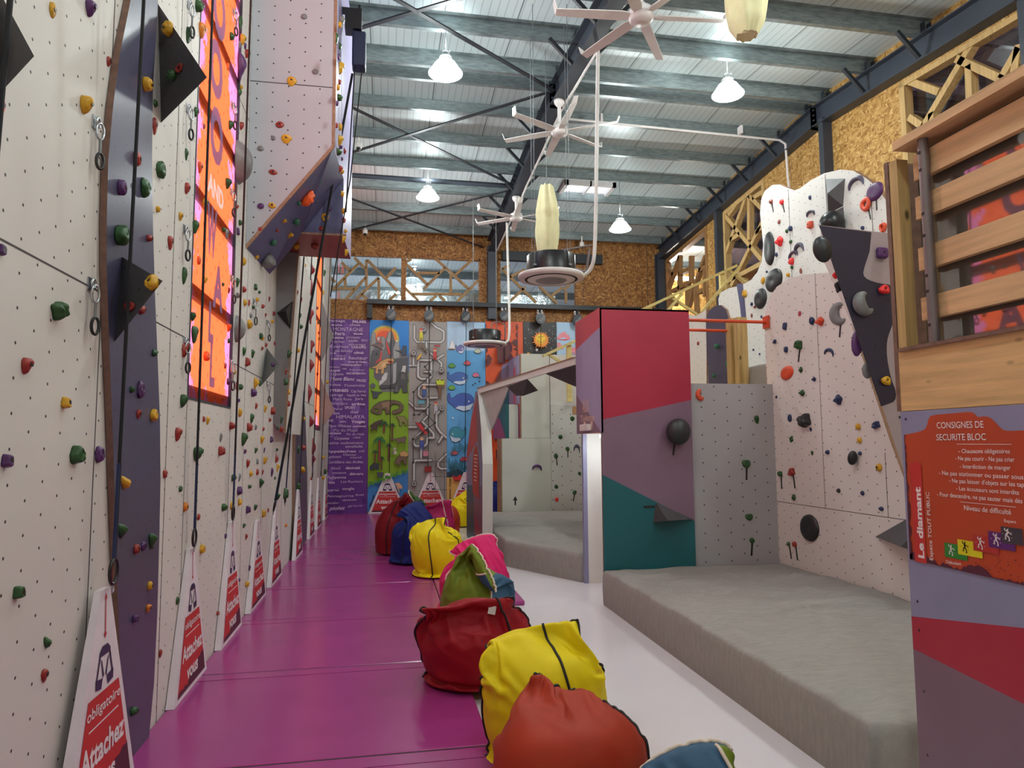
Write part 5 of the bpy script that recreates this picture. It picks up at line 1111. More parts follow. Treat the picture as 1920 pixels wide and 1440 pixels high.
# ------------------------------------------------------------------ round air conditioners
def cassette(x, y, z, r, label, pipe_pts, extra):
    o = empty('air_conditioner', (x, y, z)); tag(o, label, 'air conditioner', 'round air conditioners')
    b = MB(); b.lathe([(.001, .30), (r*.70, .30), (r*.735, .285), (r*.74, .05)], (x, y, z), 56); b.build('housing', 'black_plastic', o)
    b = MB(); b.lathe([(r*.74, .055), (r*.98, .045), (r, .03), (r, .01), (r*.96, -.012), (r*.80, -.016)], (x, y, z), 64); b.build('rim', 'white_plastic', o)
    b = MB(); b.lathe([(r*.80, -.014), (r*.77, .02), (r*.74, .02), (r*.72, -.02)], (x, y, z), 56); b.build('air_slot', 'black_plastic', o)
    b = MB(); b.lathe([(r*.72, -.02), (r*.5, -.03), (.001, -.03)], (x, y, z), 56); b.build('grille_plate', 'white_plastic', o)
    b = MB(); k = -r*.46
    while k < r*.47:
        hl = sqrt(max(0, (r*.47)**2-k*k)); b.box(x+k, x+k+.007, y-hl, y+hl, z-.034, z-.03); k += .02
    b.build('grille_slot', 'anthracite', o)
    b = MB(); b.tube(smooth_poly(pipe_pts, 3, False), .017, 10); b.tube([Vector(p)+Vector((.026, .02, 0)) for p in smooth_poly(pipe_pts, 3, False)], .014, 10); b.build('refrigerant_pipe', 'white_plastic', o)
    b = MB()
    for a in (.6, 2.2, 3.8, 5.3):
        b.tube([(x+r*.76*cos(a), y+r*.76*sin(a), z+.12), (x+r*.76*cos(a), y+r*.76*sin(a), roofz(y, .1))], .004, 5)
        b.box(x+r*.76*cos(a)-.02, x+r*.76*cos(a)+.02, y+r*.76*sin(a)-.02, y+r*.76*sin(a)+.02, z+.11, z+.13)
    b.build('hanger_wire', 'wire', o)
    b = MB()
    for pts, rr in extra: b.tube(smooth_poly(pts, 2, False), rr, 8)
    b.build('connection_pipe', 'galv_pipe', o)
cassette(2.09, 8.5, 3.82, .43, 'black and white round air conditioner hanging in front of the truss windows',
    [(2.34, 8.5, 3.86), (2.50, 8.5, 3.86), (2.62, 8.46, 3.96), (2.65, 8.4, 4.2), (2.68, 8.36, 5.5), (2.72, 8.35, 6.95)],
    [([(2.36, 8.5, 3.98), (2.46, 8.5, 3.95), (2.56, 8.5, 3.92), (2.57, 8.48, 4.0), (2.60, 8.45, 4.22)], .017), ([(2.24, 8.5, 4.08), (2.27, 8.5, 4.2), (2.33, 8.5, 4.22), (2.62, 8.42, 4.26)], .013), ([(2.19, 8.45, 4.1), (2.22, 8.45, 4.2), (2.30, 8.45, 4.21), (2.33, 8.45, 4.08)], .009)])
cassette(2.06, 14.3, 3.78, .46, 'black and white round air conditioner hanging in front of the sea mural',
    [(2.40, 14.3, 3.84), (2.50, 14.3, 3.84), (2.58, 14.35, 3.92), (2.62, 14.5, 4.4), (2.63, 14.7, 5.4), (2.66, 15.0, 6.7)],
    [([(2.2, 14.3, 4.08), (2.2, 14.3, 4.28), (2.5, 14.3, 4.28), (2.5, 14.3, 3.95)], .012)])
b = MB(); b.tube([(2.735, y, roofz(y, .585)+.012*sin(y*3.1)) for y in [8.35+.25*k for k in range(8)]]+[(2.735, y, roofz(y, .585)+.012*sin(y*3.1)) for y in [10.3+.25*k for k in range(27)]], .02, 8); tag(b.build('cable_run', 'white_plastic'), 'cream cable running along the lower edge of the middle rafter', 'cable')
# ------------------------------------------------------------------ fabric tubes
def fabric_tube(x, y, z0, z1, r, label, seed):
    o = empty('fabric_tube', (x, y, z0)); tag(o, label, 'hanging fabric', 'hanging fabric tubes')
    b = MB(); n = 44; m = 26; vs = []; fs = []
    for i in range(m+1):
        tt = i/m
        if tt < .10: rr = r*(.50+3.2*tt)
        elif tt < .6: rr = r*(.82+.18*sin((tt-.1)/.5*pi/2*1.6))
        else: rr = r*(1-1.55*(tt-.6)**1.3)
        for k in range(n):
            a = 2*pi*k/n
            f = 1+.10*sin(a*7+seed+tt*2)*(.4+tt)+.06*noise.noise((cos(a)*2, sin(a)*2, tt*4+seed))
            vs.append((x+rr*f*cos(a), y+rr*f*sin(a), z0+(z1-z0)*tt+.01*sin(a*9+seed)))
    for i in range(m):
        for k in range(n): fs.append((i*n+k, i*n+(k+1) % n, (i+1)*n+(k+1) % n, (i+1)*n+k))
    b.add(vs, fs, 0, True); b.add(vs[:n], [tuple(range(n))[::-1]]); b.add(vs[-n:], [tuple(range(n))]); b.build('fabric_cover', 'cream_fabric', o)
    b = MB()
    for s_ in (-1, 1): b.tube([(x+s_*r*.3, y, z1-.01), (x, y, z1+.12)], .004, 6)
    b.tube([(x, y, z1+.12), (x, y, roofz(y, .1))], .004, 6); b.build('hanging_wire', 'wire', o)
fabric_tube(2.26, 9.4, 4.30, 5.40, .165, 'cream fabric tube hanging above the nearer round air conditioner', 1.3)
fabric_tube(3.22, 5.5, 5.40, 6.5, .19, 'cream fabric tube cut by the top edge of the photo', 4.1)
# thin suspension wires, cameras
def camera_dome(x, y, z, label, drop):
    o = empty('security_camera', (x, y, z)); tag(o, label, 'camera', 'security cameras')
    b = MB(); b.lathe([(.001, .10), (.05, .10), (.062, .06), (.062, 0), (.05, -.03)], (x, y, z), 20); b.build('housing', 'white_plastic', o)
    b = MB(); b.ball((x, y-.02, z-.03), .042, 14); b.build('lens_dome', 'black_plastic', o)
    b = MB(); b.tube([(x, y, z+.1), (x, y, z+drop)], .02, 8); b.build('bracket', 'white_plastic', o)
camera_dome(-.52, 12.25, 7.02, 'white dome camera under the roof beside the overhanging block', .18)
camera_dome(-.52, 16.6, 6.78, 'white camera at the top left of the chipboard back wall', .2)
camera_dome(4.9, 16.6, 6.72, 'white camera under the roof, above the right part of the back wall', .25)
for i, (x, y, z0) in enumerate([(1.62, 8.9, 3.9), (.05, 9.6, 6.9)]):
    pass

# ------------------------------------------------------------------ left wall: slate columns, block, wedge, volumes
def slab(name, mats, outl, x0, x1, label, cat, group=None):
    b = MB(); b.prism([(x1, y, z) for y, z in outl], (x0-x1, 0, 0), 0, 1); return tag(b.build(name, mats), label, cat, group)
slab('slate_column', ['slate_panel', 'ply_brown'], G['slate1'], XL+.004, -1.305, 'tall curved slate blue climbing column on the left wall, near the viewer', 'climbing panel')
slab('slate_column', ['slate_dark', 'ply_edge'], G['slate2'], XL+.004, -1.30, 'dark purple climbing column with a pointed top, far along the left wall', 'climbing panel')
o = empty('overhang_block', (-.9, 6.85, 3.6)); tag(o, 'big white overhanging block high on the left wall with slate underside', 'climbing block')
A_, B_, C_, D_ = (XL+.002, 6.85, 7.12), (-.54, 6.85, 7.12), (-.536, 6.85, 4.67), (XL+.002, 6.85, 3.60)
E1, E2, F_, Gp, H1, H2 = (-.5, 7.95, 4.76), (-.5, 7.95, 4.10), (-.947, 7.95, 4.10), (XL, 8.25, 3.68), (-.46, 9.0, 4.10), (-1.25, 8.95, 4.10)
b = MB(); b.poly([A_, D_, C_, B_], 0); b.box(XL, -.536, 6.848, 6.852, 5.272, 5.28, 1)
b.bar((XL, 6.855, 3.60), (-.536, 6.855, 4.67), .03, .02, (0, 1, 0), 2); b.bar((-.536, 6.855, 4.67), (-.536, 6.855, 7.12), .03, .02, (0, 1, 0), 2)
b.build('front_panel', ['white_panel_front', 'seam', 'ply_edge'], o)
b = MB(); b.poly([C_, D_, Gp, F_]); b.poly([C_, F_, E1]); b.poly([F_, E2, E1]); b.poly([F_, Gp, H2]); b.build('slate_underside', 'slate_plain', o)
b = MB(); b.poly([E2, F_, H2, H1]); b.poly([(XL, 8.95, 4.1), H2, Gp]); b.box(-.98, -.46, 7.93, 7.955, 4.085, 4.105, 1); b.build('red_soffit', ['soffit_red', 'ply_edge'], o)
b = MB(); b.poly([B_, C_, E1, E2, H1, (-.46, 9.0, 7.12)]); b.poly([H1, H2, (XL, 9.0, 4.1), (XL, 9.0, 7.12), (-.46, 9.0, 7.12)]); b.poly([A_, B_, (-.46, 9.0, 7.12), (XL, 9.0, 7.12)]); b.build('outer_side', 'lilac', o)
o = empty('leaning_wedge', (-1.27, 8.75, 1.85)); tag(o, 'narrow leaning white wedge with grey side on the left wall under the block', 'climbing block')
W = [(XL, 8.75, 1.96), (-1.20, 8.75, 1.84), (-1.09, 8.75, 4.09), (XL, 8.75, 4.09)]
Wb = [(x, 10.3, z) for x, y, z in W]
b = MB(); b.poly([W[0], W[1], W[2], W[3]]); b.build('grey_side', pm('wedge_grey', (128, 124, 124), .5), o)
b = MB(); b.poly([W[1], Wb[1], Wb[2], W[2]][::-1]); b.poly([W[0], Wb[0], Wb[1], W[1]]); b.poly(Wb[::-1]); b.poly([W[2], Wb[2], Wb[3], W[3]])
b.bar((-1.2, 8.752, 1.84), (-1.09, 8.752, 4.09), .02, .018, (0, 1, 0), 1); b.build('white_face', ['white_panel', 'ply_edge'], o)
b = MB(); Ax, Bx, Tx = Vector((-1.325, 8.74, 3.32)), Vector((-1.16, 8.74, 3.12)), Vector((-1.14, 8.74, 3.47)); b.add([Ax, Bx, Tx, Vector((-1.2, 8.60, 3.32))], [(0, 1, 2), (0, 3, 1), (1, 3, 2), (2, 3, 0)])
tag(b.build('climbing_pyramid', 'black_plastic'), 'small dark pyramid on the grey side of the leaning wedge', 'climbing volume')
def pyramid(k, mats, far, label):
    A0, B0, T0, Cp = [Vector(p) for p in G[k]]
    b = MB(); b.add([A0, B0, T0, Cp], [(0, 1, 2), (1, 3, 2), (3, 0, 2), (0, 3, 1)])
    o = tag(b.build('climbing_pyramid', mats), label, 'climbing volume')
    b = MB(); cc = (A0+B0+T0)/3; nr = (B0-A0).cross(T0-A0).normalized(); nr = -nr if nr.dot(CAM-cc) < 0 else nr
    for u_, v_ in ((.2, .3), (.5, .2), (.25, .6), (.6, .33), (.1, .12)):
        p = A0+(B0-A0)*u_+(T0-A0)*v_*.8+nr*.001; q = nr.orthogonal().normalized(); r = nr.cross(q)
        b.poly([p+q*.008*cos(t_)+r*.008*sin(t_) for t_ in [pi*k_/4 for k_ in range(8)]])
    b.build('bolt_hole', 'black_plastic', o)
    return o
pm('volume_dark', (74, 72, 74), .55, var=.12, scale=14); pm('volume_grey', (116, 116, 116), .55, var=.1, scale=14)
pyramid('V0', 'volume_dark', (3.05, 3.05), 'dark pyramid cut by the left edge of the photo')
pyramid('V1', 'volume_dark', (4.75, 3.85), 'dark pyramid beside the orange window, high on the slate column')
pyramid('V2', 'volume_dark', (4.05, 2.42), 'dark pyramid low on the slate column')
pyramid('VG', 'volume_grey', (8.6, 2.62), 'grey pyramid on the white wall under the overhanging block')
b = MB(); b.add([(XL, 14.9, 3.1), (XL, 14.9, 2.0), (-1.05, 14.95, 2.4), (XL, 16.2, 2.5)], [(0, 1, 2), (1, 3, 2), (3, 0, 2)]); tag(b.build('climbing_pyramid', 'volume_grey'), 'grey pyramid beside the purple word panel, lower one', 'climbing volume')
b = MB(); b.add([(XL, 14.6, 4.75), (XL, 14.8, 3.4), (-1.1, 15.0, 4.0), (XL, 16.6, 4.1)], [(0, 1, 2), (1, 3, 2), (3, 0, 2)]); tag(b.build('climbing_pyramid', 'volume_grey'), 'grey pyramid beside the purple word panel, upper one', 'climbing volume')

# ------------------------------------------------------------------ belay gate signs
def gate(org, right, normal, wd, hg, label, group, lean=0):
    """white trapezoid belay gate with red printed front; right = reading direction, normal = outwards"""
    R = Vector(right); N = Vector(normal); O = Vector(org); U = Vector((0, 0, 1))
    o = empty('belay_gate_sign', O); tag(o, label, 'sign', group)
    d = .055; wt = .11
    def pt(u, v, n=0):   # u -.5..0.5 of the local width, v 0..1
        ww = wd*(1-v)+wt*v
        return O+R*(u*ww)+U*(v*hg)+N*(d*(1-.45*v)+n+lean*v)
    b = MB(); nv = 8
    front = [pt(-.5, 0), pt(.5, 0), pt(.5, 1), pt(-.5, 1)]
    def bk(p, v): return p-N*(d*(1-.45*v)-.002)
    back = [bk(front[0], 0), bk(front[1], 0), bk(front[2], 1), bk(front[3], 1)]
    b.add(front+back, [(0, 1, 2, 3), (7, 6, 5, 4), (0, 4, 5, 1), (1, 5, 6, 2), (2, 6, 7, 3), (3, 7, 4, 0)], 0)
    i = .43
    b.poly([pt(-i, .035, .002), pt(i, .035, .002), pt(i*.93, .54, .002), pt(-i*.93, .54, .002)], 1)
    rnd = random.Random(3)
    base = [pt(-i, .035, .003), pt(i, .035, .003), pt(i, .20, .003)]
    for k in range(14):
        uu = i-.02-k*(2*i-.04)/13; base.append(pt(uu, .20-.010*k+rnd.uniform(-.03, .02) if k < 9 else .05+rnd.uniform(0, .03), .003))
    b.poly(base, 2)
    b.build('printed_cover', ['sign_white', 'sign_red', 'sign_dark'], o)
    b = MB()
    def line(txt, v, h, wdt, bold=0): put_text(b, txt, pt(0, v, .004), R, U-N*(d*.45/hg)+N*(lean/hg), h, wdt, 0, bold, 0, centre=True)
    line('obligatoire', .455, hg*.05, wd*.46, .01)
    b.poly([pt(-.32, .405, .004), pt(.32, .405, .004), pt(.32, .412, .004), pt(-.32, .412, .004)])
    line('Attachez', .245, hg*.105, wd*.60, .03); line('vous', .10, hg*.10, wd*.34, .03)
    b.build('lettering', 'ink_white', o)
    b = MB(); q = lambda u, v: pt(u, v, .003)
    b.poly([q(-.02, .80), q(.02, .80), q(.03, .96), q(-.03, .96)], 0)
    b.poly([q(-.07, .80), q(.07, .80), q(0, .775)], 0); b.poly([q(-.09, .955), q(0, .985), q(.09, .955)], 0)
    b.poly([q(-.20, .66), q(-.15, .70), q(.15, .70), q(.20, .66), q(.20, .72), q(.10, .745), q(-.10, .745), q(-.20, .72)], 1)
    for s_ in (-1, 1):
        b.poly([q(s_*.20, .70), q(s_*.16, .69), q(s_*.22, .59), q(s_*.25, .60)], 1); b.poly([q(s_*.14, .69), q(s_*.10, .68), q(s_*.02, .61), q(s_*.05, .60)], 1)
        b.poly([q(s_*.26, .61), q(s_*.06, .60), q(s_*.09, .555), q(s_*.24, .565)], 1)
    b.build('harness_pictogram', ['sign_red', 'sign_navy'], o)
    return o
GR = 'belay gate signs along the left wall'
gates = [(3.56, .82, 'nearest belay gate sign, leaning on the left wall below the slate column', .985), (5.18, .80, 'second belay gate sign from the viewer, below the near orange window', .935),
    (6.45, .82, 'third belay gate sign along the left wall, past the near orange window', .98), (7.72, .92, 'fourth belay gate sign along the left wall, clipped to the thick rope', .86),
    (8.95, .86, 'fifth belay gate sign along the left wall, just behind the fourth', .88), (10.85, .90, 'sixth belay gate sign, just before the far slate column', .98),
    (13.1, .85, 'seventh belay gate sign, just past the far slate column', 1.0), (14.5, .9, 'eighth belay gate sign, below the far orange window', .98), (16.2, .8, 'last belay gate sign on the left wall, beside the purple word panel', .98)]
for i_, (y, wd, lab, hg) in enumerate(gates): gate(((-1.302, -1.337, -1.337, -1.337, -1.337, -1.297, -1.337, -1.337, -1.337)[i_], y, .052), (0, 1, 0), (1, 0, 0), wd, hg, lab, GR)
GB = 'belay gate signs on the back wall'
for x, lab in ((.07, 'belay gate sign in front of the dinosaur mural'), (1.10, 'belay gate sign in front of the pipe mural'), (1.97, 'belay gate sign in front of the sea mural'), (2.98, 'belay gate sign behind the cave wall, in front of the orange mural')):
    gate((x, 17.04, .052), (1, 0, 0), (0, -1, 0), .90, .95, lab, GB)

# ------------------------------------------------------------------ ropes with carabiners
def ring_pts(c, a, b_, ra, rb, n=18): return [Vector(c)+Vector(a)*(ra*cos(2*pi*k/n))+Vector(b_)*(rb*sin(2*pi*k/n)) for k in range(n)]
def rope(bot, top, label, r=.012, web=True, crab=True, group='belay ropes on the left wall'):
    o = empty('belay_rope', bot); tag(o, label, 'rope', group)
    B0 = Vector(bot); T0 = Vector(top); d = (T0-B0).normalized(); L = (T0-B0).length
    b = MB(); s0 = .10 if crab else 0
    b.tube([B0+d*(s0+(L-s0)*k/12) for k in range(13)], r*.72, 8); b.build('strap', 'rope_black', o)
    if web:
        b = MB(); b.bar(B0+d*.10, B0+d*.55, .026, .012, (1, 0, 0)); b.build('webbing', 'navy_web', o)
    if crab:
        b = MB(); b.tube(ring_pts(B0+d*.045, d, (0, 1, 0), .060, .046), .008, 8, closed=True); b.build('carabiner', 'black_plastic', o)
        b = MB(); b.tube([B0+d*.01+Vector((0, -.036, 0)), B0+d*.085+Vector((0, -.034, 0))], .0085, 8); b.build('gate', 'dark_red', o)
        b = MB(); b.tube(ring_pts(B0+d*-.03, (0, 0, 1), (0, 1, 0), .022, .013), .004, 6, closed=True); b.build('link', 'chrome', o)
rope((-1.245, 3.57, 1.07), (-1.10, 3.31, 6.9), 'black belay rope clipped to the nearest gate sign')
rope((-1.29, 5.15, 1.02), (-1.145, 4.59, 7.0), 'black belay rope in front of the near orange window')
rope((-1.29, 6.38, 1.07), (-1.17, 5.96, 7.1), 'black belay rope at the left edge of the overhanging block')
rope((-1.21, 8.10, .98), (-.40, 7.6, 5.85), 'thick black belay rope rising past the underside of the block', r=.02)
rope((-1.24, 9.2, .98), (-1.0, 8.6, 4.0), 'thin belay rope hanging from the block to the fifth gate sign')
rope((-1.27, 10.95, 1.10), (-1.1, 11.1, 6.9), 'belay rope in front of the far slate column')
rope((-1.27, 12.8, 1.12), (-1.1, 12.9, 6.9), 'belay rope just past the far slate column')
rope((-1.27, 14.5, 1.08), (-1.1, 14.3, 6.9), 'belay rope in front of the far orange window')
rope((-1.27, 16.2, 1.08), (-1.1, 16.2, 6.9), 'belay rope beside the purple word panel')
rope((-1.12, 2.16, 2.2), (-1.10, 2.33, 6.8), 'black belay rope at the left edge of the photo', crab=False, web=False)
# belay device on the block
o = empty('belay_device', (-.30, 7.55, 5.9)); tag(o, 'dark blue belay device on the top outer edge of the overhanging block', 'belay device')
b = MB(); b.box(-.40, -.25, 7.42, 7.60, 5.86, 6.26); b.build('case', pm('device_blue', (30, 36, 66), .4), o, bevel=.02)
b = MB(); b.box(-.48, -.30, 7.42, 7.58, 6.28, 6.5); b.tube([(-.33, 7.5, 6.24), (-.33, 7.5, 6.6)], .02, 8); b.box(-.52, -.3, 7.46, 7.54, 6.5, 6.54); b.build('bracket', 'black_plastic', o)
b = MB(); b.tube([(-.37, 7.5, 5.88), (-.44, 7.45, 4.2)], .008, 6); b.tube([(-.29, 7.5, 5.88), (-.40, 7.5, 4.6), (-.60, 7.6, 3.3)], .007, 6); b.build('strap', 'rope_black', o)
# quickdraws
def quickdraw(y, z1, z0, i, label):
    x = XL+.02; o = empty('quickdraw', (x, y, z0)); tag(o, label, 'quickdraw', 'quickdraws on the left wall')
    L = z1-z0
    b = MB(); b.box(XL, XL+.006, y-.022, y+.022, z1-.03, z1+.03); b.tube(ring_pts((x, y, z1), (0, 0, 1), (0, 1, 0), .022, .018, 12), .006, 6, closed=True); b.build('hanger', 'chrome', o)
    b = MB(); b.tube(ring_pts((x+.01, y, z1-L*.2), (0, 0, 1), (.5, .85, 0), L*.18, .02, 14), .006, 6, closed=True); b.build('upper_carabiner', 'chrome', o)
    b = MB(); b.bar((x+.012, y, z1-L*.36), (x+.012, y, z1-L*.70), .018, .008, (1, 0, 0)); b.build('sling', 'volume_grey', o)
    b = MB(); b.tube(ring_pts((x+.014, y, z0+L*.16), (0, 0, 1), (.5, .85, 0), L*.17, .019, 14), .007, 6, closed=True); b.build('lower_carabiner', 'black_plastic', o)
ql = ['beside the slate column, upper one', 'beside the slate column, lower one', 'left of the near orange window, topmost', 'left of the near orange window, second from top', 'left of the near orange window, third from top', 'left of the near orange window, lowest',
 'right of the near orange window, topmost', 'right of the near orange window, second from top', 'right of the near orange window, third from top', 'right of the near orange window, fourth from top', 'right of the near orange window, lowest',
 'on the white wall under the slate tip of the block', 'on the white wall left of the leaning wedge, upper one', 'on the white wall left of the leaning wedge, lower one', 'high on the leaning white wedge', 'low on the leaning white wedge']
for i, (y, z1, z0) in enumerate(G['QD']): quickdraw(y, z1, z0, i, 'hanging quickdraw ' + ql[i])

# ------------------------------------------------------------------ magenta mats
seams = [-2.3+1.55*k for k in range(-1, 13)]
ordm = ['second', 'third', 'fourth', 'fifth', 'sixth', 'seventh', 'eighth', 'ninth']
def mat_slab(x0, x1, y0, y1, label, group, z0=.0, z1=.05):
    b = MB(); b.box(x0+.004, x1-.004, y0+.007, y1-.009, z0, z1); o = tag(b.build('floor_mat', 'pvc_magenta', bevel=.012), label, 'mat', group)
    if x0 < 0 and y1 < 12:
        b = MB(); b.box(x0+.01, x1-.01, y1-.14, y1-.02, z1, z1+.0025); b.build('seam_flap', 'pvc_magenta', o)
    b = MB(); b.box(x0+.002, x1-.002, y1-.008, y1+.006, z0, z1-.002); b.build('seam_strip', 'seam_maroon', o)
ys = [2.35+1.545*k for k in range(0, 10)]
k = 0
for y in [-.75, .8]: mat_slab(XL, .595, y, y+1.545, 'magenta mat under the viewer, out of the photo', 'floor mats behind the viewer')
for i, y in enumerate(ys):
    y1 = min(y+1.545, 17.1)
    lab = 'magenta mat along the left wall, nearest one at the bottom of the photo' if i == 0 else ('magenta mat along the left wall, farthest one before the murals' if i == len(ys)-1 else f'magenta mat along the left wall, {ordm[i-1]} one from the viewer')
    mat_slab(XL, .595, y, y1, lab, 'floor mats along the left wall')
for i, y in enumerate([7.27, 8.82, 10.37]): mat_slab(.595, 1.47, y, y+1.545, 'magenta mat under the bean bags, ' + ['nearest of its short row', 'middle one of its short row', 'farthest of its short row'][i], 'floor mats under the bean bags')
mat_slab(.595, 2.2, 15.0, 17.1, 'magenta mat in front of the pipe and sea murals', 'floor mats at the back wall'); mat_slab(2.2, 4.0, 15.0, 17.1, 'magenta mat behind the cave, in front of the orange mural', 'floor mats at the back wall')
# ------------------------------------------------------------------ crash pads
def felt_pad(outline, z1, label, seed, wr=.02):
    """soft pad: plan outline (counter-clockwise), rounded edges, wrinkled cover"""
    ol = [Vector((x, y, 0)) for x, y in outline]; n0 = len(ol)
    per = []
    for i in range(n0):
        a, c = ol[i], ol[(i+1) % n0]; k = max(2, int((c-a).length/.07))
        per += [a.lerp(c, j/k) for j in range(k)]
    cen = sum(per, Vector())/len(per); n = len(per)
    def nz(p, z=0): 
        a = noise.noise(Vector((p.x*1.1+seed, p.y*3.2, z)))*.6+noise.noise(Vector((p.x*4+seed, p.y*9, z)))*.25
        k1 = noise.noise(Vector((p.x*.55+seed*2, p.y*1.5+p.x*.35, 5))); k2 = noise.noise(Vector((p.x*.8-seed, p.y*2.6-p.x*.5, 9)))
        return a*wr*.35+wr*(.75*math.exp(-(k1/.07)**2)+.5*math.exp(-(k2/.05)**2))
    rings = []
    for s_, z, wv in ((1, .0, 0), (1.003, .05, .5), (1.006, z1*.5, 1), (1.003, z1-.06, .6), (.997, z1-.02, .4), (.985, z1, .4)):
        g = []
        for i, p in enumerate(per):
            q = cen+(p-cen)*s_
            if 0 < z < z1-.01:
                d = (p-cen).normalized(); q = q+d*(noise.noise(Vector((i*.45+seed, z*2.5, 1)))*.016*wv)
            g.append(Vector((q.x, q.y, z+(nz(q)*.5 if z > z1-.03 else 0))))
        rings.append(g)
    m = 34
    for j in range(1, m):
        s_ = .985*(1-j/m); g = []
        for p in per:
            q = cen+(p-cen)*s_; g.append(Vector((q.x, q.y, z1+nz(q)*min(1, .5+j/5))))
        rings.append(g)
    b = MB(); vs = [v for g in rings for v in g]; fs = []
    for i in range(len(rings)-1):
        for k in range(n): fs.append((i*n+k, i*n+(k+1) % n, (i+1)*n+(k+1) % n, (i+1)*n+k))
    vs.append(Vector((cen.x, cen.y, z1+nz(cen)))); c = len(vs)-1; o = (len(rings)-1)*n
    for k in range(n): fs.append((o+k, o+(k+1) % n, c))
    b.add(vs, fs, 0, True); b.poly([(p.x, p.y, 0) for p in per][::-1])
    return tag(b.build('crash_pad', 'grey_felt'), label, 'crash pad')
felt_pad([(2.28, 3.03), (4.35, 3.03), (4.35, 7.12), (2.28, 7.12)], .357, 'large grey fabric crash pad below the pale pink boulder wall', 2.0, .045)
felt_pad([(1.66, 9.62), (2.37, 8.32), (3.95, 8.32), (3.95, 13.48), (1.66, 13.48)], .355, 'grey fabric crash pad inside the white cave', 7.0, .03)
felt_pad([(4.42, 7.3), (5.5, 7.3), (5.5, 10.4), (4.42, 10.4)], .26, 'grey fabric pad on the upper platform behind the pale pink wall', 4.0, .02).location.z += 2.365

# ------------------------------------------------------------------ crimson box over the toilet passage
o = empty('panelled_box', (2.82, 7.64, 0)); tag(o, 'tall crimson, mauve and teal box with a toilets sign on its side', 'climbing block')
x0, x1, y0, y1, zt = 2.30, 3.345, 7.15, 8.13, 3.18
b = MB(); Yf = y0
b.poly([(x0, Yf, 1.95), (x1, Yf, 2.17), (x1, Yf, zt), (x0, Yf, zt)], 0)
b.poly([(x0, Yf, 1.36), (x1, Yf, .84), (x1, Yf, 2.17), (x0, Yf, 1.95)], 1)
b.poly([(x0, Yf, 0), (x1, Yf, 0), (x1, Yf, .84), (x0, Yf, 1.36)], 2)
b.box(x0, x0+.022, y0+.001, y0+.02, 0, zt, 3); b.box(x0, x1, y0+.02, y0+.03, 0, zt, 3); b.build('front_panel', ['crimson', 'mauve', 'teal', 'ply_brown'], o)
b = MB(); X0 = x0-.001
b.poly([(X0, y1, 2.84), (X0, y0, 2.965), (X0, y0, zt), (X0, y1, zt)], 0)
b.poly([(X0, y1, 2.29), (X0, y0, 1.81), (X0, y0, 2.965), (X0, y1, 2.84)], 1)
b.poly([(X0, y1, 1.81), (X0, y0, 1.81), (X0, y1, 2.29)], 2)
b.box(x0, x0+.02, y0, y1, 1.81, zt, 3); b.build('side_panel', ['crimson_light', 'lilac', 'mauve', 'ply_edge'], o)
b = MB(); b.box(x0, x1, y0, y1, zt-.02, zt+.001); b.box(x1-.02, x1, y0+.03, y1, 0, zt); b.box(x0, x1, y1-.02, y1, 1.81, zt); b.build('carcass', 'ply_edge', o)
b = MB()
put_text(b, 'AUX', (x0-.003, 7.86, 2.06), (0, -1, 0), (0, 0, 1), .15, .26, bold=.01)
put_text(b, 'Toilettes', (x0-.003, 7.95, 1.955), (0, -1, 0), (0, 0, 1), .075, .56, bold=.01)
for yc in (7.78, 7.50): b.poly([(x0-.003, yc+.05, 1.945), (x0-.003, yc-.05, 1.945), (x0-.003, yc, 1.83)])
b.build('lettering', pm('gold_ink', (222, 186, 170), .5), o)
b = MB(); b.box(x0-.05, x0-.002, 7.52, 7.84, 1.84, 1.915); b.build('emergency_light', 'white_plastic', o, bevel=.008)
b = MB(); b.box(2.455, 2.75, 8.24, 8.30, 0, 1.83); o = tag(b.build('passage_wall', 'white_plain'), 'white wall end of the toilet passage under the box', 'panel')
b = MB(); b.box(2.405, 2.455, 8.235, 8.30, 0, 1.83); b.build('grey_jamb', 'lilac_grey', o)
b = MB(); b.box(2.75, 2.80, 7.16, 8.30, 0, 1.8); tag(b.build('passage_wall', 'white_plain'), 'white inner side wall of the toilet passage', 'panel')

b = MB(); b.box(2.46, 2.70, 7.62, 7.74, 1.76, 1.80); tag(b.build('passage_fill_box', emit('passage_fill_glow', (235, 245, 255), 3)), 'small unseen lamp added to brighten the toilet passage', 'lamp')  # unseen glowing box, added with the point light below to brighten the passage
l = bpy.data.lights.new('passage_fill_light', 'POINT'); l.energy = 9; l.shadow_soft_size = .06; l.color = (.88, .96, 1)
lo = bpy.data.objects.new('passage_fill_light', l); COL.objects.link(lo); lo.location = (2.58, 7.68, 1.66)

# grey panel, platform, bars and posts
b = MB(); b.box(3.35, 4.37, 7.2, 7.23, 0, 2.36); tag(b.build('grey_climbing_panel', 'grey_panel'), 'grey climbing panel with few green holds, right of the crimson box', 'climbing panel')
b = MB(); b.box(3.37, 7.28, 7.24, 12.2, 2.22, 2.362); tag(b.build('platform_deck', 'timber_x'), 'timber platform deck behind the grey panel', 'platform')
o = empty('pull_up_bar', (3.86, 7.26, 3.09)); tag(o, 'long orange pull-up bar between the crimson box and the pale pink wall', 'bar', 'pull-up bars')
b = MB(); b.tube([(3.34, 7.26, 3.09), (4.36, 7.26, 3.09)], .019, 14); b.build('bar', 'orange_paint', o)
b = MB(); b.box(4.345, 4.365, 7.2, 7.32, 3.02, 3.16); b.build('flange', 'orange_paint', o)
o = empty('pull_up_bar', (3.86, 8.06, 3.12)); tag(o, 'shorter orange pull-up bar ending at the timber posts', 'bar', 'pull-up bars')
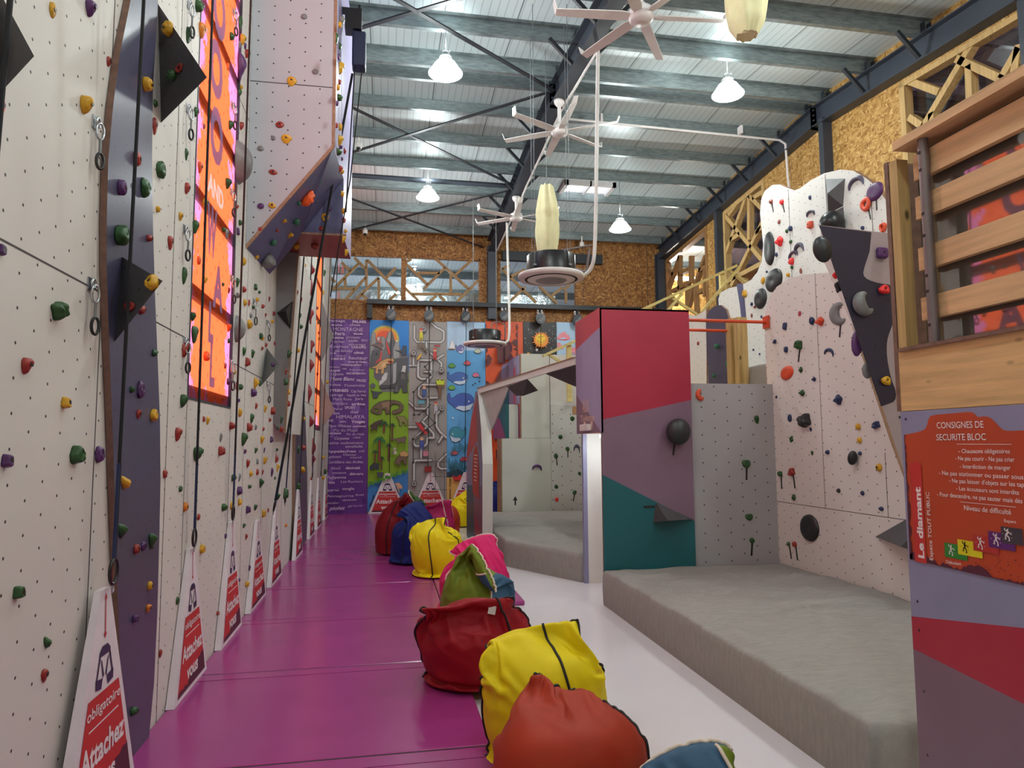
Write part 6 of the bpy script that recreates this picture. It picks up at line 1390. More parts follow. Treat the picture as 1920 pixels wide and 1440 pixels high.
b = MB(); b.tube([(3.34, 8.08, 3.12), (4.34, 8.08, 3.12)], .019, 14); b.build('bar', 'orange_paint', o)
b = MB(); b.box(4.315, 4.335, 8.02, 8.14, 3.05, 3.19); b.build('flange', 'orange_paint', o)
b = MB(); b.box(4.29, 4.42, 7.98, 8.10, 2.362, 3.27); tag(b.build('timber_post', 'timber_z'), 'timber post beside the slate tongue panel, left one of the pair', 'post', 'timber posts')
b = MB(); b.box(4.29, 4.42, 7.80, 7.90, 2.362, 3.25); tag(b.build('timber_post', 'timber_z'), 'timber post nearest the pale pink wall, right one of the pair', 'post', 'timber posts')
b = MB(); b.box(3.35, 3.40, 7.6, 7.7, 2.362, 3.2); tag(b.build('timber_post', 'timber_z'), 'thin timber post against the right side of the crimson box', 'post', 'timber posts')
slabx = lambda name, mats, outl, xf, th, label, cat: tag((lambda b: (b.prism([(xf, y, z) for y, z in outl], (th, 0, 0), 0, 1), b.build(name, mats))[1])(MB()), label, cat)
slabx('tongue_panel', ['slate_panel', 'ply_edge'], [p for p in G['tongue']], 4.39, .03, 'slate blue tongue-shaped climbing panel behind the pull-up bars', 'climbing panel')
slabx('scalloped_panel', ['boulder_white', 'ply_edge'], G['tonguewhite'], 4.40, .03, 'small white panel with scooped top edge, beside the slate tongue panel', 'climbing panel')

# pale pink wall
ol = [(7.194, 0)] + G['pink'] + [(5.0, 1.1), (3.0, 1.1), (3.0, 0)]
b = MB(); b.prism([(4.37, y, z) for y, z in ol], (.05, 0, 0), 0, 1)
for ya, yb, za, zb in ((6.325, 6.331, 1.03, 3.44), (5.10, 7.22, 1.027, 1.033), (5.44, 5.446, 1.03, 1.6)): b.box(4.369, 4.372, ya, yb, za, zb, 2)
b.prism([(4.368, 6.62+.03*cos(a), 3.07+.03*sin(a)) for a in [k*pi/8 for k in range(16)]], (.003, 0, 0), 3)
tag(b.build('boulder_wall', ['pink_panel', 'ply_edge', 'seam', 'crimson']), 'pale pink boulder wall with rounded top above the large crash pad', 'climbing wall')
# overhang
o = empty('overhang_wedge', (4.0, 5.4, 1.0)); tag(o, 'dark purple and grey overhang wedge leaning out from the pale pink wall', 'climbing block')
sd_ = [(4.365, .36), (4.365, 3.475), (3.588, 3.519), (3.851, 2.716), (4.095, 1.977), (4.286, 1.376)]
b = MB(); b.poly([(x, 5.1, z) for x, z in sd_], 0)
dk = smooth_poly([(min(x, 4.36), 5.098, z) for x, z in G['ovdark'][2:-1]], 1, False)
b.poly([(G['ovdark'][0][0], 5.098, G['ovdark'][0][1]), (G['ovdark'][1][0], 5.098, G['ovdark'][1][1])]+dk+[(G['ovdark'][-1][0], 5.098, G['ovdark'][-1][1])], 1)
for x, z in ((3.8, 2.9), (3.95, 2.95), (3.9, 2.6), (4.05, 2.5), (4.1, 2.2), (4.2, 2.05), (4.25, 3.2), (4.2, 2.9), (4.27, 2.75), (4.25, 1.9)):
    b.poly([(x+.011*cos(a), 5.096, z+.011*sin(a)) for a in [k*pi/4 for k in range(8)]], 2)
b.build('side_panel', ['mauve_grey', 'overhang_dark', 'black_plastic'], o)
edge = [(3.588, 3.519), (3.851, 2.716), (4.095, 1.977), (4.286, 1.376), (4.362, .4)]
b = MB()
for (xa, za), (xb, zb) in zip(edge, edge[1:]): b.poly([(xa, 5.1, za), (xb, 5.1, zb), (4.366, 5.1*4.366/xb-.04*(xb < 4.3), zb), (4.366, 5.1*4.366/xa-.04*(xa < 4.3), za)])
b.poly([(3.588, 5.1, 3.519), (4.366, 6.16, 3.5), (4.366, 5.1, 3.475)]); b.build('climbing_face', 'pink_panel', o)
# tall upper boulder wall
b = MB(); b.prism([(5.6, y, max(z, 2.364)) for y, z in G['mush']], (.06, 0, 0), 0, 1)
b.poly([(5.597, y, z) for y, z in G['mushstripe']], 2)
for y, za, zb in ((8.63, 3.9, 5.27), (7.80, 2.6, 5.16), (6.98, 2.6, 4.72)): b.box(5.598, 5.601, y-.004, y+.004, za, zb, 3)
tag(b.build('boulder_wall', ['boulder_white', 'ply_edge', 'slate_plain', 'seam']), 'tall white boulder wall with wavy outline at the back of the platform', 'climbing wall')
# faceted black volumes on it
def facet(pts, label):
    b = MB(); n = len(pts)-1; P = [Vector(p) for p in pts]
    b.add(P, [(i, (i+1) % n, n) for i in range(n)]+[tuple(range(n))[::-1]])
    return tag(b.build('faceted_volume', 'volume_dark'), label, 'climbing volume')
facet([(5.6, 7.80, 5.10), (5.6, 7.42, 4.96), (5.6, 7.48, 4.63), (5.6, 7.78, 4.63), (5.46, 7.58, 4.82)], 'faceted black volume at the top of the tall white boulder wall')
facet([(5.6, 7.78, 4.62), (5.6, 7.48, 4.62), (5.6, 7.45, 4.2), (5.6, 7.86, 4.2), (5.6, 7.86, 4.45), (5.48, 7.62, 4.48)], 'faceted black volume carrying a black ball, on the tall white boulder wall')
b = MB(); b.ball((5.46, 7.52, 4.42), .15, 20); tag(b.build('climbing_hold', 'black_plastic'), 'large black ball hold on the faceted black volume', 'climbing hold', 'climbing holds')
# dark pyramids on the pink wall and the crimson box
b = MB(); b.add([(4.37, 5.62, .84), (4.37, 4.75, 1.28), (4.37, 4.75, .72), (4.08, 4.95, .86)], [(0, 3, 1), (0, 2, 3), (1, 3, 2), (0, 1, 2)]); tag(b.build('climbing_pyramid', 'volume_dark'), 'dark pyramid low on the pale pink wall beside the orange rules board', 'climbing volume')
b = MB(); b.add([(2.86, 7.15, .84), (2.90, 7.15, 1.05), (3.335, 7.15, .86), (2.94, 6.93, .88)], [(0, 3, 1), (0, 2, 3), (1, 3, 2), (0, 1, 2)]); b.box(2.76, 2.88, 7.14, 7.15, 1.0, 1.02, 1); tag(b.build('climbing_pyramid', ['volume_dark', 'black_plastic']), 'dark pyramid on the teal part of the crimson box', 'climbing volume')

# ------------------------------------------------------------------ near right partition with rules board
XS = 2.35; yN = -.8
o = empty('partition_panel', (XS, 1.0, 0)); tag(o, 'near right partition in lilac, crimson and mauve below the timber fence', 'partition')
b = MB(); yl = 2.812
zb1, zb1r = G['b1'][1], G['b1r']; k1 = (zb1r[1]-zb1)/(zb1r[0]-G['b1'][0]); f1 = lambda y: min(1.5, zb1+k1*(y-G['b1'][0]))
zb2, zb2r = G['b2'][1], G['b2r']; k2 = (zb2r[1]-zb2)/(zb2r[0]-G['b2'][0]); f2 = lambda y: min(f1(y)-.02, max(.02, zb2+k2*(y-G['b2'][0])))
yk = G['b2'][0]-(zb2-.02)/k2
b.box(XS, XS+.02, yN, yl, 0, 1.835, 3)
b.poly([(XS-.001, yl, f1(yl)), (XS-.001, yN, f1(yN)), (XS-.001, yN, 1.835), (XS-.001, yl, 1.835)], 0)
b.poly([(XS-.001, yl, f2(yl)), (XS-.001, yN, f2(yN)), (XS-.001, yN, f1(yN)), (XS-.001, yl, f1(yl))], 1)
b.poly([(XS-.001, yl, 0), (XS-.001, yN, 0), (XS-.001, yN, f2(yN)), (XS-.001, yl, f2(yl))], 2)
for y, z in ((2.78, 1.80), (2.77, .985), (2.77, .86), (2.76, .6), (2.76, .33)): b.poly([(XS-.002, y+.006*cos(a), z+.006*sin(a)) for a in [k*pi/4 for k in range(8)]], 4)
b.build('painted_face', ['lilac_grey', 'crimson', 'mauve', 'ply_edge', 'black_plastic'], o)
b = MB(); b.box(XS+.02, XS+.05, yl-.02, yl, 0, 1.835); b.build('plywood_edge', 'ply_edge', o)
# rules board
o = empty('rules_board', (XS-.002, 2.5, 1.1)); tag(o, 'orange bouldering rules board on the near right partition', 'sign')
b = MB(); bo = smooth_poly([(XS-.004, y, z) for y, z in G['board'][:-4]], 1, False)
tail = [(XS-.004, y, z) for y, z in G['board'][-4:]]
b.prism([tuple(p) for p in bo]+tail, (.003, 0, 0), 0)
rnd = random.Random(5)
def lerp2(p, q, k): return (p[0]+(q[0]-p[0])*k, p[1]+(q[1]-p[1])*k)
bl, br = G['board'][-3], G['board'][-4]
bl = G['board'][-3]; cr_ = G['board'][-4]
c0, c1, c2, c3 = G['board'][-4:]
# torn dark borders along the bottom and the left edge
for pa, pb, dirv, n, hmax in ((c1, c0, (0, 1), 90, .035), (G['board'][0], c1, (-1, 0), 60, .018)):
    up_ = []; lo_ = []
    hcur = hmax*.5
    for k in range(n+1):
        q = lerp2(pa, pb, k/n); hcur = min(hmax, max(.003, hcur+rnd.uniform(-.35, .35)*hmax))
        lo_.append((XS-.0055, q[0], q[1])); up_.append((XS-.0055, q[0]+dirv[0]*hcur, q[1]+dirv[1]*hcur))
    for k in range(n): b.poly([lo_[k], lo_[k+1], up_[k+1], up_[k]], 1)
for k in range(70):
    y = rnd.uniform(c0[0]+.03, 2.75); z = c1[1]+(c0[1]-c1[1])*((c1[0]-y)/(c1[0]-c0[0]))+rnd.uniform(.02, .09)
    s_ = rnd.uniform(.001, .004); b.poly([(XS-.0055, y+s_*cos(a), z+s_*sin(a)*.7) for a in [q*pi/3 for q in range(6)]], 1)
b.build('printed_board', [pm('board_orange', (184, 66, 30), .5, var=.05, scale=3), 'sign_dark'], o)
b = MB()
RULES = ['CONSIGNES DE', 'SECURITE BLOC', '- Chaussons obligatoires', '- Ne pas courir - Ne pas crier', '- Interdiction de manger', '- Ne pas stationner ou passer sous un groupe', "- Ne pas laisser d'objets sur les tapis", '- Les \u00e9couteurs sont interdits', '- Pour descendre, ne pas sauter mais d\u00e9s', 'Niveau de difficult\u00e9', 'Expert', 'D\u00e9butant']
for s_, (ya, za, yb, zb, h) in zip(RULES, G['TX']):
    R = Vector((0, yb-ya, zb-za)); L = R.length; R.normalize()
    put_text(b, s_, (XS-.0062, ya, za), R, (0, 0, 1), h, L, bold=.004)
(l0, l1, l2, l3) = G['LN']
for p, q in ((l0, l1), (l2, l3)): b.poly([(XS-.0062, p[0], p[1]), (XS-.0062, q[0], q[1]), (XS-.0062, q[0], q[1]+.0018), (XS-.0062, p[0], p[1]+.0018)])
v0, v1, v2, v3 = G['VT']
def vtext(bb, txt, p, q, hw, bold):
    L = q[1]-p[1]; put_text(bb, txt, (XS-.0065, p[0], p[1]), (0, 0, 1), (0, 1, 0), hw, L, bold=bold)
vtext(b, 'Le diamant', (v0[0]+.0, v0[1]), (0, v1[1]), .034, .035)
vtext(b, 'Espace TOUT PUBLIC', (v2[0], v2[1]), (0, v3[1]), .020, .004)
b.build('lettering', 'ink_white', o)
b = MB(); b.poly([(XS-.0060, v0[0]+.055, v0[1]-.02), (XS-.0060, v0[0]-.012, v0[1]-.02), (XS-.0060, v0[0]-.012, v1[1]+.10), (XS-.0060, v0[0]+.02, v1[1]+.115), (XS-.0060, v0[0]+.055, v1[1]+.10)]); b.build('red_band', 'sign_red', o)
cm = dict(gr=(40, 128, 44), ye=(222, 206, 20), re=(178, 44, 40), pu=(92, 30, 108), da=(62, 52, 62))
for i, (k, ya, yb, zt_, zb_) in enumerate(G['SQ']):
    # difficulty squares with a little climber
    b = MB(); e = XS-.0058-.0003*i; dz = (zt_-zb_); zlow = zt_-dz*1.0
    b.poly([(e, ya, zt_-.006), (e, yb, zt_-.006), (e, yb, zlow), (e, ya, zlow)], 0)
    yc = ya-(ya-yb)*.30; zc = (zt_+zlow)/2; s_ = (zt_-zlow)*.36; e2 = e-.0008
    col = 1 if k != 'ye' else 2
    def limb(pts, wd):
        for p, q in zip(pts, pts[1:]): b.bar((e2, yc-p[0]*s_, zc+p[1]*s_), (e2, yc-q[0]*s_, zc+q[1]*s_), wd*s_, .0004, (1, 0, 0), col)
    b.poly([(e2, yc-(.05+.17*cos(a))*s_, zc+(.68+.17*sin(a))*s_) for a in [q*pi/5 for q in range(10)]], col)
    lean = .25 if k == 'da' else 0
    limb([(.0+lean, .48), (0-lean, -.12)], .32); limb([(lean, .42), (-.42, .62), (-.38, .95)], .14); limb([(lean, .42), (.46, .25), (.75, .05)], .14)
    limb([(-lean, -.1), (-.35, -.3), (-.3, -.8)], .17); limb([(-lean, -.1), (.28, -.45), (.32, -1.0)], .17)
    for q in range(7):
        a = q*.9+.4; b.poly([(e2, yc-(.85*cos(a)+.07*cos(t_))*s_, zc+(.95*sin(a)+.06*sin(t_))*s_) for t_ in [w_*pi/3 for w_ in range(6)]], col)
    b.build('difficulty_square', [pm('square_'+k, cm[k], .5), 'ink_white', 'black_plastic'], o)
# timber fence above the partition
o = empty('timber_fence', (XS+.05, 1.0, 1.835)); tag(o, 'timber rail fence with acrylic sheet above the near right partition', 'fence')
b = MB(); b.box(XS+.0, XS+.03, yN, 2.806, 1.838, 2.112); b.build('cladding_board', 'cladding', o)
b = MB(); b.box(XS-.015, XS+.05, yN, 2.79, 2.112, 2.128); b.build('ledge', 'ply_brown', o)
for z1_, z0_ in G['rail']:
    b = MB(); b.box(XS+.035, XS+.065, yN, 2.69, z0_, z1_); b.build('rail', 'timber_y', o)
b = MB(); b.box(XS-.03, XS+.12, yN, 2.735, 3.05, 3.092); b.build('cap_rail', 'timber_y', o)
b = MB(); b.tube([(XS+.012, 2.60, 2.128), (XS+.012, 2.60, 3.05)], .022, 16)
b.build('steel_tube', 'galv_pipe', o)
b = MB(); 
for z in (2.2, 2.35, 2.42, 2.6, 2.7, 2.9, 2.98): b.box(XS-.012, XS-.009, 2.594, 2.606, z, z+.012)
b.build('tube_hole', 'black_plastic', o)
b = MB(); b.box(XS+.0, XS+.06, 2.75, 2.80, 2.128, 3.02); b.build('post', 'timber_z', o)
b = MB(); b.box(XS-.002, XS+.28, 2.806, 2.83, 1.838, 3.03); b.build('plywood_end', 'ply_brown', o)
b = MB(); b.box(XS+.10, XS+.106, yN, 2.74, 2.12, 3.05); b.build('acrylic_sheet', 'acrylic', o)

# ------------------------------------------------------------------ stair handrail at the back of the platform
o = empty('stair_handrail', (4.9, 12.5, 3.2)); tag(o, 'pale timber stair handrail rising to the right behind the crimson box', 'handrail')
hz = lambda x: 3.389+(x-3.023)*.474
b = MB(); b.bar((2.9, 12.5, hz(2.9)), (6.9, 12.5, hz(6.9)), .05, .07, (0, 1, 0)); b.build('rail', 'rail_pale', o)
for i in range(7):
    xa = 3.0+.62*i; b = MB()
    if i % 2 == 0: b.bar((xa, 12.53, hz(xa)), (xa+.9, 12.53, hz(xa)-.55), .05, .04, (0, 1, 0))
    else: b.bar((xa, 12.47, hz(xa)-.6), (xa+.85, 12.47, hz(xa+.85)-.05), .05, .04, (0, 1, 0))
    b.build('diagonal', 'rail_pale', o)
for xa in (3.42, 5.05, 6.6):
    b = MB(); b.box(xa-.045, xa+.045, 12.52, 12.6, hz(xa)-1.1, hz(xa)-.02); b.build('post', 'rail_pale', o)

# ------------------------------------------------------------------ white cave
o = empty('cave_arch', (1.6, 11, 0)); tag(o, 'white framed cave entrance with coloured outer side panel and small orange board', 'climbing block')
Xa = 1.5; ap = G['archpanel']; fe = [(10.70, 0), (10.636, 1.386), (10.807, 1.968), (11.179, 2.56)]
b = MB()
pl = [(10.70, 0)]+[fe[1], fe[2], fe[3]]+[(11.55, 2.58), (12.1, 2.18), (12.84, 1.52), (12.84, 0)]
b.prism([(Xa, y, z) for y, z in pl], (.03, 0, 0), 0)
e = Xa-.002
b.poly([(e, 11.45, 2.45), (e, 12.1, 2.15), (e, 12.82, 1.52), (e, 12.82, 1.40), (e, 11.35, 1.75)], 1)
b.poly([(e, 10.82, 1.95), (e, 11.2, 2.53), (e, 11.45, 2.5), (e, 11.35, 1.75), (e, 10.95, 1.55)], 2)
b.poly([(e, 10.72, 0), (e, 12.83, 0), (e, 12.83, .95), (e, 11.9, .98), (e, 11.75, 0.4), (e, 11.7, 0)], 3)
b.poly([(e, 10.71, 0), (e, 11.7, 0), (e, 11.75, .5), (e, 11.9, .98), (e, 10.66, 1.05)], 2)
b.poly([(e-.001, 10.71, 0), (e-.001, 11.6, 0), (e-.001, 11.65, .55), (e-.001, 10.72, .2)], 4)
b.build('side_panel', ['lilac_grey', 'crimson_light', 'mauve', 'teal', 'crimson'], o)
b = MB()
for (ya, za), (yb, zb) in zip(fe, fe[1:]):
    b.prism([(Xa-.01, ya-.012, za), (Xa+.15, ya-.012, za), (Xa+.15, yb-.012, zb), (Xa-.01, yb-.012, zb)], (0, .02, 0))
b.build('front_trim', 'white_plain', o)
b = MB(); b.bar((1.5, 11.19, 2.56), (2.30, 8.14, 2.705), .03, .085, (0, 0, 1)); b.bar((1.5, 11.19, 2.607), (2.30, 8.14, 2.752), .05, .012, (0, 0, 1), 1); b.build('top_beam', ['white_plain', 'ply_edge'], o)
b = MB(); b.poly([(1.53, 11.18, 2.54), (1.82, 9.97, 2.60), (1.64, 10.68, 1.92), (1.60, 10.72, 1.95)]); b.prism([(1.53, 11.18, 2.54), (1.82, 9.97, 2.60), (1.64, 10.66, 1.92)], (.02, .02, 0)); b.build('gusset', pm('gusset_grey', (176, 172, 170), .5), o)
b = MB(); b.poly([(e-.003, 11.05, 1.28), (e-.003, 11.12, .92), (e-.003, 11.05, .80), (e-.003, 11.9, .86), (e-.003, 11.98, 1.2), (e-.003, 11.8, 1.55), (e-.003, 11.5, 1.68), (e-.003, 11.35, 1.66), (e-.003, 11.2, 1.5)]); ob_ = b.build('orange_board', 'board_orange', o)
b = MB()
for i in range(8): b.box(e-.005, e-.004, 11.25+.02*i, 11.72, 1.50-.06*i, 1.515-.06*i)
b.build('board_lines', 'ink_white', o)
# cave back panels
b = MB(); b.box(2.29, 3.285, 13.55, 13.6, 0, 1.80, 0); b.box(2.255, 2.29, 13.55, 13.95, 0, 1.80, 1); pl_ = tag(b.build('cave_wall', ['cave_white', 'ply_edge']), 'plain low white cave panel with a purple three-armed hold', 'climbing panel')
b = MB(); b.poly([(2.535, 13.548, .48), (2.565, 13.548, .48), (2.565, 13.548, .58), (2.60, 13.548, .57), (2.55, 13.548, .66), (2.50, 13.548, .57), (2.535, 13.548, .58)]); b.build('tape_arrow', 'black_plastic', pl_)
b = MB(); b.box(2.69, 3.275, 13.56, 13.6, 1.805, 3.51); b.box(2.665, 2.69, 13.56, 13.62, 1.805, 3.51, 1); tag(b.build('cave_wall', ['cave_white', 'ply_edge']), 'tall plain white panel above the cave behind the slanted beam', 'climbing panel')
b = MB(); b.box(3.29, 4.3, 13.55, 13.6, 0, 2.46); tag(b.build('cave_wall', 'cave_holes'), 'white perforated cave panel with green holds', 'climbing panel')
b = MB(); b.box(3.29, 4.3, 13.56, 13.6, 2.465, 3.50); tag(b.build('cave_wall', 'white_plain'), 'white panel above the perforated cave panel', 'climbing panel')
b = MB(); b.box(2.63, 2.664, 13.6, 15.6, 2.50, 3.48, 0)
e = 2.628
b.poly([(e, 14.1, 2.5), (e, 13.85, 2.5), (e, 13.85, 3.3), (e, 14.1, 3.25)], 1); b.poly([(e, 15.58, 2.5), (e, 14.6, 2.5), (e, 14.6, 2.95), (e, 15.58, 2.7)], 2); b.poly([(e, 15.58, 2.7), (e, 14.6, 2.95), (e, 14.6, 3.4), (e, 15.58, 3.4)], 3)
tag(b.build('cave_wall', ['lilac', 'crimson_light', 'teal', 'mauve']), 'coloured side panel at the upper left of the cave back wall', 'climbing panel')
b = MB(); b.box(2.47, 2.66, 13.75, 13.8, 1.805, 2.49, 0); b.box(2.40, 2.47, 13.75, 15.4, 1.805, 2.49, 1); b.poly([(2.398, 15.4, 1.81), (2.398, 13.76, 1.81), (2.398, 14.4, 2.2), (2.398, 15.4, 2.4)], 2); tag(b.build('cave_wall', ['cave_white', 'teal', 'violet_pink']), 'white recessed step with teal and pink side at the cave corner', 'climbing panel')
def blob_volume(pts, apex, label):
    P = [Vector(p) for p in pts]; b = MB(); b.add(P+[Vector(apex)], [(i, (i+1) % len(P), len(P)) for i in range(len(P))]+[tuple(range(len(P)))[::-1]])
    tag(b.build('faceted_volume', 'volume_dark'), label, 'climbing volume')
blob_volume([(1.78, 10.1, 2.545), (1.96, 9.42, 2.60), (2.14, 9.55, 2.45), (1.94, 10.2, 2.42)], (1.95, 9.7, 2.38), 'small black faceted volume under the slanted cave beam')
blob_volume([(2.10, 8.9, 2.62), (2.31, 8.18, 2.68), (2.7, 8.45, 2.64), (2.65, 9.0, 2.60)], (2.42, 8.55, 2.42), 'large black faceted volume under the cave beam beside the crimson box')
# ------------------------------------------------------------------ bean bags
def col_mat(name, rgb): return pm(name, rgb, .6, var=.05, scale=5, bump=.04, bscale=200, spec=.3)
col_mat('bag_yellow', (238, 214, 8)); col_mat('bag_red', (150, 8, 26)); col_mat('bag_orange', (166, 48, 20)); col_mat('bag_green', (112, 132, 34))
col_mat('bag_blue', (52, 88, 116)); col_mat('bag_pink', (214, 22, 104)); col_mat('bag_navy', (14, 30, 104)); col_mat('bag_deepgreen', (60, 98, 48)); col_mat('bag_deepred', (128, 12, 24)); col_mat('bag_magenta', (170, 30, 90))
pm('piping_black', (18, 18, 20), .6); pm('piping_cream', (224, 208, 190), .6); pm('tag_white', (226, 224, 220), .6)
def bean(kind, x, y, z, label, mats, rot=0, sx=1, sz=1, two=None, pipe='piping_black', cols=(0, .5, .75), ring=True, tagpos=None):
    """slouched bean bag made from one of the settled covers; seams carry piping"""
    o = empty('bean_bag', (x, y, z)); tag(o, label, 'bean bag', 'bean bags beside the mats')
    pts, n, m = BAGS[kind]; c, s_ = cos(radians(rot)), sin(radians(rot)); zl = min(p.z for p in pts[:n*8])
    cx = sum(p.x for p in pts)/len(pts); cy = sum(p.y for p in pts)/len(pts)
    W = [Vector((x+((p.x-cx)*c-(p.y-cy)*s_)*sx, y+((p.x-cx)*s_+(p.y-cy)*c)*sx, z+max(.002, (p.z-zl))*sz)) for p in pts]
    b = MB(); b.v = W[:n*(m+1)]
    for i in range(m):
        for k in range(n):
            b.f.append([i*n+k, i*n+(k+1) % n, (i+1)*n+(k+1) % n, (i+1)*n+k]); b.sm.append(True)
            u = (k+.5)/n; b.mi.append(1 if two and (two[0] < u < two[1] or two[0] < u+1 < two[1]) else 0)
    for k in range(n//2-1):
        b.f.append([m*n+(k+1), m*n+(k+2), m*n+(n-k-1) % n, m*n+(n-k) % n][::1]); b.sm.append(True); b.mi.append(0)
    b.f.append([k for k in range(n)][::-1]); b.sm.append(False); b.mi.append(0)
    cov = b.build('cover', mats, o); md = cov.modifiers.new('smooth', 'SUBSURF'); md.levels = 1; md.render_levels = 1
    def nrm(i, k):
        d1 = W[i*n+(k+1) % n]-W[i*n+(k-1) % n]; d2 = W[min(i+1, m)*n+k % n]-W[max(i-1, 0)*n+k % n]
        v = d1.cross(d2); return v.normalized() if v.length > 1e-9 else Vector((0, 0, 1))
    for u in cols:
        k = int(u*n) % n; b = MB()
        b.tube(smooth_poly([W[i*n+k]+nrm(i, k)*.003 for i in range(5, m+1)], 1, False), .0075, 7); b.build('piping', pipe, o)
    if ring:
        b = MB(); b.tube(smooth_poly([W[m*n+k] for k in range(n//2+1)], 1, False), .0085, 7); b.build('edge_piping', pipe, o)
    if tagpos:
        i, k = int(tagpos[1]*m), int(tagpos[0]*n) % n; p = W[i*n+k]; nn = nrm(i, k); u = (W[i*n+(k+1) % n]-p).normalized(); v = nn.cross(u)
        p = p+nn*.012; b = MB(); b.prism([p, p+u*.05, p+u*.05+v*.06, p+v*.06], nn*.002); b.build('care_tag', 'tag_white', o)
    return o
bean(2, .77, 2.92, 0, 'big orange bean bag in the foreground with black piping', ['bag_orange'], rot=-12, sx=.94, sz=1.0, cols=(.97, .12))
bean(4, 1.08, 2.44, 0, 'blue and green bean bag at the bottom edge beside the orange one', ['bag_blue', 'bag_green'], rot=20, sx=.84, sz=.68, two=(.86, 1.10), pipe='piping_cream', cols=(.86, .10, .5))
bean(0, .84, 3.74, 0, 'yellow bean bag with black piping behind the orange foreground one', ['bag_yellow'], rot=0, sx=.97, sz=.92, cols=(0, .5, .80))
bean(1, .63, 4.93, .05, 'dark red bean bag with white care tag on top', ['bag_red'], rot=0, sx=1.0, sz=.95, cols=(0, .5, .86), tagpos=(.80, .84))
bean(3, .79, 5.95, .05, 'olive green and blue bean bag with cream piping and peaked top', ['bag_green', 'bag_blue'], rot=0, sx=1.0, sz=.87, two=(.80, 1.12), pipe='piping_cream', cols=(.80,))
bean(4, .86, 6.78, .05, 'hot pink bean bag behind the olive green one', ['bag_pink'], rot=30, sx=1.02, sz=.88, pipe='piping_cream', cols=(0, .5))
bean(0, .64, 8.92, .05, 'yellow bean bag in the middle of the row with black piping', ['bag_yellow'], rot=-35, sx=.97, sz=.90, cols=(0, .5, .80))
bean(4, .40, 9.95, .05, 'royal blue bean bag left of the middle yellow one', ['bag_navy'], rot=60, sx=.95, sz=.97, cols=(0, .5))
bean(1, .78, 10.66, .05, 'magenta bean bag behind the royal blue one', ['bag_magenta'], rot=20, sx=.74, sz=1.25, pipe='piping_cream', cols=(0, .5, .8))
bean(3, .21, 10.75, .05, 'dark red bean bag at the left end of the far cluster', ['bag_deepred'], rot=70, sx=.92, sz=.98, cols=(0, .5))
bean(0, .45, 11.55, .05, 'dark green bean bag in the far cluster', ['bag_deepgreen'], rot=120, sx=.95, sz=1.08, pipe='piping_cream', cols=(0, .5))
bean(2, .99, 13.4, 0, 'orange bean bag far back in front of the pipe mural', ['bag_orange'], rot=100, sx=1.05, sz=.82, cols=(0, .5))
bean(4, 1.60, 14.4, 0, 'yellow bean bag far back beside the cave wall', ['bag_yellow'], rot=-60, sx=1.1, sz=.88, cols=(0, .5, .7))
bean(0, 2.42, 15.4, .05, 'blue bean bag behind the cave wall', ['bag_navy'], rot=10, sx=1.05, sz=1.03, cols=(0, .5))

# ------------------------------------------------------------------ murals on the back wall
YM = YB-.03
class Mural:
    def __init__(s, name, x0, x1, z1, label, base, z0=.05):
        s.o = empty(name, ((x0+x1)/2, YM, z0)); tag(s.o, label, 'mural panel', 'mural panels on the back wall')
        s.b = MB(); s.mats = []; s.lay = 0; s.x0, s.x1, s.z0, s.z1 = x0, x1, z0, z1
        s.b.box(x0+.003, x1-.003, YM, YB-.004, z0, z1, s.m(base))
    def m(s, rgb):
        k = 'paint_%02x%02x%02x' % rgb
        if k not in MATS: pm(k, rgb, .45, var=.04)
        if k not in s.mats: s.mats.append(k)
        return s.mats.index(k)
    def pt(s, p, l): return (min(max(-.403+(p[0]-693)*.01301, s.x0+.003), s.x1-.003), YM-.0009*l, min(max(4.754-(p[1]-600)*.01293, s.z0), s.z1))
    def poly(s, pts, rgb, sm=0, out=None):
        if sm: pts = [(v.x, v.y) for v in smooth_poly([(p[0], p[1], 0) for p in pts], sm)]
        if out:
            cx = sum(p[0] for p in pts)/len(pts); cy = sum(p[1] for p in pts)/len(pts); ex = []
            n = len(pts); area = sum(pts[i][0]*pts[(i+1) % n][1]-pts[(i+1) % n][0]*pts[i][1] for i in range(n)); sg = 1 if area > 0 else -1
            for i in range(n):
                a, c = pts[i-1], pts[(i+1) % n]; dx, dy = c[0]-a[0], c[1]-a[1]; L = (dx*dx+dy*dy)**.5 or 1
                ex.append((pts[i][0]+sg*dy/L*.7, pts[i][1]-sg*dx/L*.7))
            s.poly(ex, out)
        s.lay += 1; q = [s.pt(p, s.lay) for p in pts]
        s.b.poly(q, s.m(rgb))
    def disc(s, c, r, rgb, n=18, ry=None): s.poly([(c[0]+r*cos(2*pi*k/n), c[1]+(ry or r)*sin(2*pi*k/n)) for k in range(n)], rgb)
    def stroke(s, pts, wd, rgb, joint=True):
        s.lay += 1; mi = s.m(rgb)
        for a, c in zip(pts, pts[1:]):
            dx, dy = c[0]-a[0], c[1]-a[1]; L = (dx*dx+dy*dy)**.5 or 1; nx, ny = -dy/L*wd/2, dx/L*wd/2
            s.b.poly([s.pt(p, s.lay) for p in ((a[0]+nx, a[1]+ny), (c[0]+nx, c[1]+ny), (c[0]-nx, c[1]-ny), (a[0]-nx, a[1]-ny))], mi)
        if joint:
            s.lay += .3
            for p in pts: s.b.poly([s.pt((p[0]+wd/2*cos(2*pi*k/8), p[1]+wd/2*sin(2*pi*k/8)), s.lay) for k in range(8)], mi)
            s.lay += .7
    def done(s): return s.b.build('painted_board', s.mats, s.o)

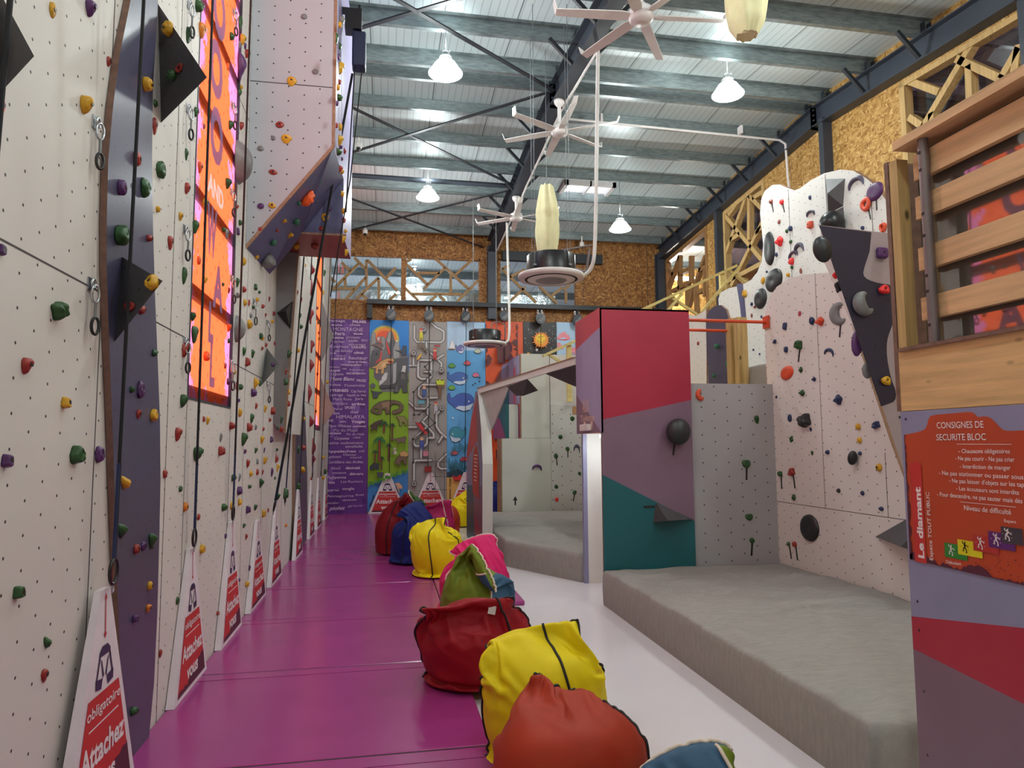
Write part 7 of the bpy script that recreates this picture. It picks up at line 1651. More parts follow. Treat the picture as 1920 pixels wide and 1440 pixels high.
# 1 words
M = Mural('mural_panel', -1.335, -.405, 4.754, 'purple mural panel covered with climbing words, leftmost on the back wall', (98, 42, 130))
rnd = random.Random(2)
for k in range(26):
    cx, cy = rnd.uniform(618, 690), rnd.uniform(604, 958); r = rnd.uniform(5, 15)
    M.poly([(cx+r*rnd.uniform(.5, 1)*cos(a), cy+r*1.5*rnd.uniform(.5, 1)*sin(a)) for a in [q*pi/5 for q in range(10)]], rnd.choice([(118, 66, 150), (84, 30, 112), (126, 78, 158)]))
M.done()
b = MB()
WORDS = [('passage', 619, 606, 29, 1, 0), ('FALAISE', 662, 607, 25, 1, .03), ('descente', 623, 613.5, 20, 0, .02), ('chute', 657, 613, 19, 1, .0), ('MONTAGNE', 627, 623, 54, 2, -.005), ('Sahara', 621, 631, 27, 2, .015), ('blonde', 664, 629.5, 17, 0, .03),
 ('d\u00e9gaine', 622, 638, 24, 1, .02), ('grimper', 650, 637, 27, 1, -.008), ('rocher', 625, 645.5, 23, 1, 0), ('\u00e9chelle', 655, 643, 17, 0, .01), ('bloc', 679, 642, 11, 1, 0), ('assurage', 655, 650, 31, 0, 0), ('Everest', 622, 655, 33, 1, .0), ('VARAPPE', 660, 656, 27, 1, .015),
 ('via ferrata', 631, 663, 30, 1, 0), ('corde', 619, 667, 14, 0, .01), ('climb', 665, 666, 18, 1, .02), ('assaut', 633, 671.5, 17, 0, -.005), ('noeud de 8', 624, 678, 25, 1, .03), ('hauteur', 656, 677, 34, 2, .0), ('gorges du Verdon', 654, 683, 35, 0, .02), ('mousqueton', 642, 689, 37, 1, .01),
 ('grimpette', 621, 693, 19, 0, -.005), ('vide', 644, 696, 8, 0, 0), ('hauteur', 658, 698, 27, 0, -.005), ('rappel', 620, 700, 20, 1, .015), ('ippon', 624, 707, 22, 1, 0), ('ASCENSION', 651, 705, 35, 0, .02), ('Mont Blanc', 623, 717, 44, 2, .01), ('PRISE', 671, 719, 17, 1, .015), ('rocheux', 622, 727, 20, 1, 0), ('Yosemite', 648, 728, 38, 1, -.005),
 ('PYRENEES', 623, 738, 33, 1, .025), ('Cap Ferret', 661, 739, 27, 1, 0), ('ap\u00e9rage', 623, 746, 23, 1, 0), ('Aiguille du Midi', 653, 746, 35, 0, 0), ('Mont Rose', 629, 754, 33, 1, -.005), ('Jura', 668, 753, 15, 1, 0), ('Kilimandjaro', 621, 762, 34, 1, -.005), ('ar\u00eate', 662, 763, 25, 1, .02), ('Oural', 626, 772, 19, 1, 0), ('SPORT', 650, 770, 19, 1, .01),
 ('Alpes', 625, 780, 16, 1, .005), ('duel', 660, 778, 14, 1, 0), ('HIMALAYA', 635, 788, 51, 2, -.005), ('pic', 619, 794, 11, 2, .01), ('sec', 641, 795, 12, 0, .01), ('Vosges', 662, 796, 25, 1, .03), ('Mont Whitney', 620, 804, 42, 1, 0), ('sommet', 665, 804, 24, 0, .02), ('Piz du Mage', 631, 812, 42, 1, -.008), ('versant', 619, 817, 25, 0, .03), ('Pic du Midi', 654, 819, 31, 0, 0),
 ('Carpates', 632, 827, 27, 1, .005), ('relief', 666, 825, 13, 0, 0), ('point culminant', 618, 835.5, 67, 1, 0), ('escalade', 652, 842, 31, 1, 0), ('Appalaches', 618, 851, 53, 1, .015), ('col', 677, 851, 9, 1, 0), ('piton', 622, 861, 22, 1, 0), ('Glacier', 648, 857, 25, 0, 0), ('massif', 661, 862, 21, 0, -.005), ('Cordill\u00e8re des Andes', 620, 871, 64, 1, 0),
 ('licol', 628, 882, 15, 1, 0), ('d\u00e9nivel\u00e9', 653, 882, 26, 1, .02), ('crampons', 629, 890, 25, 0, .005), ('d\u00e9vers', 660, 893, 25, 1, .02), ('Fujiyama', 619, 899, 35, 1, .01), ('Atlas', 623, 908, 11, 1, .015), ('Les Rochers', 645, 907, 39, 1, -.005), ('paroi', 622, 922, 19, 1, 0), ('sangle', 648, 920, 21, 1, .01), ('Annapurna', 620, 933, 48, 1, -.005), ('duel', 671, 931, 15, 0, 0),
 ('alpeuvse', 648, 940, 25, 0, 0), ('escalier', 621, 945, 21, 0, -.006), ('piolet', 625, 956, 28, 2, .01), ('gravir', 658, 951, 28, 0, -.004)]
for txt, px, py, wd, sz, bo in WORDS:
    put_text(b, txt, (-.403+(px-693)*.01301, YM-.030, 4.754-(py-600)*.01293), (1, 0, 0), (0, 0, 1), (.05, .065, .09)[sz], wd*.01301, bold=bo, shear=.25 if txt in ('grimper', 'climb', 'Mont Blanc', 'Yosemite', 'piolet', 'Fujiyama', 'Alpes', 'Mont Whitney', 'piton', 'via ferrata', 'Carpates') else 0)
b.build('lettering', pm('word_ink', (220, 190, 220), .5), M.o)

# 2 dinosaurs
M = Mural('mural_panel', -.403, .56, 4.754, 'mural panel with volcano, dinosaurs and palms on green', (132, 172, 20))
D = lambda cx, cy: (690+cx/7.575, 600+cy/7.575)
D2 = lambda cx, cy: (690+cx/7.575, 780+cy/7.575)
P = lambda L, f=D: [f(*p) for p in L]
M.poly([(693, 600), (767, 600), (767, 700), (693, 690)], (16, 128, 214))
M.poly([(693, 913), (712, 905), (735, 897), (752, 893), (767, 884), (767, 962), (693, 962)], (64, 136, 206))
for r, c in ((27, (150, 170, 120)), (25, (214, 178, 60)), (22, (236, 140, 50)), (17, (230, 84, 34))): M.disc((722, 637), r, c, 28)
M.poly(P([(20, 700), (25, 320), (55, 180), (105, 185), (125, 330), (135, 245), (190, 240), (215, 235), (250, 270), (290, 165), (345, 160), (380, 290), (430, 310), (470, 430), (575, 530), (575, 900), (430, 1040), (200, 1040), (165, 900), (90, 830), (90, 720)]), (112, 112, 116))
for L, c in (([(60, 185), (100, 190), (115, 330), (60, 470), (40, 520)], (150, 150, 152)), ([(150, 250), (185, 245), (180, 330), (150, 320)], (158, 158, 158)), ([(195, 245), (240, 250), (245, 400), (200, 480)], (150, 152, 150)), ([(295, 170), (335, 165), (320, 300), (300, 340), (270, 300)], (172, 172, 172)), ([(345, 170), (380, 290), (370, 500), (310, 560), (310, 330)], (92, 92, 98)), ([(395, 320), (440, 320), (450, 540), (370, 560), (360, 430)], (160, 160, 162)), ([(60, 450), (170, 430), (190, 600), (90, 690), (30, 690)], (86, 86, 92)), ([(400, 560), (570, 540), (575, 880), (430, 1030), (330, 900), (360, 640)], (82, 82, 88)), ([(360, 640), (410, 610), (400, 900), (360, 930)], (168, 168, 170)), ([(250, 760), (285, 770), (270, 860), (190, 940), (160, 940), (180, 870)], (206, 206, 206)), ([(500, 660), (545, 660), (530, 760), (470, 780)], (206, 206, 206)), ([(90, 740), (200, 800), (200, 880), (120, 850)], (104, 92, 108))):
    M.poly(P(L), c)
M.poly(P([(265, 300), (285, 380), (310, 430), (325, 500), (300, 500), (270, 420), (258, 340)]), (224, 66, 52)); M.poly(P([(190, 430), (205, 480), (190, 590), (140, 610), (110, 660), (125, 600), (170, 560)]), (212, 70, 62)); M.poly(P([(135, 300), (160, 350), (175, 250), (190, 330), (165, 400)]), (200, 70, 60))
M.poly(P([(130, 250), (165, 255), (155, 305), (140, 300)]), (220, 210, 205))
blk = (26, 22, 20)
M.poly(P([(50, 370), (110, 350), (160, 340), (205, 350), (220, 385), (190, 390), (205, 440), (180, 420), (150, 400), (120, 385)]), (120, 96, 96), 0, blk)
M.poly(P([(375, 430), (470, 450), (490, 420), (500, 370), (545, 370), (550, 500), (490, 520), (480, 470)]), (58, 70, 92), 0, blk)
M.disc(D(128, 498), 2, (40, 40, 44)); M.disc(D(410, 305), 2.4, (226, 220, 180))
M.poly(P([(45, 705), (130, 660), (170, 610), (230, 580), (270, 560), (320, 555), (360, 560), (370, 600), (340, 640), (290, 635), (265, 640), (270, 690), (235, 700), (230, 780), (190, 780), (195, 720), (150, 720), (155, 775), (115, 780), (120, 700)]), (206, 160, 104), 0, blk)
M.poly(P([(290, 590), (365, 600), (340, 630), (290, 620)]), (150, 40, 36)); M.poly(P([(200, 640), (260, 610), (240, 690), (190, 700)]), (226, 186, 132))
M.poly(P([(175, 970), (200, 950), (320, 950), (400, 920), (440, 850), (450, 770), (500, 750), (540, 770), (555, 840), (580, 880), (560, 910), (565, 1050), (500, 1050), (490, 960), (450, 950), (440, 1050), (370, 1050), (390, 980), (320, 985), (180, 995)]), (70, 70, 72), 0, blk)
M.poly(P([(475, 790), (520, 775), (535, 850), (480, 860)]), (100, 96, 94)); M.poly(P([(400, 960), (440, 930), (430, 1040), (385, 1040)]), (92, 92, 92))
M.poly(P([(50, 1010), (90, 1040), (220, 1050), (160, 1070), (140, 1130), (90, 1130), (80, 1060)]), (66, 72, 78), 0, blk); M.disc(D(80, 955), 5, (92, 92, 100), 7)
M.poly(P([(55, 1310), (100, 1240), (170, 1190), (260, 1165), (380, 1165), (460, 1185), (510, 1240), (505, 1300), (460, 1340), (380, 1360), (350, 1345), (370, 1310), (440, 1290), (465, 1255), (440, 1215), (350, 1215), (325, 1260), (320, 1350), (270, 1360), (255, 1290), (215, 1290), (205, 1360), (170, 1360), (165, 1290), (110, 1280), (95, 1310), (170, 1340), (165, 1365), (90, 1345)]), (104, 84, 64), 0, blk)
M.poly(P([(200, 1200), (330, 1180), (330, 1240), (300, 1330), (280, 1260), (220, 1270)]), (142, 114, 88))
M.poly(P([(400, 10), (450, 25), (520, 30), (560, 80), (570, 150), (540, 160), (525, 110), (490, 110), (490, 165), (460, 160), (455, 90)], D2), (132, 130, 74), 0, blk)
def palm(cx, cy, sc, trunk):
    M.poly([(cx-1.6*sc, cy+trunk), (cx-1.2*sc, cy), (cx+1.2*sc, cy), (cx+1.4*sc, cy+trunk)], (132, 62, 44), 0, blk)
    for k in range(9):
        a = pi*(.0+k/8)*1.15-.25; dx, dy = cos(a)*9*sc, -sin(a)*7*sc+2*sc
        M.poly([(cx, cy), (cx+dx*.5-dy*.12, cy+dy*.75-2*sc), (cx+dx, cy+dy+3.5*sc), (cx+dx*.45, cy+dy*.45+1.2*sc)], (40, 112, 52) if k % 2 else (66, 138, 66), 0, (20, 50, 26))
for cx, cy, sc, tr_ in ((722, 797, .9, 18), (737, 800, .6, 30), (731, 838, .6, 30), (706, 850, .55, 30), (718, 862, .6, 22)): palm(cx, cy, sc, tr_)
palm(714, 828, 1.35, 40)
M.poly(P([(45, 170), (110, 120), (180, 90), (230, 75), (190, 130), (150, 170), (140, 240), (110, 210), (60, 240), (75, 190)], D2), (74, 54, 46), 0, blk)
M.poly(P([(320, 355), (430, 345), (500, 330), (540, 320), (555, 350), (530, 380), (545, 430), (510, 400), (470, 390), (430, 440), (435, 385)], D2), (110, 92, 78), 0, blk)
M.disc((742, 845), 3, (170, 168, 160)); M.disc((738, 852), 3, (120, 112, 104)); M.disc((743, 852), 3.2, (190, 186, 176))
M.poly(P([(390, 720), (420, 620), (480, 560), (540, 550), (575, 590), (560, 640), (560, 720), (530, 710), (510, 650), (480, 660), (470, 725), (440, 720), (430, 690)], D2), (108, 86, 70), 0, blk)
M.poly(P([(465, 540), (530, 520), (590, 560), (570, 600), (500, 600), (470, 590)], D2), (196, 156, 100), 0, blk)
M.poly(P([(55, 740), (100, 690), (180, 700), (170, 780), (140, 780), (120, 750), (90, 790), (60, 785)], D2), (52, 56, 64), 0, blk)
M.poly(P([(150, 820), (240, 825), (220, 900), (170, 890)], D2), (70, 66, 92), 0, blk)
M.poly(P([(400, 970), (460, 970), (505, 1020), (495, 1060), (460, 1040), (460, 1120), (420, 1010)], D2), (216, 172, 140), 0, blk)
M.poly(P([(40, 1290), (85, 1210), (100, 1130), (120, 1140), (70, 1290)], D2), (40, 40, 54))
for k in range(16): M.disc((693+k*4.9, 912-k*1.75-(3 if k % 2 else 0)), 3.4, (70, 132, 40) if k % 3 else (96, 150, 48), 9)
M.done()

# 3 pipes
M = Mural('mural_panel', .56, 1.502, 4.745, 'grey mural panel with metal pipes and tools', (158, 152, 148))
Pp = lambda cx, cy: (750+cx/3.6, 580+cy/3.6)
PIPES = [[(98, 105), (98, 195), (115, 218), (280, 218), (300, 200), (300, 140), (275, 125), (250, 115), (215, 85)], [(180, 218), (180, 285)], [(210, 295), (285, 365), (280, 430)], [(255, 335), (298, 305)], [(60, 383), (130, 383)], [(93, 290), (93, 383)],
 [(225, 345), (135, 345), (125, 360), (125, 460), (145, 475), (200, 475), (215, 455), (215, 345)], [(165, 425), (215, 425)], [(190, 475), (190, 515)], [(270, 515), (150, 515), (130, 535), (130, 590), (150, 608), (255, 604)], [(193, 610), (193, 660), (180, 680), (110, 680), (60, 635)], [(193, 680), (190, 730), (150, 775)], [(290, 675), (250, 720), (250, 800), (275, 840), (320, 880)], [(290, 870), (265, 912)],
 [(60, 806), (120, 806)], [(155, 770), (230, 850), (232, 880), (190, 880), (185, 920), (170, 935), (110, 935), (95, 915), (95, 890), (190, 800)], [(147, 935), (147, 1030)], [(215, 1032), (110, 1032), (100, 1045), (100, 1190)], [(320, 990), (262, 1045), (262, 1075), (280, 1090), (320, 1090)]]
for L in PIPES:
    q = [Pp(*p) for p in L]; M.stroke(q, 6.6, (60, 58, 58)); M.stroke(q, 5.2, (150, 148, 148)); M.stroke(q, 1.8, (222, 220, 220))
for c in ((93, 300), (282, 415), (160, 132), (285, 678), (100, 1188)): M.disc(Pp(*c), 5.5, (60, 60, 60)); M.disc(Pp(*c), 4.4, (170, 168, 168)); M.disc(Pp(*c), 2.2, (90, 90, 90))
def worker(cx, cy, cap, cl):
    x, y = Pp(cx, cy); M.poly([(x-3, y+1), (x+3, y+1), (x+4, y+12), (x-3, y+12)], cl, 0, blk); M.disc((x, y-2), 3, (224, 176, 140)); M.poly([(x-3.4, y-2.6), (x+3.4, y-2.6), (x+2, y-6), (x-2, y-6)], cap)
    M.stroke([(x-2, y+12), (x-2, y+17)], 2, cl); M.stroke([(x+2, y+12), (x+2, y+17)], 2, cl)
worker(142, 150, (204, 52, 44), (214, 206, 40)); worker(236, 285, (208, 60, 50), (196, 60, 60)); worker(165, 545, (206, 150, 120), (66, 92, 160)); worker(243, 655, (204, 56, 46), (190, 190, 200)); worker(150, 895, (200, 150, 120), (60, 76, 160))
M.poly([Pp(*p) for p in ((115, 235), (150, 230), (185, 280), (178, 295), (140, 250), (120, 255))], (120, 104, 84), 0, blk); M.poly([Pp(*p) for p in ((110, 345), (135, 305), (150, 310), (125, 348))], (214, 170, 70), 0, blk)
M.poly([Pp(*p) for p in ((245, 485), (300, 485), (296, 530), (280, 540), (278, 605), (265, 605), (262, 540), (248, 525))], (120, 84, 56), 0, blk); M.poly([Pp(*p) for p in ((243, 482), (258, 492), (270, 480), (284, 492), (302, 482), (298, 518), (250, 518))], (196, 214, 40), 0, blk)
M.poly([Pp(*p) for p in ((120, 780), (140, 780), (190, 850), (175, 860), (130, 810), (105, 770))], (190, 40, 48), 0, blk); M.poly([Pp(*p) for p in ((122, 625), (168, 625), (168, 650), (122, 650))], (90, 156, 176), 0, blk); M.poly([Pp(*p) for p in ((158, 970), (195, 970), (192, 1005), (160, 1005))], (206, 130, 150), 0, blk)
M.poly([Pp(*p) for p in ((170, 1075), (215, 1075), (215, 1110), (170, 1110))], (150, 30, 36), 0, blk); M.poly([Pp(*p) for p in ((232, 245), (272, 243), (268, 256), (232, 252))], (180, 60, 60), 0, blk)
L = [Pp(*p) for p in ((222, 348), (168, 395), (207, 452), (93, 570), (97, 725), (130, 723), (160, 700), (238, 780), (92, 890), (94, 1045))]
M.stroke(L, 1.3, (20, 20, 22)); 
for p in L: M.disc(p, 2.2, (20, 20, 22), 10)
M.stroke([Pp(160, 700), Pp(210, 652)], 1.3, (20, 20, 22))
for L in (((240, 980), (244, 1290)), ((300, 980), (304, 1290)), ((215, 1040), (320, 1046)), ((215, 1140), (320, 1146)), ((215, 1225), (320, 1232))): M.stroke([Pp(*p) for p in L], .8, (60, 60, 62))
M.done()

# 4 sea
M = Mural('mural_panel', 1.502, 2.475, 4.765, 'blue mural panel with whales, fish and a sailing boat', (92, 166, 222))
M.poly([(838, 600), (912, 600), (912, 656), (838, 655)], (176, 208, 236)); M.poly([(838, 890), (860, 884), (880, 894), (912, 890), (912, 905), (838, 905)], (40, 70, 90)); M.poly([(838, 900), (912, 896), (912, 962), (838, 962)], (226, 178, 98))
M.poly([Pp(*p) for p in ((360, 195), (382, 262), (335, 258))], (232, 232, 236), 0, (90, 90, 100)); M.poly([Pp(*p) for p in ((325, 262), (382, 262), (370, 272), (335, 272))], (110, 80, 60)); M.poly([Pp(*p) for p in ((510, 120), (518, 112), (528, 120), (530, 150), (508, 150))], (170, 30, 40))
def whale(cx, cy, w_, h_, col, flip=1):
    q = [(-.5, .0), (-.45, -.32), (-.2, -.5), (.1, -.46), (.32, -.2), (.42, -.25), (.44, -.5), (.5, -.46), (.52, -.12), (.46, .04), (.36, .12), (.2, .35), (-.1, .5), (-.36, .4)]
    pts = [Pp(cx+flip*x*w_, cy+y*h_) for x, y in q]; M.poly(pts, col, 1, (24, 40, 70))
    M.poly([Pp(cx+flip*x*w_, cy+y*h_) for x, y in ((-.48, .05), (-.2, .2), (.1, .2), (.22, .32), (-.1, .47), (-.36, .38))], (200, 216, 232)); M.disc(Pp(cx-flip*w_*.30, cy-h_*.05), 1.6, (240, 240, 240)); M.disc(Pp(cx-flip*w_*.31, cy-h_*.05), .8, (20, 20, 30))
whale(412, 265, 60, 62, (112, 112, 176), -1); whale(395, 470, 140, 90, (70, 110, 184), -1); whale(420, 635, 180, 130, (62, 92, 176), -1); whale(395, 860, 110, 110, (58, 146, 168), 1)
for c, col in (((355, 380), (96, 160, 70)), ((355, 533), (110, 170, 60)), ((462, 360), (214, 90, 110)), ((522, 443), (216, 120, 150)), ((535, 275), (190, 200, 180)), ((372, 982), (220, 90, 100)), ((438, 1028), (220, 70, 80))): M.poly([Pp(c[0]+22*cos(a)*(1+.2*sin(3*a)), c[1]+15*sin(a)) for a in [q*pi/7 for q in range(14)]], col, 0, (30, 60, 60))
for k in range(18): M.stroke([Pp(335+k*7, 1090+(k % 4)*10), Pp(338+k*7+(k % 3)*4, 1020+(k*37 % 60))], 1.6, (40, 96, 104), False)
for k in range(10): M.stroke([Pp(360+k*11, 1000-(k*13 % 40)), Pp(362+k*11, 945-(k*29 % 40))], 1.4, (44, 110, 120), False)
M.poly([Pp(*p) for p in ((360, 1135), (385, 1150), (410, 1132), (430, 1150), (420, 1172), (370, 1172))], (206, 50, 44), 0, (60, 20, 20)); M.disc(Pp(362, 745), 1.8, (210, 220, 224))
for k, p in enumerate(((500, 515), (515, 505), (545, 490), (548, 465))): M.disc(Pp(*p), 1.6, (20, 40, 60), 8)
M.done()
b = MB(); put_text(b, 'sous marin', (1.502+.10, YM-.045, .35), (0, 0, 1), (-1, 0, 0), .06, .62, bold=.01); b.build('lettering', 'black_plastic', M.o)

# 5 orange splatter
M = Mural('mural_panel', 2.478, 3.446, 4.80, 'orange mural panel with dark splatter and large letter R', (222, 84, 30)); dk = (92, 34, 36)
rnd = random.Random(9)
for side in (911, 978):
    y = 600
    while y < 960:
        h_ = rnd.uniform(6, 22); w_ = rnd.uniform(2, 13)*(1 if side < 940 else -1); M.poly([(side, y), (side+w_*.6, y+1), (side+w_, y+h_*.4), (side+w_*.7, y+h_*.7), (side, y+h_)], dk); y += h_
for k in range(120): M.disc((rnd.uniform(912, 978), rnd.choice((rnd.uniform(604, 640), rnd.uniform(640, 950)))), rnd.uniform(.3, 1.1), dk, 6)
M.poly([(911, 666), (920, 664), (925, 672), (922, 682), (914, 690), (911, 692)], dk)
for L in ([(934, 650), (948, 650), (946, 680), (936, 680)], [(948, 640), (958, 640), (962, 664), (952, 676), (949, 660)], [(930, 718), (944, 690), (952, 686), (942, 716)], [(930, 730), (944, 724), (944, 742), (930, 742)], [(930, 770), (938, 764), (940, 790), (930, 792)], [(930, 800), (944, 798), (942, 830), (930, 832)], [(932, 848), (944, 846), (942, 866), (932, 866)], [(934, 880), (942, 876), (940, 892)]): M.poly(L, dk)
M.poly([(952, 800), (978, 760), (978, 860), (960, 870)], (110, 40, 90)); M.done()
b = MB(); put_text(b, 'R', (2.478+.30, YM-.14, 3.74), (1, 0, 0), (0, 0, 1), .55, .5, bold=.06); b.build('lettering', 'sign_dark', M.o)

# 6 night sky with sun, 7 clouds
M = Mural('mural_panel', 3.449, 4.33, 4.81, 'black starry mural panel with smiling orange sun', (38, 34, 36)); rnd = random.Random(4)
for k in range(130): M.disc((rnd.uniform(990, 1056), rnd.uniform(602, 760)), rnd.uniform(.25, .9), (226, 224, 216), 5)
c = (1023, 633)
for k in range(20):
    a = 2*pi*k/20; R_ = 20 if k % 2 else 16.5; M.poly([(c[0]+12*cos(a-.16), c[1]+12*sin(a-.16)), (c[0]+R_*cos(a), c[1]+R_*sin(a)), (c[0]+12*cos(a+.16), c[1]+12*sin(a+.16))], (236, 130, 36))
M.disc(c, 14, (240, 150, 40), 24); M.disc((1022, 631), 9.5, (250, 208, 50), 24)
M.stroke([(1015, 634), (1018, 637), (1023, 638), (1028, 636), (1030, 633)], .8, (120, 60, 20)); M.stroke([(1017, 628), (1019, 626.5), (1021, 628)], .7, (120, 60, 20)); M.stroke([(1024, 627), (1026, 625.5), (1028, 627)], .7, (120, 60, 20))
for cx, cy, cl in ((1014, 653, (210, 205, 210)), (997, 661, (230, 170, 50))): M.poly([(cx+(4 if k % 2 else 1.7)*cos(k*pi/5), cy+(4 if k % 2 else 1.7)*sin(k*pi/5)) for k in range(10)], cl)
M.done()
M = Mural('mural_panel', 4.333, 5.30, 4.82, 'pale blue mural panel with pink clouds', (176, 208, 234))
for cx, cy, s_ in ((1071, 624, 1), (1060, 644, .8), (1052, 612, .4), (1090, 655, 1)):
    for dx, dy, r in ((-10, 3, 3.5), (-5, -2, 5), (1, -4, 6), (7, 0, 5), (11, 3, 3)): M.disc((cx+dx*s_, cy+dy*s_), r*s_, (236, 146, 158), 14)
    M.poly([(cx-16*s_, cy+5*s_), (cx+14*s_, cy+5*s_), (cx+4*s_, cy+8*s_), (cx-9*s_, cy+7*s_)], (214, 90, 110))
M.done()
# belay devices on the long beam
bl = ['above the dinosaur mural', 'above the pipe mural', 'above the sea mural', 'above the orange mural', 'above the starry mural', 'above the pale blue cloud mural']
for i, (x, z) in enumerate(G['belays']):
    o = empty('belay_device', (x, 16.86, z-.12)); tag(o, 'round dark belay device hanging '+bl[i], 'belay device', 'belay devices on the back wall')
    b = MB(); n = 30
    def dsk(r, ya, yb, m=0):
        A_ = [(x+r*cos(2*pi*k/n), ya, z+1.12*r*sin(2*pi*k/n)) for k in range(n)]; b.prism(A_, (0, yb-ya, 0), m)
    dsk(.125, 16.78, 16.92); dsk(.10, 16.765, 16.78, 1); b.build('drum', ['black_plastic', 'anthracite'], o)
    b = MB(); b.prism([(x+.09, 16.762, z+.09), (x-.09, 16.762, z-.08), (x+.02, 16.762, z-.10), (x+.09, 16.762, z-.03)], (0, .002, 0)); b.build('emblem', 'volume_grey', o)
    b = MB()
    for s_ in (-1, 1): b.tube(ring_pts((x+s_*.05, 16.86, z+.17), (0, 0, 1), (1, 0, 0), .06, .018, 14), .007, 6, closed=True)
    b.build('shackle', 'chrome', o)
    b = MB(); b.tube([(x, 16.86, z+.12), (x, 16.86, 5.12)], .022, 8); b.build('hanging_sling', 'rope_black', o)
    b = MB(); b.tube([(x+.01, 16.80, z-.13), (x+.008, 16.90, 3.0), (x, 17.0, 1.0)], .008, 6); b.build('strap', 'rope_black', o)

# ------------------------------------------------------------------ climbing holds
HC = dict(g=(38, 80, 34), r=(152, 46, 36), y=(206, 154, 26), p=(84, 40, 96), o=(236, 92, 28), a=(120, 120, 120), k=(40, 41, 43), n=(34, 48, 88), m=(138, 26, 36), t=(44, 112, 82), b=(150, 82, 70), s=(86, 80, 102), c=(206, 116, 26), u=(238, 46, 48), d=(222, 80, 46))
HM = {k: pm('hold_'+k, v, .42, var=.10, scale=18, bump=.12, bscale=160) for k, v in HC.items()}
def dome(R, Hf, seed, n=26, m=10, lump=.12):
    vs = []; fs = []
    for i in range(m+1):
        ph = pi/2*i/m; rad = cos(ph)**.75 if i < m else 0; hz_ = sin(ph)**.9
        for k in range(n):
            th = 2*pi*k/n; rr = R(th)*rad; x_, y_ = rr*cos(th)*.5, rr*sin(th)*.5
            q = noise.noise(Vector((x_*4+seed, y_*4, hz_*2)))*lump
            z_ = Hf(x_, y_, hz_)*(1+q); s_ = 1+q*.7
            vs.append(Vector((x_*s_, y_*s_, max(0, z_))))
    for i in range(m):
        for k in range(n): fs.append((i*n+k, i*n+(k+1) % n, (i+1)*n+(k+1) % n, (i+1)*n+k))
    fs.append(tuple(range(n))[::-1])
    return vs, fs
def sweep(path, rad, n=12, flat=1.0):
    vs = []; fs = []; L = len(path)
    for i in range(L):
        p = Vector(path[i]); d = (Vector(path[min(i+1, L-1)])-Vector(path[max(i-1, 0)])).normalized(); s_ = Vector((-d.y, d.x, 0))
        for k in range(n):
            a = pi*k/(n-1); vs.append(p+s_*(rad[i]*cos(a))+Vector((0, 0, flat*rad[i]/max(rad)*sin(a)**.8)))
    for i in range(L-1):
        for k in range(n-1): fs.append((i*n+k, i*n+k+1, (i+1)*n+k+1, (i+1)*n+k))
    return vs, fs
def shape(t, v):
    s_ = v*7.3+1
    if t == 'T': return dome(lambda a: .92-.10*sin(a)+(.16 if sin(a) < -.93 else 0)+.05*sin(3*a+v), lambda x, y, h: h*(.78+.55*y), s_)
    if t == 'B': return dome(lambda a: .95+.05*sin(2*a+v*2), lambda x, y, h: h, s_, lump=.22)
    if t == 'J': return dome(lambda a: .95+.08*sin(3*a+v*2), lambda x, y, h: h-.55*math.exp(-((x)**2+(y-.12)**2)/.02)*h, s_, lump=.25)
    if t == 'K': return dome(lambda a: .92/max(abs(cos(a))**6+abs(sin(a))**6, .02)**(1/6), lambda x, y, h: min(h*1.3, .95-.3*y), s_, lump=.06)
    if t == 'L': return dome(lambda a: 1, lambda x, y, h: h*(.8+.35*sin(6*y+v)), s_, lump=.15)
    if t == 'P': return dome(lambda a: .78+.26*cos(2*a+v*.6)**2, lambda x, y, h: h*(.55+1.5*abs(x*cos(v*.4)+y*sin(v*.4))), s_, lump=.10)
    if t == 'N': return dome(lambda a: 1, lambda x, y, h: h*(1-.25*math.exp(-(x*x+y*y)/.03)), s_, 32, 10, .03)
    if t == 'S': return dome(lambda a: .9+.1*cos(2*a), lambda x, y, h: h**2.2, s_, lump=.05)
    if t == 'O':
        vs = []; fs = []; n, m = 24, 14
        for i in range(m+1):
            a = -pi/2*.75+(pi/2*1.75)*i/m
            for k in range(n): th = 2*pi*k/n; vs.append(Vector((.5*cos(a)*cos(th), .5*cos(a)*sin(th), .5+.5*sin(a))))
        for i in range(m):
            for k in range(n): fs.append((i*n+k, i*n+(k+1) % n, (i+1)*n+(k+1) % n, (i+1)*n+k))
        return vs, fs
    if t == 'M':
        path = []; rad = []
        for i in range(22):
            a = pi*.42+(pi*1.36)*i/21; path.append((.30*cos(a)+.02, .34*sin(a), 0)); rad.append(.02+.20*sin(pi*i/21)**.8)
        return sweep(path, rad)
    if t == 'V':
        path = []; rad = []
        for i in range(22):
            u = i/21; x_ = -.46+.80*u**.8 if u < .55 else .04+.0+(.37-.04)*((u-.55)/.45)**.7*.9+.0; 
            a = pi*.95-(pi*.95)*u; path.append((.42*cos(a)-.02, .62*sin(a)**.7-.30, 0)); rad.append(.03+.11*sin(pi*u)**.7)
        return sweep(path, rad)
    if t == 'D':
        vs = []; fs = []; n, m = 28, 12
        for i in range(n):
            a = 2*pi*i/n; R_ = .33+.03*sin(3*a)
            for k in range(m): c = 2*pi*k/m; rr = R_+.17*cos(c); vs.append(Vector((rr*cos(a), rr*sin(a), .5+.5*sin(c))))
        for i in range(n):
            for k in range(m): fs.append((i*m+k, ((i+1) % n)*m+k, ((i+1) % n)*m+(k+1) % m, i*m+(k+1) % m))
        return vs, fs
SHAPES = {(t, v): shape(t, v) for t in 'TBJKLPNSOMVD' for v in range(3)}
MESH = {}
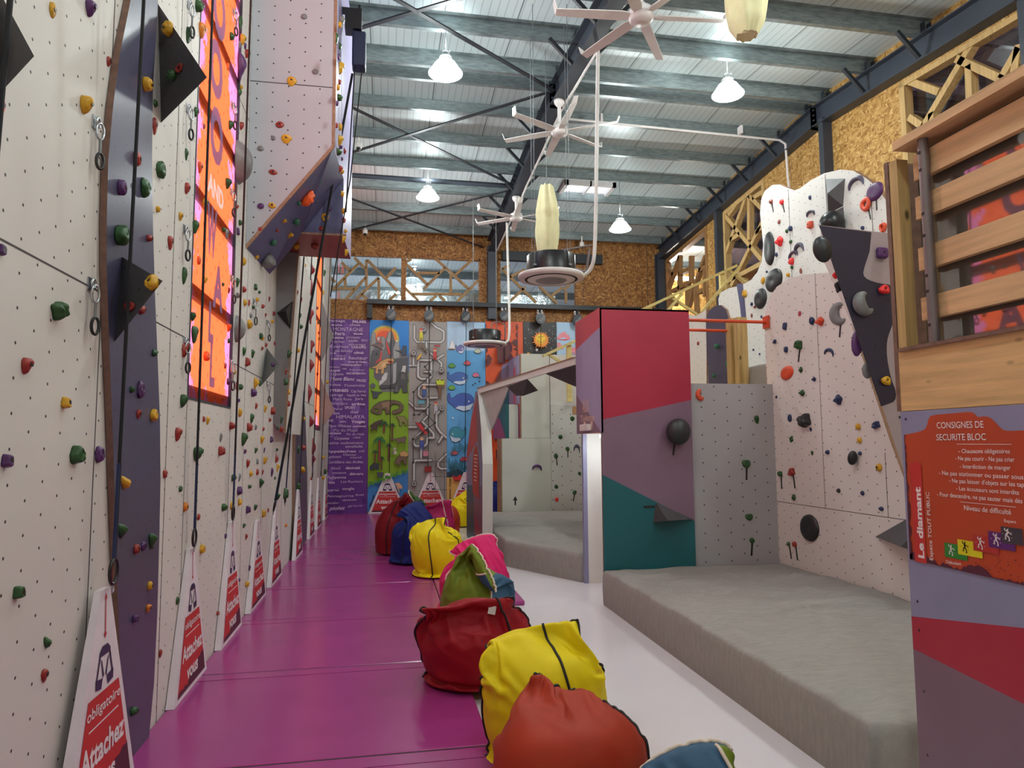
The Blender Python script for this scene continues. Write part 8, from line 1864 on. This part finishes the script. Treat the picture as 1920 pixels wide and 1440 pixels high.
def hold_mesh(t, v):
    if (t, v) not in MESH:
        vs, fs = SHAPES[(t, v)]; me = bpy.data.meshes.new('climbing_hold'); me.from_pydata(vs, [], fs); me.polygons.foreach_set('use_smooth', [True]*len(fs)); me.materials.append(HM['g']); me.update(); MESH[(t, v)] = me
    return MESH[(t, v)]
bm_ = bpy.data.meshes.new('bolt'); n = 10
bm_.from_pydata([(cos(2*pi*k/n), sin(2*pi*k/n), z) for z in (0, 1) for k in range(n)], [], [tuple(range(n, 2*n))]+[(k, (k+1) % n, n+(k+1) % n, n+k) for k in range(n)]); bm_.materials.append(MATS['black_plastic'])
tp_ = bpy.data.meshes.new('route_tape'); tp_.from_pydata([(-.5, -1, 0), (.5, -1, 0), (.5, 0, 0), (-.5, 0, 0), (-.5, -1, 1), (.5, -1, 1), (.5, 0, 1), (-.5, 0, 1)], [], [(0, 3, 2, 1), (4, 5, 6, 7), (0, 1, 5, 4), (1, 2, 6, 5), (2, 3, 7, 6), (3, 0, 4, 7)]); tp_.materials.append(MATS['black_plastic'])
small = {}
GROUP = {'N': 'left wall', 'S1': 'left wall', 'V1': 'left wall', 'V2': 'left wall', 'W1': 'left wall', 'O1': 'left wall', 'W2': 'left wall', 'W3': 'left wall', 'W4': 'left wall', 'S2': 'left wall', 'W5': 'left wall', 'O2': 'left wall', 'W6': 'left wall', 'VG': 'left wall', 'OF': 'overhanging block', 'SX': 'overhanging block', 'U1': 'overhanging block', 'U2': 'overhanging block', 'UR': 'overhanging block', 'CV': 'cave', 'CL': 'cave'}
SM = MB(); smk = sorted(HC); 
for i, (px, py, pz, nx, ny, nz_, W_, H_, P_, c, t, roll, tape, surf, lab) in enumerate(HOLDS):
    N = Vector((nx, ny, nz_)).normalized(); up = Vector((0, 0, 1)) if abs(N.z) < .9 else Vector((0, 1, 0))
    up = (up-N*up.dot(N)).normalized(); R_ = up.cross(N).normalized()
    v = (i*7+len(surf)*3) % 3
    a = radians(-roll if N.x > .5 else roll)+((i*37 % 11)-5)*.05
    u2 = up*cos(a)+R_*sin(a); r2 = R_*cos(a)-up*sin(a)
    base = Vector((px, py, pz))
    if lab:
        o = bpy.data.objects.new('climbing_hold', hold_mesh(t, v)); COL.objects.link(o)
        Mx = Matrix((r2*W_, u2*H_, N*P_)).transposed().to_4x4(); Mx.translation = base; o.matrix_world = Mx
        o.material_slots[0].link = 'OBJECT'; o.material_slots[0].material = HM[c]
        tag(o, lab, 'climbing hold', 'climbing holds on the '+GROUP.get(surf, 'boulder walls'))
        if i < 150 and t in 'TBJKP':
            vs = SHAPES[(t, v)][0]; zt_ = min(vs, key=lambda q: q.x*q.x+(q.y-.02)**2-q.z*.001).z
            d = bpy.data.objects.new('bolt', bm_); COL.objects.link(d); d.parent = o; s_ = .011
            d.matrix_local = Matrix.Translation((0, .02, zt_-.02)) @ Matrix.Diagonal((s_/W_, s_/H_, .04, 1))
        if tape:
            d = bpy.data.objects.new('route_tape', tp_); COL.objects.link(d); d.parent = o
            d.matrix_local = Matrix.Translation((.05, -.40, .01)) @ Matrix.Diagonal((.02/W_, .14/H_, .004/P_, 1))
    else:
        vs, fs = SHAPES[(t, v)]; SM.add([base+r2*(q.x*W_)+u2*(q.y*H_)+N*(q.z*P_) for q in vs], fs, smk.index(c), True)
tag(SM.build('small_climbing_holds', [HM[k] for k in smk], origin=(0, 0, 0)), 'many tiny climbing holds scattered between the larger ones on the walls', 'small holds', None, 'stuff')
